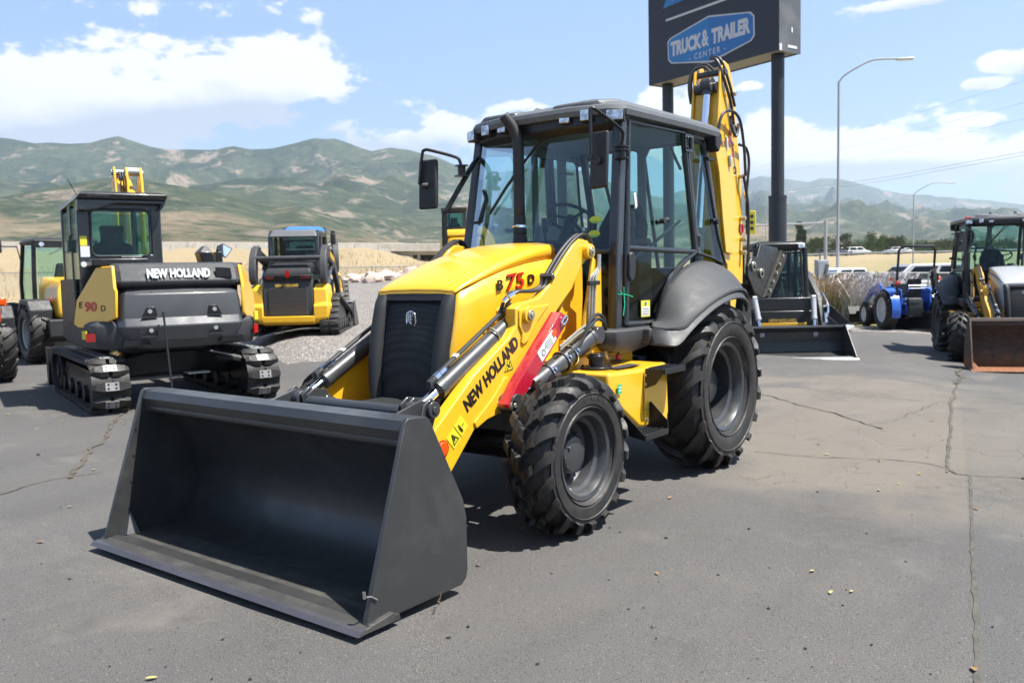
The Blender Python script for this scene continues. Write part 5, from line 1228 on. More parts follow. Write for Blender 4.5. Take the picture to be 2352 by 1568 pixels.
# ------------------------------------------------------------------ excavator seen from behind
def rect_round(cy, cz, hw_, hh_, rr, x_, n=4):
    out_ = []
    for (sx_, sz_, a0) in ((1, 1, 0), (-1, 1, 90), (-1, -1, 180), (1, -1, 270)):
        for i in range(n+1):
            a = R(a0+90*i/n); out_.append((x_, cy+sx_*(hw_-rr)+rr*math.cos(a), cz+sz_*(hh_-rr)+rr*math.sin(a)))
    return out_
def excavator(root, st):
    for s in (1, -1):
        track(root, s*.915, .42, -1.20, .30, 1.62, .29, .32, .31, 38, .052, st_main=st['main'])
        m = MB(); m.prism([(-.86, .20), (-.95, .36), (-.86, .47), (1.30, .47), (1.38, .36), (1.30, .20)], s*.80, s*1.02)
        m.build('track_frame', 'black_paint', root, bevel=.02)
    m = MB(); m.loft([[(-.45, -.85, .30), (.45, -.85, .30), (.45, -.85, .52), (-.45, -.85, .52)], [(-.60, -.3, .36), (.60, -.3, .36), (.60, -.3, .66), (-.60, -.3, .66)], [(-.60, .3, .36), (.60, .3, .36), (.60, .3, .66), (-.60, .3, .66)], [(-.45, .85, .30), (.45, .85, .30), (.45, .85, .52), (-.45, .85, .52)]]); m.build('carbody', 'black_paint', root, bevel=.02)
    m = MB(); m.cyl((0, 0, .64), (0, 0, .80), .55, n=40); m.build('slew_ring', 'black_paint', root)
    m = MB(); m.box((-.55, .10, .50), (.02, .12, .10)); m.build('id_plate', 'sign_blue_light', root) if st['main'] else None
    m = MB(); m.box((-.66, -.28, .36), (.30, .28, .02)); m.build('tow_plate', 'label_white', root)
    bl = D.objects.new('dozer_blade', None); COL.objects.link(bl); bl.parent = root
    m = MB(); m.prism([(2.22, .04), (2.30, .06), (2.24, .30), (2.32, .60), (2.22, .62), (2.16, .30)], -1.12, 1.12); m.build('blade', 'black_paint', bl, bevel=.01)
    for s in (1, -1):
        m = MB(); m.prism([(2.16, .05), (2.30, .05), (2.32, .62), (2.10, .62), (2.06, .30)], s*1.12, s*1.15); m.build('end_plate', 'black_paint', bl, bevel=.006)
        m = MB(); m.box((1.5, s*.45, .34), (1.0, .12, .14)); m.build('arm', 'black_paint', bl, bevel=.01)
    m = MB(); m.box((2.13, .0, .46), (.06, 2.1, .05)); m.box((2.13, 0, .24), (.06, 2.1, .05)); m.build('rib', 'black_paint', bl, bevel=.008)
    # upper structure
    U = root
    plan = [(-1.36, .0), (-1.36, .70), (-1.22, .98), (-.60, 1.08), (1.10, 1.08), (1.25, .9), (1.25, -.9), (1.10, -1.04), (-.60, -1.04), (-1.22, -.94), (-1.36, -.70)]
    m = MB(); m.loft([[(a*.97, b*.97, .76) for a, b in plan], [(a, b, .86) for a, b in plan], [(a, b, 1.05) for a, b in plan], [(a*.97, b*.965, 1.10) for a, b in plan]]); m.build('lower_skirt', 'fender_grey', U, bevel=.02, seg=3)
    m = MB(); m.loft([[(a*.90, b*.82, 1.08) for a, b in plan], [(a*.90, b*.82, 1.50) for a, b in plan], [(a*.86+.02, b*.80, 1.74) for a, b in plan]]); m.build('body', 'black_paint' if st['main'] else 'yellow', U, bevel=.02)
    # counterweight, faceted
    rows_ = [(.75, -1.38, .50, .42), (.86, -1.48, .62, .50), (1.03, -1.53, .68, .53), (1.13, -1.475, .68, .53), (1.16, -1.475, .68, .53), (1.32, -1.465, .67, .53), (1.42, -1.45, .65, .50), (1.51, -1.30, .60, .42)]
    S = []
    for z, xb, w1, w2 in rows_:
        S.append([(xb+.16, w1+.06, z), (xb+.04, w1, z), (xb, w2, z), (xb-.035, 0, z), (xb, -w2, z), (xb+.04, -w1, z), (xb+.16, -w1-.06, z), (-1.1, -w1-.06, z), (-1.1, w1+.06, z)])
    m = MB(); m.loft(S); cw = m.build('counterweight', st['cwt'], U, smooth=12, bevel=.012)
    for sy in (1, -1):
        for z in (1.205, .975):
            yy = sy*.38+.02; xb = -1.497 if z > 1.1 else -1.522
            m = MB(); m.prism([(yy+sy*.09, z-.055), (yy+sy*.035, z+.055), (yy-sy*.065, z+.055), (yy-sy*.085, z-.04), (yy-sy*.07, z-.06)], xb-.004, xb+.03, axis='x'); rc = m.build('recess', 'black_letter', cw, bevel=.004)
            m = MB(); m.cyl((xb-.012, yy, z+.005), (xb, yy, z+.005), .026, n=14); m.build('bolt', 'galvanized', rc)
            m = MB(); m.prism([(yy+sy*.095, z-.062), (yy-sy*.085, z-.062), (yy-sy*.080, z-.070), (yy+sy*.100, z-.070)], xb-.014, xb, axis='x'); m.build('recess_lip', st['cwt'], rc)
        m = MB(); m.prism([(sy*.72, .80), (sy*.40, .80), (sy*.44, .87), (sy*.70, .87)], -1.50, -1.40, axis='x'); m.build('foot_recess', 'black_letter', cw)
        m = MB(); m.cyl((-1.40, sy*.36, 1.425), (-1.40, sy*.36, 1.445), .03, n=10); m.build('eye_cap', 'black_paint', cw)
    # engine hood band with lettering
    S = []
    for z, xb in ((1.50, -1.36), (1.535, -1.41), (1.57, -1.42), (1.70, -1.36), (1.78, -1.26), (1.80, -1.1)):
        S.append([(xb+.10, .76, z), (xb+.03, .68, z), (xb, .45, z), (xb-.02, 0, z), (xb, -.45, z), (xb+.03, -.68, z), (xb+.10, -.76, z), (-.7, -.80, z), (-.7, .80, z)])
    m = MB(); m.loft(S); hb = m.build('engine_cover', 'fender_grey' if st['main'] else 'yellow', U, smooth=20, bevel=.01)
    if st['main']:
        text('lettering', 'NEW HOLLAND', .15, basis((-1.432, .40, 1.615), (0, -1, 0), (.25, 0, 1)), 'white_letter', hb, bold=.006, sx=.68, ext=.004)
        m = MB(); m.prism([(-.42, 1.61), (-.62, 1.60), (-.60, 1.72), (-.42, 1.73)], -1.412, -1.39, axis='x'); m.build('vent', 'black_letter', hb)
    # yellow corner panels
    for s in (1, -1):
        a0 = Vector((-1.40, s*.735, 0)); a1 = Vector((-.62, s*1.115, 0)); nrm = Vector((-(.30), s*.83, 0)).normalized()*(1)
        P0 = [(.50, 1.755), (.14, 1.765), (.02, 1.50), (.0, 1.455), (.03, 1.14), (.56, 1.00), (.90, 1.02), (1.0, 1.06), (.90, 1.36)]
        S = []
        for off in (0.0, .035):
            S.append([tuple(a0.lerp(a1, u)+nrm*(off-.012)+Vector((0, 0, z))+(Vector((0, 0, 0)) if z < 1.5 else nrm*-.05*((z-1.5)/.25))) for u, z in P0])
        m = MB(); m.loft(S); pn = m.build('side_panel', 'yellow', U, bevel=.012, seg=3)
        if s > 0 and st['main']:
            for ch, u, z, sz, mt_, w_ in (('E', .85, 1.262, .105, 'black_letter', 1.1), ('90', .72, 1.225, .155, 'red_letter', 1.25), ('D', .35, 1.225, .10, 'black_letter', 1.1)):
                text('lettering', ch, sz, basis(a0.lerp(a1, u)+nrm*.026+Vector((0, 0, z)), a0-a1, (0, 0, 1)), mt_, pn, shear=.1, bold=.006 if ch == '90' else .002, sx=w_*1.25)
    # left rear quarter: dark door and skirt marks
    m = MB(); m.span((-.45, 1.05, 1.06), (1.05, 1.085, 1.62)); m.build('side_door', 'fender_grey', U, bevel=.01)
    if st['main']:
        m = MB(); m.box((-1.19, 1.0, .91), (.02, .16, .10), Matrix.Rotation(R(-32), 4, 'Z')); m.build('reflector', 'red_lens', U)
        m = MB(); m.box((-.93, 1.055, .93), (.14, .02, .10), Matrix.Rotation(R(11), 4, 'Z')); m.build('sticker', 'label_yellow', U)
        m = MB(); m.box((-1.27, -.93, .93), (.02, .09, .11), Matrix.Rotation(R(40), 4, 'Z')); m.build('reflector', 'red_lens', U)
        m = MB(); m.box((-1.24, -.95, 1.10), (.02, .08, .11), Matrix.Rotation(R(40), 4, 'Z')); m.build('sticker', 'label_yellow', U)
    # cab
    cb = D.objects.new('cab', None); COL.objects.link(cb); cb.parent = U
    cf = st['cabm']
    y0, y1, xb, xf = .04, 1.03, -.62, 1.10
    def pb(nm, a, b, mt_=cf, bv=.02): m = MB(); m.span(a, b); return m.build(nm, mt_, cb, bevel=bv, seg=3)
    pb('rear_post', (xb, y0, 1.1), (xb+.12, y0+.13, 2.58)); pb('rear_post', (xb, y1-.15, 1.1), (xb+.12, y1, 2.58))
    pb('front_post', (xf-.08, y0, 1.1), (xf, y0+.08, 2.60)); pb('front_post', (xf-.08, y1-.08, 1.1), (xf, y1, 2.60))
    pb('side_post', (.10, y1-.06, 1.1), (.20, y1, 2.58)); pb('rear_wall', (xb, y0+.10, 1.1), (xb+.08, y1-.10, 1.92)); pb('side_wall', (xb, y1-.05, 1.0), (xf, y1, 1.25)); pb('side_wall', (xb, y0, 1.0), (xf, y0+.05, 1.55))
    pb('rear_header', (xb, y0+.10, 2.46), (xb+.08, y1-.10, 2.6))
    m = MB(); m.loft([rect_round((y0+y1)/2, 2.19, .34, .29, .07, xb-.012)[::1], rect_round((y0+y1)/2, 2.19, .34, .29, .07, xb-.006)]); m.build('rear_window', 'cab_glass', cb, smooth=0)
    S = rect_round((y0+y1)/2, 2.19, .345, .295, .075, xb-.01); m = MB(); m.tube(S+[S[0]], .014, n=6, cap=False); m.build('window_seal', 'black_plastic', cb)
    for (xa, xc) in ((xb+.12, .10), (.20, xf-.08)):
        m = MB(); m.span((xa, y1-.02, 1.25), (xc, y1-.012, 2.52)); m.build('side_window', 'cab_glass', cb, smooth=0)
        m = MB(); m.span((xa, y0+.012, 1.5), (xc, y0+.02, 2.52)); m.build('side_window', 'cab_glass', cb, smooth=0)
    m = MB(); m.span((xf-.02, y0+.08, 1.2), (xf-.012, y1-.08, 2.55)); m.build('windscreen', 'cab_glass', cb, smooth=0)
    m = MB(); m.loft([[(xb-.16, y0-.04, 2.60), (xb-.16, y1+.02, 2.60), (xf+.06, y1, 2.58), (xf+.06, y0, 2.58)], [(xb-.20, y0-.06, 2.66), (xb-.20, y1-.02, 2.66), (xf+.08, y1, 2.64), (xf+.08, y0, 2.64)], [(xb-.16, y0, 2.69), (xb-.16, y1-.10, 2.69), (xf, y1-.08, 2.70), (xf, y0+.08, 2.70)]]); m.build('roof', cf, cb, bevel=.012)
    m = MB(); m.prism([(y1+.0, 2.60), (y1, 2.46), (y1-.10, 2.45), (y1-.30, 2.50), (y1-.42, 2.55), (y0+.02, 2.55), (y0+.04, 2.47), (y0+.0, 2.50), (y0-.05, 2.60)], xb-.14, xb+.02, axis='x'); m.build('rear_visor', cf, cb, bevel=.015)
    m = MB(); m.span((xb-.202, y1-.36, 2.625), (xb-.198, y1-.10, 2.65)); m.build('vent', 'black_letter', cb)
    m = MB(); m.tube([(xb+.02, y1-.03, 2.5), (xb, y1-.02, 2.64), (xb-.02, y1+.08, 2.84)], .005, n=5); m.build('aerial', 'black_paint', cb)
    if st['main']:
        m = MB(); m.span((xb-.004, y1-.10, 2.03), (xb, y1-.02, 2.15)); m.build('sticker', 'label_yellow', cb)
        m = MB(); m.span((xb-.004, y1-.125, 1.89), (xb, y1-.02, 2.025)); m.build('sticker', 'label_white', cb)
        m = MB(); m.cyl((xb-.004, y1-.05, 1.80), (xb, y1-.05, 1.80), .035, n=18); m.build('badge', 'label_white', cb)
        m = MB(); m.tube([(-.25, y1+.01, 2.18), (-.25, y1+.05, 2.17), (-.25, y1+.05, 1.98), (-.25, y1+.01, 1.97)], .011, n=6); m.build('handle', 'black_plastic', cb)
    m = MB(); m.loft([[(-.22, .36, 1.5), (-.05, .36, 1.5), (-.05, .82, 1.5), (-.22, .82, 1.5)], [(-.30, .34, 2.05), (-.18, .36, 2.05), (-.18, .80, 2.05), (-.30, .84, 2.05)], [(-.32, .46, 2.10), (-.22, .46, 2.10), (-.22, .72, 2.10), (-.32, .72, 2.10)], [(-.34, .44, 2.30), (-.26, .44, 2.30), (-.26, .74, 2.30), (-.34, .74, 2.30)]]); m.build('seat', 'seat_black', cb, bevel=.03, seg=3)
    m = MB(); m.tube([(xb+.02, .30, 1.86), (xb-.08, .32, 1.88), (xb-.08, .55, 1.88), (xb+.02, .57, 1.86)], .016, n=6); m.tube([(-.9, .72, 1.80), (-.9, .72, 1.85), (-.9, .46, 1.85), (-.9, .46, 1.80)], .016, n=6); m.build('grab_rail', 'black_plastic', cb)
    m = MB(); m.span((-1.1, .30, 1.76), (-.65, .95, 1.86)); m.span((-.75, -.95, 1.7), (1.0, -.15, 1.80)); m.build('top_deck', 'black_paint', U, bevel=.02)
    m = MB(); m.cyl((-.80, .28, 1.86), (-.80, .28, 1.90), .05, n=16); m.build('cap', 'black_paint', U)
    m = MB(); m.loft([[(.2, -.66, 1.8), (.2, -.84, 1.8), (.5, -.84, 1.8), (.5, -.66, 1.8)], [(.2, -.62, 1.97), (.2, -.80, 1.97), (.5, -.80, 1.97), (.5, -.62, 1.97)], [(.28, -.70, 2.06), (.28, -.74, 2.06), (.42, -.74, 2.06), (.42, -.70, 2.06)]]); m.span((.3, -.88, 1.80), (.5, -.97, 1.98)); m.build('work_light_guard', 'black_paint', U, bevel=.01)
    mi = D.objects.new('mirror', None); COL.objects.link(mi); mi.parent = U
    m = MB(); m.tube([(.5, -.92, 1.8), (.5, -.95, 1.98), (.5, -1.02, 2.04)], .014, n=6); m.build('stay', 'black_paint', mi)
    m = MB(); m.prism([(-.93, 1.99), (-.95, 2.07), (-1.03, 2.11), (-1.17, 2.03), (-1.06, 1.89)], .48, .53, axis='x'); m.build('housing', 'black_plastic', mi, bevel=.01)
    m = MB(); m.prism([(-.945, 1.995), (-.96, 2.06), (-1.03, 2.09), (-1.15, 2.025), (-1.055, 1.905)], .474, .478, axis='x'); m.build('mirror_glass', 'mirror_glass', mi, smooth=0)
    # boom, arm, bucket
    if not st['main']:
        m = MB(); m.prism([(.9, 1.3), (1.2, 1.9), (2.4, 2.1), (3.0, 1.2), (3.2, .4), (3.0, .4), (2.8, 1.1), (2.2, 1.8), (1.4, 1.6), (1.3, 1.3)], -.38, -.18); m.build('boom', 'yellow', U, bevel=.01)
        return
    bo = D.objects.new('boom', None); COL.objects.link(bo); bo.parent = U
    by = .05
    m = MB()
    for dy in ((-.20, -.16), (.0, .035), (.17, .20)): m.prism([(1.35, 1.5), (1.6, 1.5), (1.72, 2.95), (1.62, 3.26), (1.50, 3.28), (1.42, 3.05)], by+dy[0], by+dy[1])
    m.build('boom_plate', 'yellow', bo, bevel=.01)
    m = MB(); m.cyl((1.56, by-.22, 3.20), (1.56, by+.22, 3.20), .045, n=14); m.cyl((1.56, by-.16, 3.22), (1.56, by+.0, 3.22), .065, n=14); m.build('pin', 'galvanized', bo)
    m = MB(); m.prism([(1.5, 2.9), (1.9, 3.15), (3.2, 2.0), (3.3, .6), (3.1, .6), (2.95, 1.9), (1.8, 2.85)], by-.10, by+.10); m.build('arm', 'yellow', bo, bevel=.01)
    for k in range(3): m = MB(); m.tube([(1.50, by+.03+.035*k, 2.9), (1.46, by+.04+.035*k, 3.12), (1.56, by+.05+.035*k, 3.22), (1.75, by+.05+.035*k, 3.1)], .012, n=6, smooth=3); m.build('hose', 'hose', bo)
    m = MB(); m.prism([(3.0, .7), (3.3, .75), (3.5, .5), (3.4, .1), (3.0, .05), (2.75, .2), (2.95, .35)], by-.35, by+.35); m.build('digging_bucket', 'black_paint', bo, bevel=.01)
exc = thing('crawler_excavator', 'dark grey and yellow tracked excavator seen from behind, left of the big backhoe', 'excavator', (-2.29+.086, -7.18-.11, 0), R(-107.5))
excavator(exc, dict(cwt='cwt_grey', main=True, cabm='frame_grey'))
for o in exc.children:      # the upper structure is slewed a little against the tracks
    if not o.name.split('.')[0] in ('track', 'track_frame', 'carbody', 'dozer_blade', 'id_plate', 'tow_plate'): o.rotation_euler.z = R(-1.6)
P_ = px(1085, 36)
exc2 = thing('crawler_excavator', 'small distant yellow excavator with dark cab behind the backhoe windscreen', 'excavator', P_, R(-147))
exc2.location.z += .12
excavator(exc2, dict(cwt='yellow', main=False, cabm='bucket_grey'))

# ------------------------------------------------------------------ compact track loader
def ctl(root, st):
    pan, ac = st['panel'], st['accent']
    for s in (1, -1):
        track(root, s*.80, .38, -.98, .20, .98, .22, .20, .22, 40, .026, plates=False, drive=(-.72, .58, .22))
        m = MB(); m.prism([(-.9, .2), (-.5, .62), (.1, .62), (.8, .30), (.8, .12), (-.9, .12)], s*.66, s*.90); m.build('track_frame', 'black_paint', root, bevel=.02)
    m = MB(); m.span((-1.0, -.60, .22), (1.0, .60, .85)); m.span((-.55, -.55, .85), (.95, .55, 1.1)); m.build('chassis', 'black_paint', root, bevel=.02)
    # rear bumper, door and hood
    for s in (1, -1):
        m = MB(); m.loft([[(-1.10, s*.50, .22), (-1.10, s*.74, .24), (-.85, s*.86, .26), (-.75, s*.50, .26)], [(-1.20, s*.50, .30), (-1.18, s*.78, .34), (-.85, s*.90, .36), (-.75, s*.50, .36)], [(-1.20, s*.50, .58), (-1.18, s*.80, .60), (-.80, s*.90, .60), (-.75, s*.50, .60)], [(-1.14, s*.50, .62), (-1.12, s*.78, .64), (-.80, s*.86, .64), (-.75, s*.50, .64)], [(-1.12, s*.50, .92), (-1.10, s*.76, .92), (-.80, s*.82, .98), (-.75, s*.50, .98)], [(-.98, s*.52, 1.02), (-.98, s*.72, 1.02), (-.80, s*.76, 1.02), (-.75, s*.52, 1.02)]]); m.build('bumper_corner', 'yellow', root, bevel=.025, seg=3)
    
    m = MB(); m.prism([(-1.08, .20), (-1.20, .26), (-1.20, .38), (-.8, .38), (-.8, .20)], -.52, .52); m.build('bumper_bar', 'yellow', root, bevel=.015)
    rd = D.objects.new('rear_door', None); COL.objects.link(rd); rd.parent = root
    m = MB(); m.prism([(-1.13, .39), (-1.15, .9), (-1.10, 1.12), (-.9, 1.12), (-.9, .39)], -.49, .49); m.build('door_panel', 'fender_grey', rd, bevel=.015)
    m = MB(); m.prism([(-1.146, .40), (-1.166, .94), (-1.14, .94), (-1.13, .40)], -.385, .385); m.build('grille', 'slat_grille', rd, bevel=.004)
    m = MB(); m.prism([(-1.16, 1.10), (-1.17, 1.20), (-1.10, 1.24), (-.95, 1.24), (-.95, 1.10)], -.48, .48); m.build('light_bar', 'black_paint', rd, bevel=.01)
    for s in (1, -1): m = MB(); m.span((-1.175, s*.27, 1.13), (-1.16, s*.44, 1.19)); m.build('tail_light', 'tail_dark', rd, bevel=.004)
    m = MB(); m.prism([(.03, 1.30), (-.05, 1.30), (-.05, 1.16), (.03, 1.16)], -1.20, -1.19, axis='x'); m.build('red_tag', 'red_lens', rd)
    if st['text']: text('lettering', 'NEW HOLLAND', .075, basis((-1.165, .25, .975), (0, -1, 0), (.1, 0, 1)), 'amber_letter', rd, bold=.004, sx=.85)
    m = MB(); m.loft([[(-1.10, -.46, 1.22), (-1.10, .46, 1.22), (-.3, .46, 1.30), (-.3, -.46, 1.30)], [(-1.06, -.44, 1.32), (-1.06, .44, 1.32), (-.3, .44, 1.40), (-.3, -.44, 1.40)], [(-.92, -.36, 1.42), (-.92, .36, 1.42), (-.3, .40, 1.48), (-.3, -.40, 1.48)]]); m.build('engine_hood', 'black_plastic', root, bevel=.02)
    # cab
    cb = D.objects.new('cab', None); COL.objects.link(cb); cb.parent = root
    cm = st['cab']
    S = [(-.38, 1.30), (-.34, 2.02), (-.22, 2.10), (.62, 2.12), (.74, 2.04), (.90, .92), (.78, .80)]
    for s in (1, -1):
        m = MB(); m.tube([(a, s*.48, b) for a, b in S], .05, n=8); m.build('side_frame', cm, cb)
        m = MB(); m.add([(-.34, s*.475, 1.35), (-.30, s*.475, 2.0), (.70, s*.475, 2.0), (.82, s*.475, 1.1), (.2, s*.475, 1.0)], [(0, 1, 2, 3, 4)]); m.build('side_window', 'cab_glass', cb, smooth=0)
        m = MB(); m.span((.12, s*.44, 1.0), (.20, s*.50, 2.05)); m.build('side_post', cm, cb, bevel=.01)
    m = MB(); m.loft([[(-.44, -.50, 2.00), (-.44, .50, 2.00), (.74, .52, 2.04), (.74, -.52, 2.04)], [(-.34, -.46, 2.12), (-.34, .46, 2.12), (.78, .50, 2.14), (.78, -.50, 2.14)], [(-.15, -.36, 2.17), (-.15, .36, 2.17), (.70, .42, 2.19), (.70, -.42, 2.19)]]); m.build('roof', st['roof'], cb, bevel=.03, seg=3)
    m = MB(); m.add([(-.385, -.42, 1.50), (-.385, .42, 1.50), (-.36, .42, 1.98), (-.36, -.42, 1.98)], [(0, 1, 2, 3)]); m.build('rear_window', 'cab_glass_dark', cb, smooth=0)
    m = MB(); m.span((-.42, -.46, 1.25), (-.34, .46, 1.50)); m.build('rear_wall', cm, cb, bevel=.01)
    dr = D.objects.new('front_door', None); COL.objects.link(dr); dr.parent = cb
    F_ = [(.90, .92), (.745, 2.02)]
    m = MB(); m.tube([(.905, -.40, .70), (.90, -.42, 1.0), (.745, -.40, 1.97), (.745, .40, 1.97), (.90, .42, 1.0), (.905, .30, .70), (.905, -.40, .70)], .03, n=8); m.build('door_frame', 'black_plastic', dr)
    m = MB(); m.add([(.915, -.36, .72), (.905, -.40, 1.0), (.755, -.38, 1.95), (.755, .38, 1.95), (.905, .40, 1.0), (.915, .28, .72)], [tuple(range(6))]); m.build('door_glass', 'cab_glass_dark', dr, smooth=0)
    m = MB(); m.tube([(.90, .20, .76), (.86, -.10, 1.25), (.87, -.12, 1.3)], .01, n=5); m.build('wiper', 'black_paint', dr)
    m = MB(); m.span((.92, .15, .76), (.923, .25, .94)); m.build('sticker', 'label_green', dr)
    m = MB(); m.loft([[(.0, -.24, 1.0), (.35, -.24, 1.0), (.35, .24, 1.0), (0, .24, 1.0)], [(-.05, -.22, 1.12), (.35, -.22, 1.12), (.35, .22, 1.12), (-.05, .22, 1.12)], [(-.1, -.22, 1.7), (.0, -.2, 1.7), (.0, .2, 1.7), (-.1, .22, 1.7)]]); m.build('seat', 'seat_black', cb, bevel=.03)
    for s in (1, -1):
        m = MB(); m.span((.78, s*.33, 2.05), (.84, s*.46, 2.13)); wl = m.build('work_light', 'lamp_lens', cb, bevel=.01)
    m = MB(); m.span((.86, -.46, .40), (1.0, .46, .72)); pl = m.build('front_plate', 'fender_grey', root, bevel=.01)
    m = MB(); m.span((1.0, -.44, .56), (1.012, .44, .62)); m.build('yellow_strip', 'yellow', pl, bevel=.005)
    if st['text']: text('lettering', 'NEW HOLLAND', .085, basis((1.004, -.28, .635), (0, 1, 0), (0, 0, 1)), 'amber_letter', pl, bold=.004, sx=.85)
    # loader arms
    for s in ((1, -1) if not st.get('noarms') else ()):
        la = D.objects.new('loader_arm', None); COL.objects.link(la); la.parent = root
        y = s*.70
        T = [(-.98, 1.02), (-1.12, 1.10), (-1.14, 1.30), (-1.04, 1.58), (-.86, 1.76), (-.66, 1.82), (-.5, 1.78), (-.55, 1.66), (-.74, 1.60), (-.86, 1.44), (-.90, 1.2), (-.88, 1.05)]
        m = MB(); m.prism(T, y-.07*1, y+.07*1); m.build('rear_tower', st['arm'], la, bevel=.02, seg=3)
        m = MB(); m.prism([(-.70, 1.80), (.25, 1.58), (.95, 1.12), (1.22, .62), (1.30, .30), (1.14, .28), (1.02, .60), (.80, .95), (.15, 1.40), (-.70, 1.58)], y-.05, y+.05); m.build('boom_beam', st['arm'], la, bevel=.015)
        m = MB(); m.prism([(-.35, 1.70), (.2, 1.56), (.2, 1.46), (-.35, 1.58)], y+s*.050, y+s*.056); m.build('side_stripe', st['stripe'], la)
        hyd(la, 'lift_cylinder', (-.80, y, .75), (.05, y, 1.36), .6, .05, .03, eye=.05)
        hyd(la, 'tilt_cylinder', (1.04, s*.56, 1.10), (1.34, s*.50, .42), .6, .05, .03, barrel='silver_paint', eye=.04)
        m = MB(); m.tube([(.9, y+s*.06, 1.18), (1.10, y+s*.10, 1.0), (1.22, y+s*.08, .82), (1.16, y+s*.04, .62)], .02, n=6, smooth=3); m.cyl((1.16, y+s*.05, .80), (1.20, y+s*.05, .62), .03, n=8); m.build('hydraulic_coupler', 'chrome', la)
    m = MB(); m.cyl((-1.0, -.66, 1.55), (-1.0, .66, 1.55), .05, n=16); m.build('cross_tube', st['arm'], root)
    m = MB(); m.span((1.24, -.52, .12), (1.30, .52, .36)); m.build('quick_hitch', 'black_paint', root, bevel=.01)
    bk = D.objects.new('bucket', None); COL.objects.link(bk); bk.parent = root
    o = 1.32; BM = st['bucket']
    pr = [(o+.85, .03), (o+.40, .04), (o+.12, .10), (o+.03, .28), (o+.06, .46), (o+.16, .56), (o+.24, .57)]
    m = MB(); m.prism(pr+[(a-.02, b+(-.02 if i < 3 else .0)) for i, (a, b) in reversed(list(enumerate(pr)))], -.98, .98); m.build('shell', BM, bk, smooth=30)
    for s in (1, -1):
        m = MB(); m.prism([(o+.26, .60), (o+.10, .60), (o-.02, .30), (o+.08, .06), (o+.84, .02), (o+.86, .05)], s*.98, s*1.0); m.build('side_plate', BM, bk, bevel=.004)
    m = MB(); m.prism([(o+.92, .012), (o+.90, .03), (o+.72, .05), (o+.72, .02)], -1.01, 1.01); m.build('cutting_edge', 'galvanized', bk)
    m = MB(); m.prism([(o+.27, .60), (o+.10, .585), (o+.12, .55), (o+.25, .56)], -.95, .95); m.build('top_rail', 'galvanized' if BM == 'bucket_grey' else BM, bk)
    for s in ((-1,) if st['mirror'] else ()):
        mi = D.objects.new('mirror', None); COL.objects.link(mi); mi.parent = root
        m = MB(); m.tube([(.35, s*.5, 1.75), (.35, s*.60, 1.78), (.35, s*.68, 1.85)], .012, n=6); m.build('stay', 'black_paint', mi)
        m = MB(); m.box((.35, s*.72, 1.98), (.06, .11, .24)); m.build('housing', 'black_plastic', mi, bevel=.02)
base = dict(panel='fender_grey', accent='yellow', text=True, cab='frame_grey', roof='roof_grey', arm='fender_grey', stripe='yellow', bucket='bucket_grey', mirror=True)
skid = thing('track_loader', 'compact track loader seen from behind on the gravel, black grille between yellow bumper corners', 'track loader', Vector((-7.72, -11.23, .44)), R(-139))
ctl(skid, base)
skid2 = thing('track_loader', 'compact track loader facing us with wide low bucket, right of the big rear tyre', 'track loader', at(1768, 790, 17.9)*1.0, R(36))
skid2.location.z = -.10
ctl(skid2, dict(base, mirror=False, roof='black_paint', cab='black_paint'))
P_ = px(709, 22.2)
skid3 = thing('track_loader', 'blue-roofed loader almost hidden behind the compact track loader on the gravel', 'track loader', P_+Vector((0, 0, .16)), R(-128))
ctl(skid3, dict(base, roof='blue_roof', text=False, stripe='blue_paint', mirror=True))
P_ = px(1758, 24.5)
skid4 = thing('track_loader', 'silver-roofed compact loader peeking out between the yellow boom and the sign post', 'track loader', P_, R(100))
ctl(skid4, dict(base, roof='silver_paint', text=False, noarms=True))

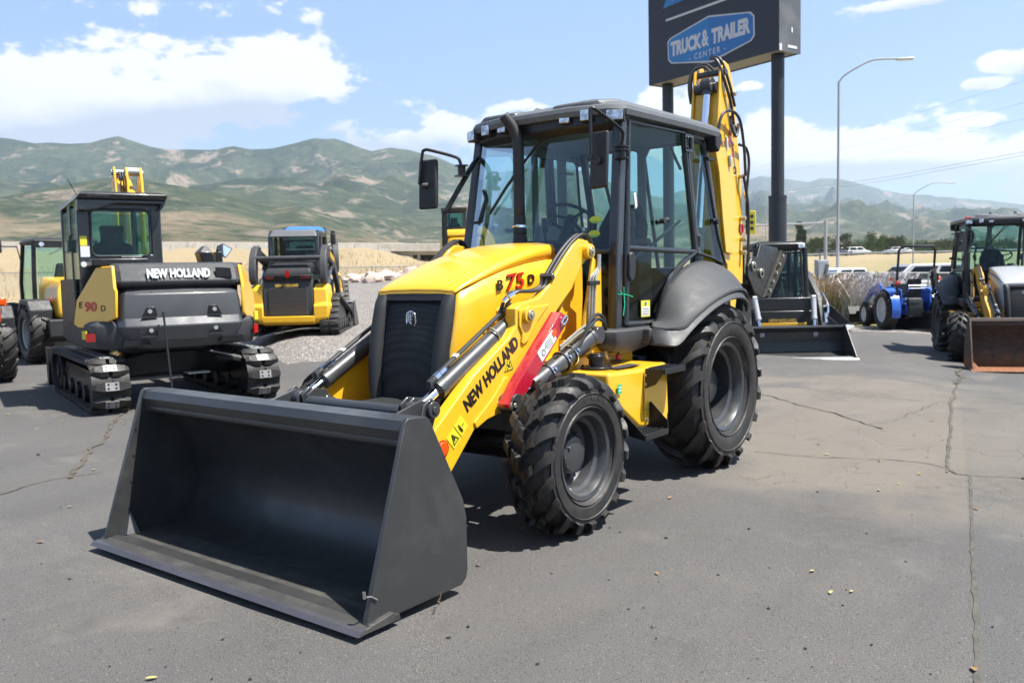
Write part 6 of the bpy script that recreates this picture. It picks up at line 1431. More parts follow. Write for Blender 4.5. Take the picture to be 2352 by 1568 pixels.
# ------------------------------------------------------------------ compact wheel loader
def wheel_loader(root, st):
    for s in (1, -1):
        for X in (-.85, 1.1): wheel(root, (X, s*.78, .58), .60, .42, .29, 18, .034, .062, .62, s, 'flat', col='galvanized')
    m = MB(); m.loft([[(-1.45, -.78, .42), (-1.45, .78, .42), (-.3, .55, .42), (-.3, -.55, .42)], [(-1.62, -.72, .52), (-1.62, .72, .52), (-.3, .55, .52), (-.3, -.55, .52)], [(-1.62, -.72, .86), (-1.62, .72, .86), (-.3, .55, .90), (-.3, -.55, .90)]]); rb = m.build('rear_frame', 'black_plastic', root, bevel=.03, seg=3)
    for s in (1, -1):
        m = MB(); m.cyl((-1.63, s*.40, .64), (-1.622, s*.40, .64), .035, n=14); m.build('reflector', 'red_lens', rb)
        m = MB(); m.cyl((-1.63, s*.24, .73), (-1.622, s*.24, .73), .085, n=20); m.build('light_hole', 'black_letter', rb)
    m = MB(); m.loft([[(-1.50, -.50, .88), (-1.50, .50, .88), (-.25, .52, .90), (-.25, -.52, .90)], [(-1.54, -.52, 1.0), (-1.54, .52, 1.0), (-.25, .55, 1.0), (-.25, -.55, 1.0)], [(-1.46, -.48, 1.42), (-1.46, .48, 1.42), (-.25, .54, 1.52), (-.25, -.54, 1.52)], [(-1.30, -.36, 1.62), (-1.30, .36, 1.62), (-.25, .46, 1.70), (-.25, -.46, 1.70)]]); hd = m.build('engine_hood', 'yellow', root, bevel=.05, seg=4)
    m = MB(); m.prism([(-1.556, .92), (-1.57, 1.02), (-1.50, 1.42), (-1.47, 1.42), (-1.52, .92)], -.24, .24); m.build('rear_grille', 'slat_grille', hd, bevel=.01)
    if st['main']: text('lettering', 'W36', .12, basis((-1.05, .552, 1.20), (-1, 0, 0), (0, -.04, 1)), 'red_letter', hd, bold=.003)
    m = MB(); m.cyl((-.9, 0, 1.66), (-.9, 0, 1.74), .05, n=12); m.cyl((-.9, 0, 1.74), (-.9, 0, 1.80), .10, n=16); m.build('air_cap', 'zinc', root)
    for s in (1, -1):
        m = MB(); m.prism([(-1.30, .62), (-1.32, 1.05), (-1.15, 1.24), (-.6, 1.26), (-.36, 1.0), (-.50, 1.0), (-.68, 1.16), (-1.10, 1.14), (-1.22, 1.0)], s*.55, s*.98); m.build('fender', 'black_plastic', root, bevel=.02)
    cb = D.objects.new('cab', None); COL.objects.link(cb); cb.parent = root
    for s in (1, -1):
        m = MB(); m.tube([(-.30, s*.62, .95), (-.34, s*.62, 1.7), (-.28, s*.58, 2.40)], .045, n=8); m.build('rear_post', 'black_paint', cb)
        m = MB(); m.tube([(.75, s*.60, .90), (.80, s*.60, 1.6), (.62, s*.57, 2.40)], .04, n=8); m.build('front_post', 'black_paint', cb)
        m = MB(); m.add([(-.30, s*.61, 1.0), (-.33, s*.61, 1.7), (-.27, s*.58, 2.36), (.62, s*.57, 2.36), (.79, s*.60, 1.6), (.74, s*.60, 1.0)], [tuple(range(6))]); m.build('side_window', 'cab_glass', cb, smooth=0)
        mi = D.objects.new('mirror', None); COL.objects.link(mi); mi.parent = cb
        m = MB(); m.tube([(.72, s*.60, 2.05), (.74, s*.66, 2.36), (.74, s*1.08, 2.36)], .014, n=6); m.build('stay', 'black_paint', mi)
        m = MB(); m.box((.74, s*1.10, 2.26), (.07, .16, .24)); m.build('housing', 'black_plastic', mi, bevel=.02)
    m = MB(); m.loft([[(-.42, -.62, 2.38), (-.42, .62, 2.38), (.72, .60, 2.38), (.72, -.60, 2.38)], [(-.46, -.64, 2.44), (-.46, .64, 2.44), (.76, .62, 2.44), (.76, -.62, 2.44)], [(-.36, -.56, 2.50), (-.36, .56, 2.50), (.66, .54, 2.50), (.66, -.54, 2.50)]]); m.build('roof', 'black_plastic', cb, bevel=.02)
    for s in (1, -1): m = MB(); m.cyl((-.47, s*.48, 2.36), (-.43, s*.48, 2.36), .05, n=14); m.build('rear_light', 'lamp_lens', cb)
    m = MB(); m.span((-.44, -.60, 2.30), (-.30, .60, 2.42)); m.build('rear_header', 'black_paint', cb, bevel=.01)
    m = MB(); m.add([(-.36, -.56, 1.72), (-.36, .56, 1.72), (-.32, .54, 2.32), (-.32, -.54, 2.32)], [(0, 1, 2, 3)]); m.build('rear_window', 'cab_glass', cb, smooth=0)
    m = MB(); m.add([(.80, -.56, 1.2), (.80, .56, 1.2), (.66, .54, 2.36), (.66, -.54, 2.36)], [(0, 1, 2, 3)]); m.build('windscreen', 'cab_glass', cb, smooth=0)
    m = MB(); m.tube([(-.44, .1, 2.32), (-.46, .2, 2.22), (-.46, .35, 2.16)], .008, n=5); m.build('wiper', 'black_paint', cb)
    m = MB(); m.loft([[(-.22, -.24, 1.35), (.15, -.24, 1.35), (.15, .24, 1.35), (-.22, .24, 1.35)], [(-.25, -.22, 1.5), (-.05, -.22, 1.5), (-.05, .22, 1.5), (-.25, .22, 1.5)], [(-.30, -.17, 1.98), (-.20, -.17, 1.98), (-.20, .17, 1.98), (-.30, .17, 1.98)]]); m.build('seat', 'seat_black', cb, bevel=.04, seg=3)
    m = MB(); m.span((-.3, -.58, .75), (.8, .58, 1.0)); m.build('cab_floor', 'black_paint', cb, bevel=.02)
    m = MB(); m.prism([(.9, 1.1), (1.9, .75), (2.3, .4), (2.2, .3), (1.8, .6), (.9, .9)], -.25, .25); m.build('loader_boom', 'yellow', root, bevel=.02)
    m = MB(); m.prism([(2.25, .05), (3.0, .04), (3.0, .07), (2.5, .12), (2.35, .4), (2.5, .7), (2.4, .75), (2.2, .4)], -.92, .92); m.build('bucket', 'bucket_grey', root, bevel=.01)
    if st.get('lamp'):
        m = MB(); m.box((-1.45, -.78, 1.30), (.10, .14, .12)); m.cyl((-1.51, -.78, 1.30), (-1.50, -.78, 1.30), .045, n=14); m.tube([(-1.4, -.6, .9), (-1.42, -.76, 1.0), (-1.44, -.78, 1.22)], .012, n=5); lm = m.build('lamp_unit', 'orange_lens', root, bevel=.01)
VD = lambda X: YAW-math.atan((X-1176)/FPX)
wl = thing('wheel_loader', 'compact yellow wheel loader with black grille slats, behind the excavator at far left', 'wheel loader', px(152, 18.6), VD(152)+R(15))
wheel_loader(wl, dict(main=True))
wl2 = thing('wheel_loader', 'wheel loader cut off by the left picture edge, one big tyre showing', 'wheel loader', px(-152, 14.4), VD(-126)+R(6))
wheel_loader(wl2, dict(main=False, lamp=True))

# ------------------------------------------------------------------ blue compact tractor
def tractor(root, st):
    B = 'blue_paint'
    for s in (1, -1):
        wheel(root, (-.0, s*.62, .56), .56, .34, .34, 18, .035, .05, .7, s, 'flat', col='rim_white')
        wheel(root, (1.55, s*.55, .37), .37, .22, .21, 16, .024, .04, .6, s, 'flat', col='rim_white')
        m = MB(); S = []
        for a in range(-20, 150, 17):
            c, d = math.cos(R(a)), math.sin(R(a)); S.append([(-c*.60*-1 if False else c*-.0+(-c)*.60, s*.46, .56+d*.62), ((-c)*.60, s*.70, .56+d*.60), ((-c)*.58, s*.70, .56+d*.58), ((-c)*.58, s*.46, .56+d*.60)])
        m.loft(S); m.build('fender', B, root, smooth=40)
        m = MB(); m.prism([(-.30, .5), (-.52, .75), (-.46, 1.12), (-.1, 1.20), (.30, 1.15), (.4, .6)], s*.38, s*.42); m.build('fender_side', B, root, bevel=.01)
    m = MB(); m.span((-.40, -.22, .42), (1.6, .22, .70)); m.span((-.30, -.40, .76), (.5, .40, .84)); m.build('chassis', B, root, bevel=.03)
    m = MB(); m.prism([(-.42, .35), (-.50, .60), (-.44, .88), (-.34, .90), (-.30, .4)], -.20, .20); m.build('rear_housing', 'black_plastic', root, bevel=.02)
    m = MB(); m.loft([[(.75, -.27, .70), (.75, .27, .70), (.75, .25, 1.22), (.75, -.25, 1.22)], [(1.6, -.25, .66), (1.6, .25, .66), (1.6, .22, 1.10), (1.6, -.22, 1.10)], [(1.95, -.22, .66), (1.95, .22, .66), (1.92, .18, .98), (1.92, -.18, .98)]]); m.build('bonnet', B, root, bevel=.04, seg=3)
    m = MB(); m.box((.62, 0, 1.1), (.18, .40, .35)); m.tube([(.55, .18*math.cos(a), 1.30+.16*math.sin(a)) for a in [k*math.pi/8 for k in range(17)]], .014, n=6, cap=False); m.cyl((.62, 0, 1.2), (.55, 0, 1.3), .02, n=6); m.build('dashboard', 'black_plastic', root, bevel=.02)
    m = MB(); m.loft([[(-.30, -.22, .90), (.15, -.22, .90), (.15, .22, .90), (-.30, .22, .90)], [(-.32, -.22, 1.0), (.15, -.22, 1.0), (.15, .22, 1.0), (-.32, .22, 1.0)], [(-.34, -.20, 1.0), (-.22, -.20, 1.0), (-.22, .20, 1.0), (-.34, .20, 1.0)], [(-.42, -.18, 1.42), (-.32, -.17, 1.42), (-.32, .17, 1.42), (-.42, .18, 1.42)]]); m.build('seat', 'seat_black', root, bevel=.04, seg=3)
    m = MB(); m.tube([(-.42, -.50, .7), (-.42, -.50, 1.5), (-.50, -.50, 2.20), (-.52, -.42, 2.32), (-.52, .42, 2.32), (-.50, .50, 2.20), (-.42, .50, 1.5), (-.42, .50, .7)], .034, n=8); m.build('roll_bar', 'black_paint', root)
    for s in (1, -1):
        m = MB(); m.box((-.48, s*.52, 1.32), (.06, .14, .10)); m.build('tail_light', 'red_lens', root, bevel=.01)
        m = MB(); m.box((-.40, s*.66, 1.42), (.07, .09, .10)); m.build('turn_light', 'orange_lens', root, bevel=.01)
        la = D.objects.new('loader_arm', None); COL.objects.link(la); la.parent = root
        m = MB(); m.prism([(.70, .55), (.80, 1.25), (.92, 1.30), (1.5, 1.15), (2.35, .45), (2.25, .35), (1.45, .98), (.95, 1.05), (.85, .55)], s*.40, s*.47); m.build('beam', B, la, bevel=.01)
        hyd(la, 'cylinder', (.85, s*.435, .6), (1.45, s*.435, 1.0), .6, .035, .02, eye=.03)
        hyd(la, 'cylinder', (1.4, s*.435, 1.12), (2.25, s*.435, .62), .6, .03, .018, eye=.03)
        m = MB(); m.tube([(-.6, s*.33, .35), (-.95, s*.34, .42)], .03, n=6); m.build('lower_link', 'black_paint', root)
    m = MB(); m.tube([(-.52, -.24, 1.08), (-.54, -.24, 1.24), (-.54, .24, 1.24), (-.52, .24, 1.08)], .014, n=6); m.tube([(-.54, -.24, 1.16), (-.54, .24, 1.16)], .012, n=6); m.build('carry_rail', 'blue_roof', root)
    m = MB(); m.prism([(2.30, .06), (2.85, .04), (2.85, .07), (2.45, .12), (2.38, .35), (2.5, .55), (2.4, .58), (2.26, .35)], -.80, .80); m.build('bucket', 'black_paint', root, bevel=.005)
bt = thing('compact_tractor', 'small blue open tractor with roll bar and white wheel rims at the gravel edge', 'tractor', px(2085, 24.8), VD(2085)+R(24))
tractor(bt, {})
bt2 = copy_tree(bt); bt2.location = px(2225, 25.8); bt2.rotation_euler.z = VD(2225)+R(150)
tag(bt2, 'blue tractor mostly hidden behind the rusty-bucketed backhoe, its loader arm showing', 'tractor')

# ------------------------------------------------------------------ second backhoe loader at the right edge
hd_ = R(21); P_ = at(2162, 796, 18.4); c_, s_ = math.cos(hd_), math.sin(hd_)
lx, ly = -2.12, -.95
rb_ = thing('backhoe_loader', 'older backhoe loader at the right edge with grey hood and rusty bucket', 'backhoe loader', (P_.x-(lx*c_-ly*s_), P_.y-(lx*s_+ly*c_), -.26), hd_)
backhoe(rb_, dict(arm='yellow_dull', hood='silver_paint', bucket='rusty_steel', cab='black_paint', main=False, steer=R(-14), beacon=True))
# ------------------------------------------------------------------ pylon sign
PR0 = Vector((-22.191, -6.26, 0)); SU = Vector((.31165, .9502, 0)); SN = Vector((.9502, -.31165, 0)); SZ = Vector((0, 0, 1))
def SP(u, n, z): return PR0+SU*u+SN*n+SZ*z
sg = thing('pylon_sign', 'tall dark pylon sign on two black posts, blue badge reading TRUCK & TRAILER CENTER', 'sign', PR0)
def sgo(o): o.location = -PR0; return o
gz = -.2
for (u, n, r_, rs) in ((0, 0, .195, .27), (-4.73, 0, .195, None)):
    m = MB(); m.cyl(SP(u, n, gz), SP(u, n, 8.3), r_, n=32); po = sgo(m.build('post', 'sign_navy', sg))
    if rs:
        m = MB(); m.cyl(SP(u, n, gz), SP(u, n, 3.75), rs, n=32); m.cyl(SP(u, n, 3.70), SP(u, n, 3.80), rs*1.03, n=32); sgo(m.build('post_sleeve', 'sign_navy', sg))
u0, u1, z0, z1 = -5.14, .46, 8.03, 12.6
def sbox(ua, ub, na, nb, za, zb, nm, mat_, bv=0):
    m = MB(); m.add([SP(u, n, z) for u in (ua, ub) for n in (na, nb) for z in (za, zb)], [(0, 1, 3, 2), (4, 6, 7, 5), (0, 4, 5, 1), (2, 3, 7, 6), (0, 2, 6, 4), (1, 5, 7, 3)])
    return sgo(m.build(nm, mat_, sg, bevel=bv))
sbox(u0+.03, u1-.03, -.47, .47, z0+.03, z1, 'cabinet', 'sign_under')
sbox(u0, u1-.02, .472, .50, z0, z1, 'front_face', 'sign_navy'); sbox(u0, u1-.02, -.50, -.472, z0, z1, 'back_face', 'sign_navy')
sbox(u1-.03, u1, -.48, .50, z0-.02, z1, 'end_panel', 'sign_side'); sbox(u0, u0+.03, -.48, .50, z0, z1, 'end_panel', 'sign_side')
sbox(u1+.001, u1+.012, -.10, -.04, 8.6, 8.75, 'bracket', 'label_white'); sbox(u1+.001, u1+.010, -.30, .12, 8.14, 8.22, 'maker_plate', 'label_white'); sbox(u1-.01, u1+.014, .40, .50, 8.02, 8.22, 'corner_cap', 'label_white')
def splate(pts, n0, n1, nm, mat_, bv=0):
    m = MB(); k = len(pts); m.add([SP(u, n0, z) for u, z in pts]+[SP(u, n1, z) for u, z in pts], [tuple(range(k)), tuple(range(2*k-1, k-1, -1))]+[(i, (i+1) % k, k+(i+1) % k, k+i) for i in range(k)])
    return sgo(m.build(nm, mat_, sg, bevel=bv, smooth=0))
BD = [(-4.21, 9.22), (-2.33, 9.69+.02), (-.58, 9.36), (-.45, 9.22), (-.43, 8.60), (-.55, 8.46), (-2.21, 8.23), (-4.05, 8.60), (-4.20, 8.74)]
BD = [(-4.20, 9.30), (-4.08, 9.40), (-2.33, 9.71), (-.62, 9.40), (-.47, 9.26), (-.45, 8.66), (-.58, 8.52), (-2.22, 8.22), (-4.02, 8.55), (-4.18, 8.70)]
bc = (-2.33, 8.96)
splate(BD, .503, .512, 'badge_border', 'sign_white')
IN_ = [(bc[0]+(u-bc[0])*.972, bc[1]+(z-bc[1])*.93) for u, z in BD]
lf_ = [p for p in IN_ if p[0] <= bc[0]+.08]; 
splate([IN_[0], IN_[1], IN_[2], (IN_[2][0], IN_[7][1]), IN_[7], IN_[8], IN_[9]] if False else [IN_[0], IN_[1], IN_[2], IN_[7], IN_[8], IN_[9]], .513, .520, 'badge_left', 'sign_blue_light')
splate([IN_[2], IN_[3], IN_[4], IN_[5], IN_[6], IN_[7]], .513, .520, 'badge_right', 'sign_blue')
def stext(nm, body, size, u, z, mat_, sx=1, bold=0, slope=0.0, space=1.0):
    return sgo(text(nm, body, size, basis(SP(u, .523, z), SU+SZ*slope, (0, 0, 1)), mat_, sg, bold=bold, sx=sx, ext=.004, space=space))
stext('lettering', 'TRUCK', .62, -4.02, 8.80, 'sign_white', sx=.66, bold=.032)
stext('lettering', '&', .72, -2.62, 8.80, 'sign_white', sx=.62, bold=.02)
stext('lettering', 'TRAILER', .62, -2.18, 8.80, 'sign_white', sx=.66, bold=.032)
stext('lettering', '- CENTER -', .27, -3.20, 8.46, 'sign_white', sx=.92, bold=.0, space=1.35)
sbox(-4.27, -.79, .502, .512, 10.0, 10.07, 'divider', 'sign_white')
splate([(-4.40, 10.46), (-3.9, 11.4), (-.9, 11.6), (-.4, 10.75), (-.5, 10.60)], .503, .512, 'badge_border', 'sign_blue_light')
stext('lettering', 'AUTO', .34, -3.95, 10.62, 'sign_white', sx=.8, bold=.01)

# ------------------------------------------------------------------ street lamps, box, signal, wires
def lamp(P, h, reach, rad, label, ang, cnt=True):
    t = thing('street_lamp', label, 'street lamp', P)
    d = Vector((math.cos(ang), math.sin(ang), 0))
    m = MB(); m.cyl((0, 0, -1.5), (0, 0, h), rad, rad*.62, n=16); m.cyl((0, 0, -1.5), (0, 0, .35), rad*1.8, rad*1.6, n=16); m.build('pole', 'galvanized', t)
    m = MB(); m.tube([(0, 0, h-.05), d*reach*.10+SZ*(h+reach*.10), d*reach*.42+SZ*(h+reach*.27), d*reach*.62+SZ*(h+reach*.30), d*reach*.85+SZ*(h+reach*.29)], rad*.55, n=8, smooth=4); m.build('arm', 'galvanized', t)
    c = d*reach*.95+SZ*(h+reach*.285); m = MB(); rt = Matrix.Rotation(ang, 4, 'Z')
    m.box(c, (reach*.24, .26, .11), rt); m.build('lamp_head', 'white_paint', t, bevel=.04, seg=3)
    m = MB(); m.box(c-SZ*.06, (reach*.16, .18, .02), rt); m.build('lens', 'lamp_lens', t)
    return t
RA = YAW-math.pi/2
P_ = at(1924, 600, 44); lamp(Vector((P_.x, P_.y, .2)), 10.55, 3.3, .085, 'tall grey street lamp, the largest, its arm reaching right above the blue tractor', RA-.12)
P_ = at(2097, 600, 92); lamp(Vector((P_.x, P_.y, 1.5)), 7.5, 3.9, .085, 'smaller distant street lamp standing between the tall lamp and the right backhoe', RA-.1)
P_ = at(1759, 600, 130); lamp(Vector((P_.x, P_.y, 2.5)), 9.2, 4.0, .09, 'tiny far street lamp seen just left of the thick black sign post', RA+.05)
P_ = px(1886, 30); bx_ = thing('meter_box', 'white utility box on a thin post beside the tall grass clump', 'utility box', P_, VD(1886)+R(25))
m = MB(); m.box((0, 0, 1.58), (.22, .42, .84)); m.box((-.12, -.01, 1.58), (.02, .36, .76)); m.build('cabinet', 'grey_post', bx_, bevel=.03)
m = MB(); m.cyl((0, .05, -.4), (0, .05, 2.15), .04, n=10); m.build('post', 'galvanized', bx_); m = MB(); m.box((0, 0, .62), (.06, .4, .05)); m.build('strut', 'galvanized', bx_)
m = MB(); m.box((-.14, -.10, 1.62), (.04, .12, .5), Matrix.Rotation(R(12), 4, 'X')); m.build('conduit', 'sign_side', bx_, bevel=.02)
P_ = at(1727, 600, 88); sgn = thing('traffic_signal', 'yellow-backed traffic signal hanging on a mast arm left of the sign post', 'traffic light', (P_.x, P_.y, 2.0), VD(1727))
zt = (CAM.z+(YH(1727)-512)/FPX*88)-2.0
m = MB(); m.box((0, 0, zt), (.25, .75, 2.3)); m.build('backplate', 'label_yellow', sgn, bevel=.05)
m = MB()
for k in (-1, 0, 1): m.cyl((-.2, 0, zt+.6*k), (-.1, 0, zt+.6*k), .18, n=14)
m.build('lens_hoods', 'black_paint', sgn)
m = MB(); m.cyl((.1, -7, zt-.3), (.1, 2.6, zt-.3), .10, n=8); m.cyl((.1, -7, -1), (.1, -7, zt), .16, n=10); m.build('mast', 'galvanized', sgn)
wires = [((1837, 328), (2352, 187), 'uppermost thin overhead wire crossing the sky at the right'), ((1837, 361), (2352, 236), 'second overhead wire from the top at the right'), ((1837, 387), (2352, 273), 'third overhead wire from the top at the right'), ((1837, 434), (2352, 349), 'upper wire of the lowest close pair at the right'), ((1837, 441), (2352, 357), 'lowest overhead wire at the right, just above the hills')]
for k, (a, b, lb) in enumerate(wires):
    A = at(*a, 120); B = at(*b, 62); dA = (A-B)
    m = MB(); m.tube([B-dA*.35, B, (A+B)/2-SZ*.25, A, A+dA*.5], .013 if k > 2 else .009, n=5, smooth=4); w_ = m.build('overhead_wire', 'galvanized' if k < 3 else 'frame_grey'); tag(w_, lb, 'power line', 'overhead wires in the right sky')

# ------------------------------------------------------------------ chain link fences
x = D.materials.new('chain_link'); x.use_nodes = True; MAT['chain_link'] = x; n_ = x.node_tree.nodes; l_ = x.node_tree.links
for q in list(n_): n_.remove(q)
o_ = n_.new('ShaderNodeOutputMaterial'); a_ = n_.new('ShaderNodeBsdfTransparent'); b_ = n_.new('ShaderNodeBsdfPrincipled'); b_.inputs['Base Color'].default_value = (.42, .42, .41, 1); b_.inputs['Roughness'].default_value = .5
mx_ = n_.new('ShaderNodeMixShader'); uv = n_.new('ShaderNodeTexCoord'); sp_ = n_.new('ShaderNodeSeparateXYZ'); l_.new(uv.outputs['UV'], sp_.inputs[0])
def mm_(op, a, b=0):
    q = n_.new('ShaderNodeMath'); q.operation = op
    for i, v in enumerate((a, b)):
        if isinstance(v, (int, float)): q.inputs[i].default_value = v
        else: l_.new(v, q.inputs[i])
    return q.outputs[0]
K = 1/.055
d1_ = mm_('ABSOLUTE', mm_('SUBTRACT', mm_('FRACT', mm_('MULTIPLY', mm_('ADD', sp_.outputs[0], sp_.outputs[1]), K*.7)), .5))
d2_ = mm_('ABSOLUTE', mm_('SUBTRACT', mm_('FRACT', mm_('MULTIPLY', mm_('SUBTRACT', sp_.outputs[0], sp_.outputs[1]), K*.7)), .5))
wire_ = mm_('MAXIMUM', mm_('LESS_THAN', d1_, .055), mm_('LESS_THAN', d2_, .055))
l_.new(wire_, mx_.inputs[0]); l_.new(a_.outputs[0], mx_.inputs[1]); l_.new(b_.outputs[0], mx_.inputs[2]); l_.new(mx_.outputs[0], o_.inputs[0])
def fence_run(P, hts, label, step=3.0, r_=.028):
    """P: ground points, hts: rail height above ground"""
    t = thing('chain_link_fence', label, 'fence', P[0])
    org = Vector(P[0]); tops = [Vector(p)+SZ*h for p, h in zip(P, hts)]
    m = MB(); m.tube([q-org for q in tops], r_, n=8); m.build('top_rail', 'galvanized', t)
    L_ = 0; nxt = 0; vs_ = []; us = []
    for i in range(len(P)-1):
        a, b = Vector(P[i]), Vector(P[i+1]); d = (b-a).length; k = max(1, int(d/step))
        for j in range(k):
            q = a.lerp(b, j/k); hh = hts[i]+(hts[i+1]-hts[i])*j/k
            m = MB(); m.cyl(q-org-SZ*.6, q-org+SZ*(hh+.05), r_*1.15, n=8); m.build('post', 'galvanized', t)
    for i, p in enumerate(P):
        if i: L_ += (Vector(P[i])-Vector(P[i-1])).length
        vs_ += [Vector(p)-org-SZ*.3, tops[i]-org]; us += [(L_, 0), (L_, hts[i])]
    me = D.meshes.new('chain_mesh'); me.from_pydata([tuple(v) for v in vs_], [], [(2*i, 2*i+2, 2*i+3, 2*i+1) for i in range(len(P)-1)]); me.materials.append(M('chain_link'))
    uvl = me.uv_layers.new(name='UVMap')
    for lp in me.loops: uvl.data[lp.index].uv = us[lp.vertex_index]
    o = D.objects.new('chain_mesh', me); COL.objects.link(o); o.parent = t
    return t
Pf, Hf = [], []
for X, y in ((-300, 633), (0, 627), (300, 623), (620, 618), (860, 613), (1100, 611), (1400, 606)):
    d = 50 if X < 700 else 50; g_ = px(X, d); Pf.append(g_); Hf.append(CAM.z+(YH(X)-y)/FPX*d-g_.z)
fence_run(Pf, Hf, 'chain link fence with grey top rail running behind the loaders at left')
Pf, Hf = [], []
for X in (1640, 1900, 2130, 2400, 2800):
    d = 36; g_ = px(X, d); Pf.append(g_); Hf.append(CAM.z+(YH(X)-627)/FPX*d-g_.z)
fence_run(Pf, Hf, 'low chain link fence behind the grass clumps and blue tractor at right', step=4)

# ------------------------------------------------------------------ overpass wall behind the dry slope
x = MX('concrete'); c = x.ramp(x.noise(.8, 6, .6), [(.3, (.62, .57, .48)), (.7, (.82, .76, .66))]); c = x.mix(x.ramp(x.noise(3, 6, .7, sc=(1, 1, .15)), [(.5, 0), (.8, .5)]), c, (.26, .23, .19)); x.set('Base Color', c); x.set('Roughness', .9)
def ptz(X, y, d):
    p = at(X, 700, d); return Vector((p.x, p.y, CAM.z+(YH(X)-y)/FPX*d))
ov = thing('highway_barrier', 'long pale concrete highway wall along the top of the dry slope at left', 'barrier', ptz(0, 570, 112))
O_ = ov.location.copy()
segs = [(-900, 574, 557), (-300, 573, 557), (0, 573, 556), (300, 572, 556), (600, 572, 557), (930, 573, 559)]
for (Xa, ya, yb), (Xb, yc, yd) in zip(segs, segs[1:]):
    k = 6
    for j in range(k):
        Xs = Xa+(Xb-Xa)*(j+.012)/k; Xe = Xa+(Xb-Xa)*(j+.988)/k
        f1 = (j)/k; lo = ya+(yc-ya)*f1; hi = yb+(yd-yb)*f1
        A, B = ptz(Xs, lo+6, 112), ptz(Xe, lo+6, 112); n__ = (B-A).cross(SZ).normalized()*.25; hgt = SZ*((lo+6-hi)/FPX*112)
        m = MB(); m.loft([[A-n__-O_, B-n__-O_, B+n__-O_, A+n__-O_], [A-n__*.6-O_+hgt, B-n__*.6-O_+hgt, B+n__*.6-O_+hgt, A+n__*.6-O_+hgt]]); m.build('panel', 'concrete', ov)
br = thing('overpass_bridge', 'pale concrete overpass end with dark opening, left of the backhoe exhaust side', 'bridge', ptz(1000, 600, 92)); O_ = br.location.copy()
def slab(Xa, Xb, y0_, y1_, d, th, nm, mat_):
    A, B = ptz(Xa, y0_, d), ptz(Xb, y0_, d); n__ = (B-A).cross(SZ).normalized()*-th; n__ = n__ if n__.dot(A-CAM) > 0 else -n__; h = SZ*((y0_-y1_)/FPX*d)
    m = MB(); m.loft([[A-O_, B-O_, B+n__-O_, A+n__-O_], [A-O_+h, B-O_+h, B+n__-O_+h, A+n__-O_+h]]); return m.build(nm, mat_, br, bevel=.03)
slab(900, 1340, 578, 571, 92, 9, 'deck', 'concrete'); slab(880, 1340, 571, 560, 92, .4, 'parapet', 'concrete'); slab(902, 952, 640, 579, 93, 4, 'abutment', 'concrete')
slab(952, 1340, 586, 578, 93, .8, 'girder', 'concrete'); slab(950, 1340, 640, 584, 97, .5, 'back_wall', 'sign_under'); slab(962, 968, 640, 586, 93, 1, 'pier', 'concrete')
for X in (912, 960, 1008, 1056):
    slab(X, X+3, 560, 558, 92, .3, 'joint_cap', 'concrete')

# ------------------------------------------------------------------ boulders along the fence foot
x = MX('boulder'); c = x.ramp(x.noise(1.8, 6, .65), [(.3, (.42, .30, .24)), (.7, (.72, .60, .52))]); x.set('Base Color', c); x.set('Roughness', .9); x.bump(x.noise(5, 6, .7), .8, .08)
def rock(P, s, seed, nm='boulder', mat_='boulder', sub=3):
    bm = bmesh.new(); bmesh.ops.create_icosphere(bm, subdivisions=sub, radius=1)
    for v in bm.verts:
        q = v.co.copy(); n1 = noise.noise(q*1.1+Vector((seed, 0, 0))); n2 = noise.noise(q*2.7+Vector((0, seed, 0)))
        v.co = Vector((q.x*s[0], q.y*s[1], q.z*s[2]))*(1+.38*n1+.16*n2)
        if v.co.z < -s[2]*.35: v.co.z = -s[2]*.35
    me = D.meshes.new(nm); bm.to_mesh(me); bm.free(); me.materials.append(M(mat_)); me.polygons.foreach_set('use_smooth', [True]*len(me.polygons)); me.set_sharp_from_angle(angle=R(28))
    o = D.objects.new(nm, me); COL.objects.link(o); o.location = P; o.rotation_euler.z = seed; return o
RK = [(812, .75), (836, .62), (862, .9), (893, .8), (925, .55), (955, .95), (990, .7), (640, .5), (616, .45), (770, .45)]
desc = ['pinkish boulder at the fence foot just right of the loader bucket', 'low pale boulder, second right of the loader bucket', 'broad pink boulder in the middle of the row by the fence', 'pink boulder with flat top, left of the backhoe hood', 'small boulder in the row left of the backhoe hood', 'largest boulder touching the left edge of the backhoe hood', 'boulder mostly hidden behind the backhoe hood', 'small boulder left of the track loader', 'leftmost small boulder by the fence, beside the excavator mirror', 'small boulder right behind the track loader cab']
for k, ((X, s_), lb) in enumerate(zip(RK, desc)):
    p = px(X, 42+1.5*math.sin(k*2.1)); tag(rock(p+SZ*.12, (s_*.8, s_*.55, s_*.42), k*1.7+.3), lb, 'boulder', 'boulders along the fence foot')

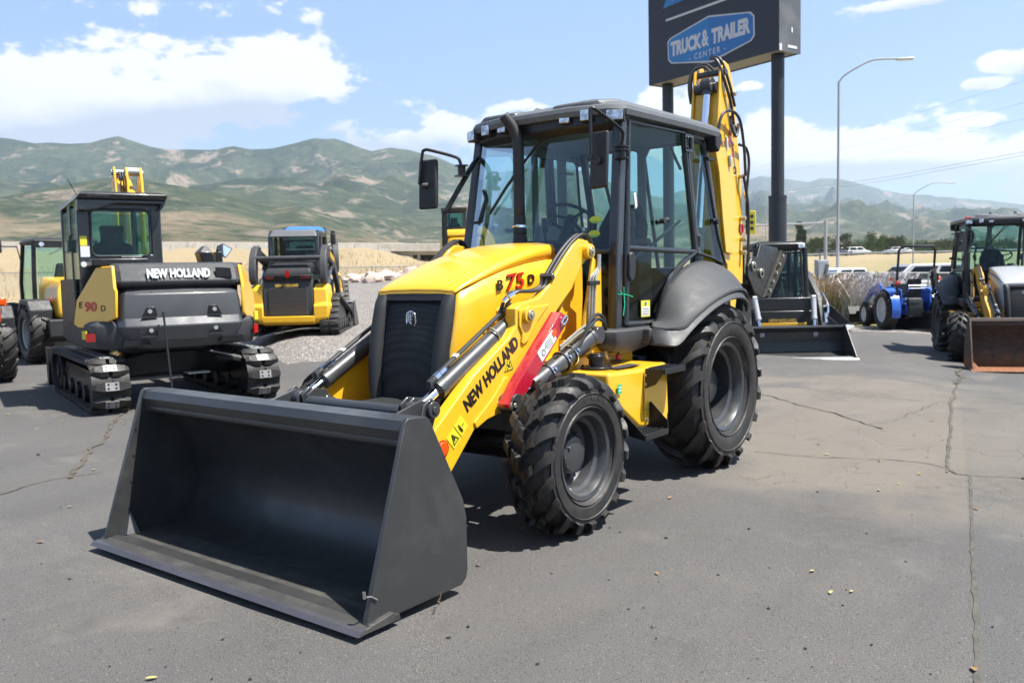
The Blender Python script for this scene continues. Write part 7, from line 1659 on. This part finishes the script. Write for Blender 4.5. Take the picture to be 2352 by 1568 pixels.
# ------------------------------------------------------------------ trees
x = MX('leaf'); inf = x.n.new('ShaderNodeObjectInfo'); c = x.ramp(x.noise(.9, 4), [(.3, (.06, .105, .03)), (.55, (.12, .19, .05)), (.75, (.20, .27, .08))]); x.set('Base Color', c); x.set('Roughness', .7); x.set('Specular IOR Level', .2)
x = MX('leaf_dark'); c = x.ramp(x.noise(.9, 4), [(.3, (.04, .07, .025)), (.7, (.09, .14, .045))]); x.set('Base Color', c); x.set('Roughness', .75)
x = MX('bark_trunk'); x.set('Base Color', x.ramp(x.noise(4, 5, .7, sc=(3, 3, .5)), [(.3, (.06, .045, .03)), (.7, (.16, .13, .10))])); x.set('Roughness', .95)
def tree(P, h, wd, label, mat_, seed, kind='round'):
    rnd = random.Random(seed); t = thing('tree', label, 'tree', P)
    m = MB(); th = h*(.35 if kind == 'round' else .15)
    m.tube([(0, 0, -.5), (.05*h*rnd.uniform(-.3, .3), 0, th*.6), (0, 0, h*.75)], lambda u: h*.028*(1-.75*u), n=8, smooth=3)
    for k in range(6):
        a = rnd.uniform(0, 6.28); z = h*rnd.uniform(.25, .6); m.tube([(0, 0, z), (math.cos(a)*wd*.22, math.sin(a)*wd*.22, z+h*.14), (math.cos(a)*wd*.36, math.sin(a)*wd*.36, z+h*.26)], lambda u: h*.010*(1-.7*u), n=5)
    m.build('trunk', 'bark_trunk', t)
    m = MB(); cl = []
    for k in range(26 if kind == 'round' else 20):
        if kind == 'round':
            a = rnd.uniform(0, 6.28); rr = wd*.5*math.sqrt(rnd.random())*.8; z = h*(.32+.6*rnd.random()); sc = 1-.55*abs(z/h-.55); cl.append((Vector((math.cos(a)*rr*sc, math.sin(a)*rr*sc, z)), wd*rnd.uniform(.13, .23)))
        else:
            z = h*(.12+.86*k/20); cl.append((Vector((rnd.uniform(-.12, .12)*wd, rnd.uniform(-.12, .12)*wd, z)), wd*.42*(1-.55*abs(z/h-.4))*rnd.uniform(.7, 1.1)))
    for c_, r_ in cl:
        for j in range(80):
            d = Vector((rnd.gauss(0, 1), rnd.gauss(0, 1), rnd.gauss(0, 1))).normalized()*r_*(rnd.random()**.35); d.z *= .8
            q = c_+d; s = h*rnd.uniform(.016, .034); u = Vector((rnd.gauss(0, 1), rnd.gauss(0, 1), rnd.gauss(0, .6))).normalized(); v = u.orthogonal().normalized()
            m.add([q-u*s-v*s*.5, q+u*s-v*s*.4, q+u*s*.6+v*s*.7, q-u*s*.7+v*s*.6], [(0, 1, 2, 3)])
    m.build('crown', mat_, t, smooth=0)
    return t
TR = [(1836, 225, 10.5, 2.6, 'leaf_dark', 'col', 'narrow poplar just right of the sign post, the tallest and slimmest'), (1846, 222, 8, 2.0, 'leaf_dark', 'col', 'shorter slim poplar touching the tall one on its right'),
      (1868, 235, 5.8, 5, 'leaf', 'round', 'pale round tree right of the two poplars'), (1886, 240, 6.2, 5.5, 'leaf', 'round', 'round green tree above the white utility box'), (1910, 245, 4.2, 6, 'leaf_dark', 'round', 'low dark tree left of the tall lamp pole'),
      (1935, 230, 6.6, 6.5, 'leaf_dark', 'round', 'dark domed tree directly right of the tall lamp pole'), (1962, 250, 4.6, 8, 'leaf', 'round', 'low wide tree left of the tallest broad tree'), (1984, 250, 4.4, 7, 'leaf', 'round', 'small green tree beside the tallest broad tree'),
      (2006, 238, 7.4, 7, 'leaf', 'round', 'tallest broad tree in the row, left of the roll bar'), (2034, 245, 5.4, 7.5, 'leaf_dark', 'round', 'dark tree behind the left side of the roll bar'), (2056, 240, 5.6, 7, 'leaf_dark', 'round', 'broad dark tree just outside the roll bar corner'),
      (2084, 245, 4.4, 7, 'leaf', 'round', 'light green tree framed by the roll bar, left half'), (2112, 248, 4.2, 7, 'leaf', 'round', 'light green tree framed by the roll bar, right half'), (2140, 245, 4.3, 6.5, 'leaf', 'round', 'tree right of the roll bar'),
      (2166, 240, 4.6, 6.5, 'leaf_dark', 'round', 'tree against the left edge of the right backhoe cab'), (2215, 245, 4.8, 8, 'leaf_dark', 'round', 'tree seen through the left glass of the right backhoe'), (2260, 245, 5, 8, 'leaf', 'round', 'tree seen through the middle glass of the right backhoe'), (2310, 245, 5, 8, 'leaf_dark', 'round', 'tree seen through the right glass of the right backhoe')]
for k, (X, d, h, wd, mt_, kd, lb) in enumerate(TR):
    g_ = px(X, d); tree(Vector((g_.x, g_.y, g_.z-.3)), h*.90, wd, lb, mt_, k+3, kd).__setitem__('group', 'trees beyond the field')
# far scrub mass between and beyond the trees
rnd = random.Random(5); m = MB()
for k in range(240):
    X = 1700+rnd.random()*800; d = 252+rnd.random()*25; g_ = px(X, d); s0 = rnd.uniform(1.4, 2.4)
    for j in range(26):
        q = g_+Vector((rnd.gauss(0, 1.3), rnd.gauss(0, 1.3), rnd.uniform(0, s0*1.5))); s = rnd.uniform(.15, .4); u = Vector((rnd.gauss(0, 1), rnd.gauss(0, 1), rnd.gauss(0, .6))).normalized(); v = u.orthogonal()
        m.add([q-u*s-v*s*.5, q+u*s-v*s*.4, q+u*s*.6+v*s*.7, q-u*s*.7+v*s*.6], [(0, 1, 2, 3)])
tag(m.build('scrub_belt', 'leaf', smooth=0), kind='stuff')

# ------------------------------------------------------------------ tall grasses and pale shrubs at the gravel edge
for nm, cols in (('blade_green', ((.10, .15, .03), (.22, .24, .06))), ('blade_straw', ((.38, .28, .14), (.60, .46, .28))), ('sage', ((.50, .46, .46), (.75, .70, .70))), ('sage_green', ((.22, .28, .16), (.38, .42, .26)))):
    x = MX(nm); x.set('Base Color', x.ramp(x.noise(7, 3), [(.3, cols[0]), (.7, cols[1])])); x.set('Roughness', .8)
def clump(P, h, rad, n1, n2, mats, label, seed, spread=.5):
    rnd = random.Random(seed); t = thing('grass_clump', label, 'plant', P)
    for (n_b, mt_, hh, sp, nm) in ((n1, mats[0], .82, spread, 'leaves'), (n2, mats[1], 1.0, spread*1.05, 'stems')):
        m = MB()
        for k in range(n_b):
            a = rnd.uniform(0, 6.28); r0_ = rad*math.sqrt(rnd.random())*.6; b = Vector((math.cos(a)*r0_, math.sin(a)*r0_, -.05)); L_ = h*hh*rnd.uniform(.6, 1.05); o = Vector((math.cos(a+rnd.gauss(0, .7)), math.sin(a+rnd.gauss(0, .7)), 0))*L_*sp*rnd.uniform(.15, 1)
            w_ = rnd.uniform(.006, .012)*(1.6 if nm == 'stems' and mt_ == 'sage' else 1); sd = Vector((rnd.gauss(0, 1), rnd.gauss(0, 1), 0)).normalized()*w_
            p1 = b+o*.35+SZ*L_*.6; p2 = b+o+SZ*L_*(.95 if nm == 'stems' else .82)
            m.add([b-sd, b+sd, p1+sd, p1-sd], [(0, 1, 2, 3)]); m.add([p1-sd, p1+sd, p2+sd*.3, p2-sd*.3], [(0, 1, 2, 3)])
            if nm == 'stems':
                sd2 = sd*2.2; m.add([p2-sd2, p2+sd2, p2+(p2-p1)*.22], [(0, 1, 2)])
        m.build(nm, mt_, t, smooth=0)
CL = [(1895, 29.0, 1.55, .75, ('blade_green', 'blade_straw'), 'tall green and straw ornamental grass beside the utility box post'), (1912, 29.4, 1.45, .7, ('blade_green', 'blade_straw'), 'ornamental grass clump, second right of the utility box post'),
      (1875, 29.2, 1.3, .6, ('blade_green', 'blade_straw'), 'grass clump partly behind the track loader at the box'), (1940, 30.5, 1.5, .9, ('sage', 'sage'), 'pale lavender grey shrub left of the sage clumps, beside the lamp base'), (1962, 28.9, 1.35, .9, ('sage_green', 'sage'), 'grey green shrub at the gravel edge behind the tractor bucket'),
      (1985, 29.4, 1.5, .9, ('sage_green', 'sage'), 'green tinted sage shrub just left of the tractor bucket'), (2006, 30.2, 1.6, .9, ('sage', 'sage'), 'pale sage shrub above the tractor front wheel'), (2030, 30.8, 1.5, .9, ('sage', 'sage'), 'pale sage shrub left of the tractor seat'), (1955, 32.5, 1.5, .9, ('sage', 'sage'), 'rear pale shrub below the white pickup bed')]
for k, (X, d, h, rad, mats, lb) in enumerate(CL):
    clump(px(X, d), h, rad, 420, 360, mats, lb, k+1)
# sparse dry weeds along the fence, one mass
rnd = random.Random(11); m = MB()
for k in range(5200):
    X = rnd.uniform(1640, 2420) if k % 2 else rnd.uniform(-200, 1150); d = rnd.uniform(31, 44) if k % 2 else rnd.uniform(44, 75)
    b = px(X, d); L_ = rnd.uniform(.25, .7) if k % 2 else rnd.uniform(.15, .5); o = Vector((rnd.gauss(0, .12), rnd.gauss(0, .12), L_)); sd = Vector((rnd.gauss(0, 1), rnd.gauss(0, 1), 0)).normalized()*.022
    m.add([b-sd, b+sd, b+o], [(0, 1, 2)])
tag(m.build('dry_weeds', 'blade_straw', smooth=0), kind='stuff')

# ------------------------------------------------------------------ distant vehicles
def car(P, head, label, mat_, kind='sedan', cat='car'):
    nm = {'sedan': 'parked_car', 'suv': 'parked_car', 'pickup': 'pickup_truck', 'van': 'parked_van'}[kind]
    t = thing(nm, label, cat, P, head)
    prof = {'sedan': [(-2.2, .35), (-2.25, .75), (-2.1, .95), (-1.3, 1.0), (1.0, .98), (2.0, .85), (2.2, .6), (2.2, .35)], 'suv': [(-2.3, .4), (-2.35, .9), (-2.3, 1.1), (1.1, 1.1), (2.2, 1.0), (2.35, .7), (2.35, .4)],
            'pickup': [(-2.8, .45), (-2.85, .8), (-2.8, 1.15), (-.9, 1.15), (1.4, 1.15), (2.6, 1.05), (2.75, .8), (2.75, .45)], 'van': [(-2.6, .45), (-2.65, .9), (-2.6, 1.15), (1.4, 1.15), (2.5, 1.0), (2.65, .7), (2.65, .45)]}[kind]
    m = MB(); m.prism(prof, -.92, .92); m.build('body', mat_, t, bevel=.10, seg=3)
    gh = {'sedan': [(-1.6, .95), (-1.0, 1.42), (.3, 1.44), (1.1, .95)], 'suv': [(-2.25, 1.08), (-2.0, 1.70), (.5, 1.72), (1.3, 1.08)], 'pickup': [(-.85, 1.12), (-.75, 1.80), (.6, 1.82), (1.45, 1.12)], 'van': [(-2.55, 1.12), (-2.5, 1.95), (.6, 1.95), (1.6, 1.12)]}[kind]
    zt_ = max(b for a, b in gh)
    m = MB(); m.loft([[(gh[0][0], -.84, gh[0][1]), (gh[3][0], -.84, gh[3][1]), (gh[3][0], .84, gh[3][1]), (gh[0][0], .84, gh[0][1])], [(gh[1][0], -.70, gh[1][1]), (gh[2][0], -.70, gh[2][1]), (gh[2][0], .70, gh[2][1]), (gh[1][0], .70, gh[1][1])]]); m.build('roof', mat_, t, bevel=.06)
    for s in (1, -1):
        def gp(u, v):
            lo = gh[0][0]+(gh[3][0]-gh[0][0])*u; hi = gh[1][0]+(gh[2][0]-gh[1][0])*u; z = gh[0][1]+(zt_-gh[0][1])*v; return (lo+(hi-lo)*v, s*(.84-.14*v+.012), z)
        for (ua, ub) in ((.08, .48), (.53, .90)):
            m = MB(); m.add([gp(ua, .12), gp(ub, .12), gp(ub, .85), gp(ua, .85)], [(0, 1, 2, 3)]); m.build('side_window', 'car_glass', t, smooth=0)
        for X in (-1.35 if kind != 'pickup' else -1.75, 1.35 if kind != 'pickup' else 1.75):
            m = MB(); m.cyl((X, s*.70, .36), (X, s*.93, .36), .37, n=20); wq = m.build('wheel', 'rubber', t, bevel=.03)
            m = MB(); m.cyl((X, s*.90, .36), (X, s*.945, .36), .21, n=14); m.build('rim', 'galvanized', wq)
        m = MB(); m.box((prof[1][0]+.04, s*.78, .88), (.12, .2, .2)); m.build('tail_light', 'red_lens', t)
        m = MB(); m.box((prof[-2][0]-.10, s*.70, .72), (.14, .3, .14)); m.build('headlight', 'lamp_lens', t)
    for (i, j, off) in ((0, 1, -.012), (3, 2, .012)):
        m = MB(); a, b = gh[i], gh[j]; m.add([(a[0]+(b[0]-a[0])*.12+off, -.74, a[1]+(b[1]-a[1])*.12), (a[0]+(b[0]-a[0])*.12+off, .74, a[1]+(b[1]-a[1])*.12), (a[0]+(b[0]-a[0])*.85+off, .64, a[1]+(b[1]-a[1])*.85), (a[0]+(b[0]-a[0])*.85+off, -.64, a[1]+(b[1]-a[1])*.85)], [(0, 1, 2, 3)]); m.build('windscreen', 'car_glass', t, smooth=0)
    if kind == 'pickup':
        m = MB(); m.span((-2.75, -.78, 1.05), (-.95, .78, 1.156)); m.build('bed', 'black_letter', t)
    return t
LAT = YAW-math.pi/2
def gcar(X, d, *a, dz=0, **k):
    p = px(X, d); return car(p+SZ*dz, *a, **k)
gcar(1938, 43.5, LAT+math.pi+R(12), 'white pickup parked behind the low fence, left of the sage shrubs', 'white_paint', 'pickup', 'pickup truck', dz=-.30)
gcar(2098, 43, LAT+R(188), 'pale grey van-bodied truck parked behind the roll bar of the blue tractor', 'silver_paint', 'van', 'van', dz=-.32)
gcar(2158, 50, LAT+R(180), 'dark blue car behind the fence, right of the pale van', 'navy_paint', 'sedan')
gcar(1927, 205, LAT, 'dark pickup on the far road just right of the tall lamp pole', 'navy_paint', 'pickup', 'pickup truck')
gcar(1970, 208, LAT, 'white and yellow van on the far road below the low trees', 'white_paint', 'van', 'van')
gcar(2052, 206, LAT+R(180), 'silver car on the far road, left part of the roll bar opening', 'silver_paint', 'suv')
gcar(2072, 210, LAT+R(180), 'white car on the far road, behind the roll bar', 'white_paint', 'sedan')
gcar(1898, 204, LAT, 'black car on the far road left of the tall lamp pole', 'black_paint', 'suv')
gcar(2230, 206, LAT, 'white car on the far road seen through the right backhoe glass', 'white_paint', 'sedan')
# far road with guard rail
m = MB(); Pq = [px(X, 203)+SZ*.5 for X in range(1640, 2500, 20)]
m.tube([p for p in Pq], .16, n=5); tag(m.build('guard_rail', 'galvanized'), 'pale guard rail along the far road beyond the field', 'guard rail')

# ------------------------------------------------------------------ pole leaning on the excavator counterweight
hx = R(-112.3); Cx, Sx = math.cos(hx), math.sin(hx)
def exw(a, b, c): return Vector((-2.29+a*Cx-b*Sx, -7.18+a*Sx+b*Cx, c))
pb_ = exw(-1.82, .27, .0); pt = exw(-1.545, .30, 1.20)
t = thing('cleaning_pole', 'thin black pole with light blue handle leaning against the excavator counterweight', 'pole', pb_)
m = MB(); m.cyl((pt-pb_)*.16, pt-pb_, .013, n=10); m.build('shaft', 'black_paint', t); m = MB(); m.cyl((0, 0, 0), (pt-pb_)*.17, .022, .02, n=12); m.build('handle', 'handle_blue', t, bevel=.005)

# ------------------------------------------------------------------ cracks, tar seams, leaves, stones
x = MX('crack_fill'); x.set('Base Color', x.ramp(x.noise(14, 5), [(.35, (.055, .046, .036)), (.7, (.13, .11, .08))])); x.set('Roughness', 1)
x = MX('tar_seam'); x.set('Base Color', x.ramp(x.noise(9, 5), [(.35, (.055, .052, .045)), (.7, (.12, .11, .09))])); x.set('Roughness', .9)
def strip(path, w_, mat_, seed, amp=.03, frag=.0, zoff=.004):
    rnd = random.Random(seed); P = []
    for (a, b) in zip(path, path[1:]):
        A, B = Vector(a), Vector(b); k = max(2, int((B-A).length/.05))
        P += [A.lerp(B, j/k) for j in range(k)]
    P.append(Vector(path[-1])); m = MB(); L_, Q = [], []
    for i, p in enumerate(P):
        t = (P[min(i+1, len(P)-1)]-P[max(i-1, 0)]).normalized(); nn = Vector((-t.y, t.x)); s = i*.05
        c = p+nn*amp*(noise.noise(Vector((s*1.2, seed, 0)))*2+noise.noise(Vector((s*6, seed, 5)))*.8)
        ww = w_*(.55+.9*abs(noise.noise(Vector((s*3, seed, 9))))+.5*noise.noise(Vector((s*14, seed, 2)))); ww = max(ww, w_*.12)
        for sg_, arr in ((1, L_), (-1, Q)):
            e = c+nn*sg_*ww*(.5+.25*noise.noise(Vector((s*17, seed, sg_)))); arr.append((e.x, e.y, height(e.x, e.y)+zoff))
    n = len(P); m.v = L_+Q; m.f = [(i, i+1, n+i+1, n+i) for i in range(n-1)]
    return m
def G(X, y):
    r = FWD+RGT*((X-1176)/FPX)+UPV*((784-y)/FPX); t = -CAM.z/r.z; return (CAM.x+r.x*t, CAM.y+r.y*t)
CR = [([G(2255, 1700), G(2246, 1540), G(2238, 1350), G(2232, 1180), G(2228, 1092)], .026, 'tar_seam', 0.004), ([G(2228, 1092), G(2196, 1088), G(2180, 1080)], .022, 'tar_seam', .006), ([G(2180, 1082), G(2184, 980), G(2190, 900), G(2196, 850)], .035, 'tar_seam', .02),
      ([G(2230, 1092), G(2352, 1098), G(2600, 1104)], .015, 'tar_seam', .01), ([G(1745, 905), G(1830, 930), G(1905, 948), G(1990, 972), G(2020, 985)], .026, 'crack_fill', .05), ([G(1740, 1035), G(1800, 1042), G(1900, 1052), G(2100, 1062), G(2180, 1078)], .012, 'crack_fill', .04),
      ([G(265, 965), G(225, 1010), G(190, 1040), G(165, 1080), G(150, 1100)], .045, 'crack_fill', .05), ([G(-60, 1150), G(40, 1125), G(100, 1108), G(165, 1096), G(240, 1086)], .02, 'crack_fill', .04), ([G(265, 965), G(300, 945), G(420, 925)], .04, 'crack_fill', .04),
      ([G(1745, 862), G(1830, 858), G(1900, 862)], .02, 'crack_fill', .03), ([G(1760, 880), G(1960, 905), G(2180, 925)], .012, 'crack_fill', .05), ([G(-40, 905), G(60, 902), G(140, 897)], .03, 'crack_fill', .03), ([G(-40, 870), G(50, 866), G(110, 862)], .03, 'crack_fill', .03),
      ([G(2190, 860), G(2205, 838), G(2200, 820)], .07, 'crack_fill', .05), ([G(1990, 975), G(2090, 960), G(2185, 905)], .008, 'crack_fill', .06)]
allm = {'tar_seam': MB(), 'crack_fill': MB()}
for k, (path, w_, mt_, amp) in enumerate(CR):
    q = strip([Vector(p) for p in path], w_, mt_, k*3.1+1, amp, zoff=.004+.0008*k); allm[mt_].add(q.v, q.f)
tag(allm['tar_seam'].build('asphalt_seams', 'tar_seam', smooth=0), kind='structure'); tag(allm['crack_fill'].build('asphalt_cracks', 'crack_fill', smooth=0), kind='structure')
for nm, c in (('leaf_yellow', (.50, .42, .14)), ('leaf_green', (.34, .36, .12)), ('leaf_brown', (.34, .20, .08))):
    x = MX(nm); x.set('Base Color', x.ramp(x.noise(30, 3), [(.3, tuple(v*.75 for v in c)), (.7, c)])); x.set('Roughness', .7)
rnd = random.Random(21)
def leaf(x_, y_, s, mt_):
    m = MB(); a = rnd.uniform(0, 6.28); d = Vector((math.cos(a), math.sin(a), 0)); n = Vector((-d.y, d.x, 0)); V_ = []; k = 7
    for i in range(k):
        u = i/(k-1); w_ = math.sin(math.pi*min(1, u*.96+.02))**.8*.24*s; c = d*(u-.5)*s+n*.10*s*math.sin(u*3)+SZ*(.004+.10*s*u*u+.002); V_ += [c-n*w_+SZ*w_*.45, c, c+n*w_+SZ*w_*.45]
    F_ = [(3*i+j, 3*i+j+1, 3*i+j+4, 3*i+j+3) for i in range(k-1) for j in (0, 1)]; m.add(V_, F_); o = m.build('fallen_leaf', mt_, smooth=60); o.location = (x_, y_, height(x_, y_)+.001)
    return tag(o, 'small dry yellow or brown leaf lying on the asphalt', 'leaf', 'fallen leaves scattered on the asphalt')
LV = [(1510, 1319), (1865, 1313), (1910, 1363), (1955, 1360), (2235, 1540), (348, 1560), (2175, 1084), (2113, 1090), (2065, 1112), (2018, 1127), (2020, 1060), (2240, 1170), (2190, 900), (2195, 930), (1900, 1045), (1985, 1010), (2100, 1000), (2140, 968), (92, 1247), (160, 1165), (245, 1000), (85, 985), (205, 925), (185, 925), (100, 925), (60, 935), (230, 940), (130, 922), (18, 952), (45, 930), (215, 1080), (305, 1010), (1200, 1215), (1110, 1205), (2130, 1050), (2165, 1010), (1880, 1020), (265, 925), (155, 905), (1540, 1145)]
for X, y in LV: a, b = G(X, y); leaf(a, b, rnd.uniform(.028, .05), rnd.choice(['leaf_yellow', 'leaf_yellow', 'leaf_green', 'leaf_brown']))
for k in range(44):
    X, y = rnd.uniform(60, 330), rnd.uniform(885, 975); a, b = G(X, y); leaf(a, b, rnd.uniform(.025, .045), rnd.choice(['leaf_yellow', 'leaf_yellow', 'leaf_brown']))
x = MX('pebble'); x.set('Base Color', (.10, .095, .095)); x.set('Roughness', .9)
x = MX('pebble_dark'); x.set('Base Color', (.022, .02, .02)); x.set('Roughness', .9)
PB = [(325, 1328, .022, 1), (1075, 1440, .012, 1), (1098, 1300, .016, 0), (1405, 1180, .02, 0), (1425, 1222, .012, 0), (1878, 1130, .014, 0), (1530, 1236, .012, 1), (1400, 1212, .009, 1), (1235, 1525, .01, 1), (1500, 1440, .014, 0), (1765, 1398, .01, 1), (1990, 1225, .008, 1), (1030, 1465, .012, 1), (575, 1560, .01, 1), (88, 1045, .02, 1), (2352, 1100, .02, 0), (1720, 1215, .012, 1), (1265, 1235, .009, 1), (2080, 1290, .008, 1), (1650, 1320, .01, 0), (2280, 1440, .008, 1), (1850, 1490, .01, 1), (690, 1500, .01, 1), (160, 1330, .01, 1)]
for k in range(46): PB.append((rnd.uniform(0, 2352), rnd.uniform(1150, 1560), rnd.uniform(.004, .009), int(rnd.random() > .35)))
for k, (X, y, s, dk) in enumerate(PB):
    a, b = G(X, y)
    if 1.05 < a < 2.0 and -1.3 < b < 1.3: continue
    tag(rock(Vector((a, b, s*.35)), (s, s*.75, s*.55), k*.77, 'pebble', 'pebble_dark' if dk else 'pebble', 1), 'small loose pebble lying on the asphalt', 'pebble', 'loose pebbles scattered on the asphalt')

# ------------------------------------------------------------------ haze over the valley
hm = D.materials.new('haze_air'); hm.use_nodes = True; q = hm.node_tree.nodes
for n in list(q): q.remove(n)
o_ = q.new('ShaderNodeOutputMaterial'); v_ = q.new('ShaderNodeVolumePrincipled'); v_.inputs['Color'].default_value = (.72, .85, 1.0, 1); v_.inputs['Density'].default_value = .0001; v_.inputs['Anisotropy'].default_value = .35
hm.node_tree.links.new(v_.outputs[0], o_.inputs['Volume']); MAT['haze_air'] = hm
m = MB(); m.span((-9500, -9500, -60), (9500, 9500, 800)); hz_ = m.build('haze', 'haze_air', smooth=0); tag(hz_, kind='stuff')
SC.cycles.volume_bounces = 1; SC.cycles.max_bounces = 8; SC.cycles.transparent_max_bounces = 16
SC.cycles.use_denoising = True; SC.cycles.use_adaptive_sampling = True; SC.cycles.adaptive_threshold = .02
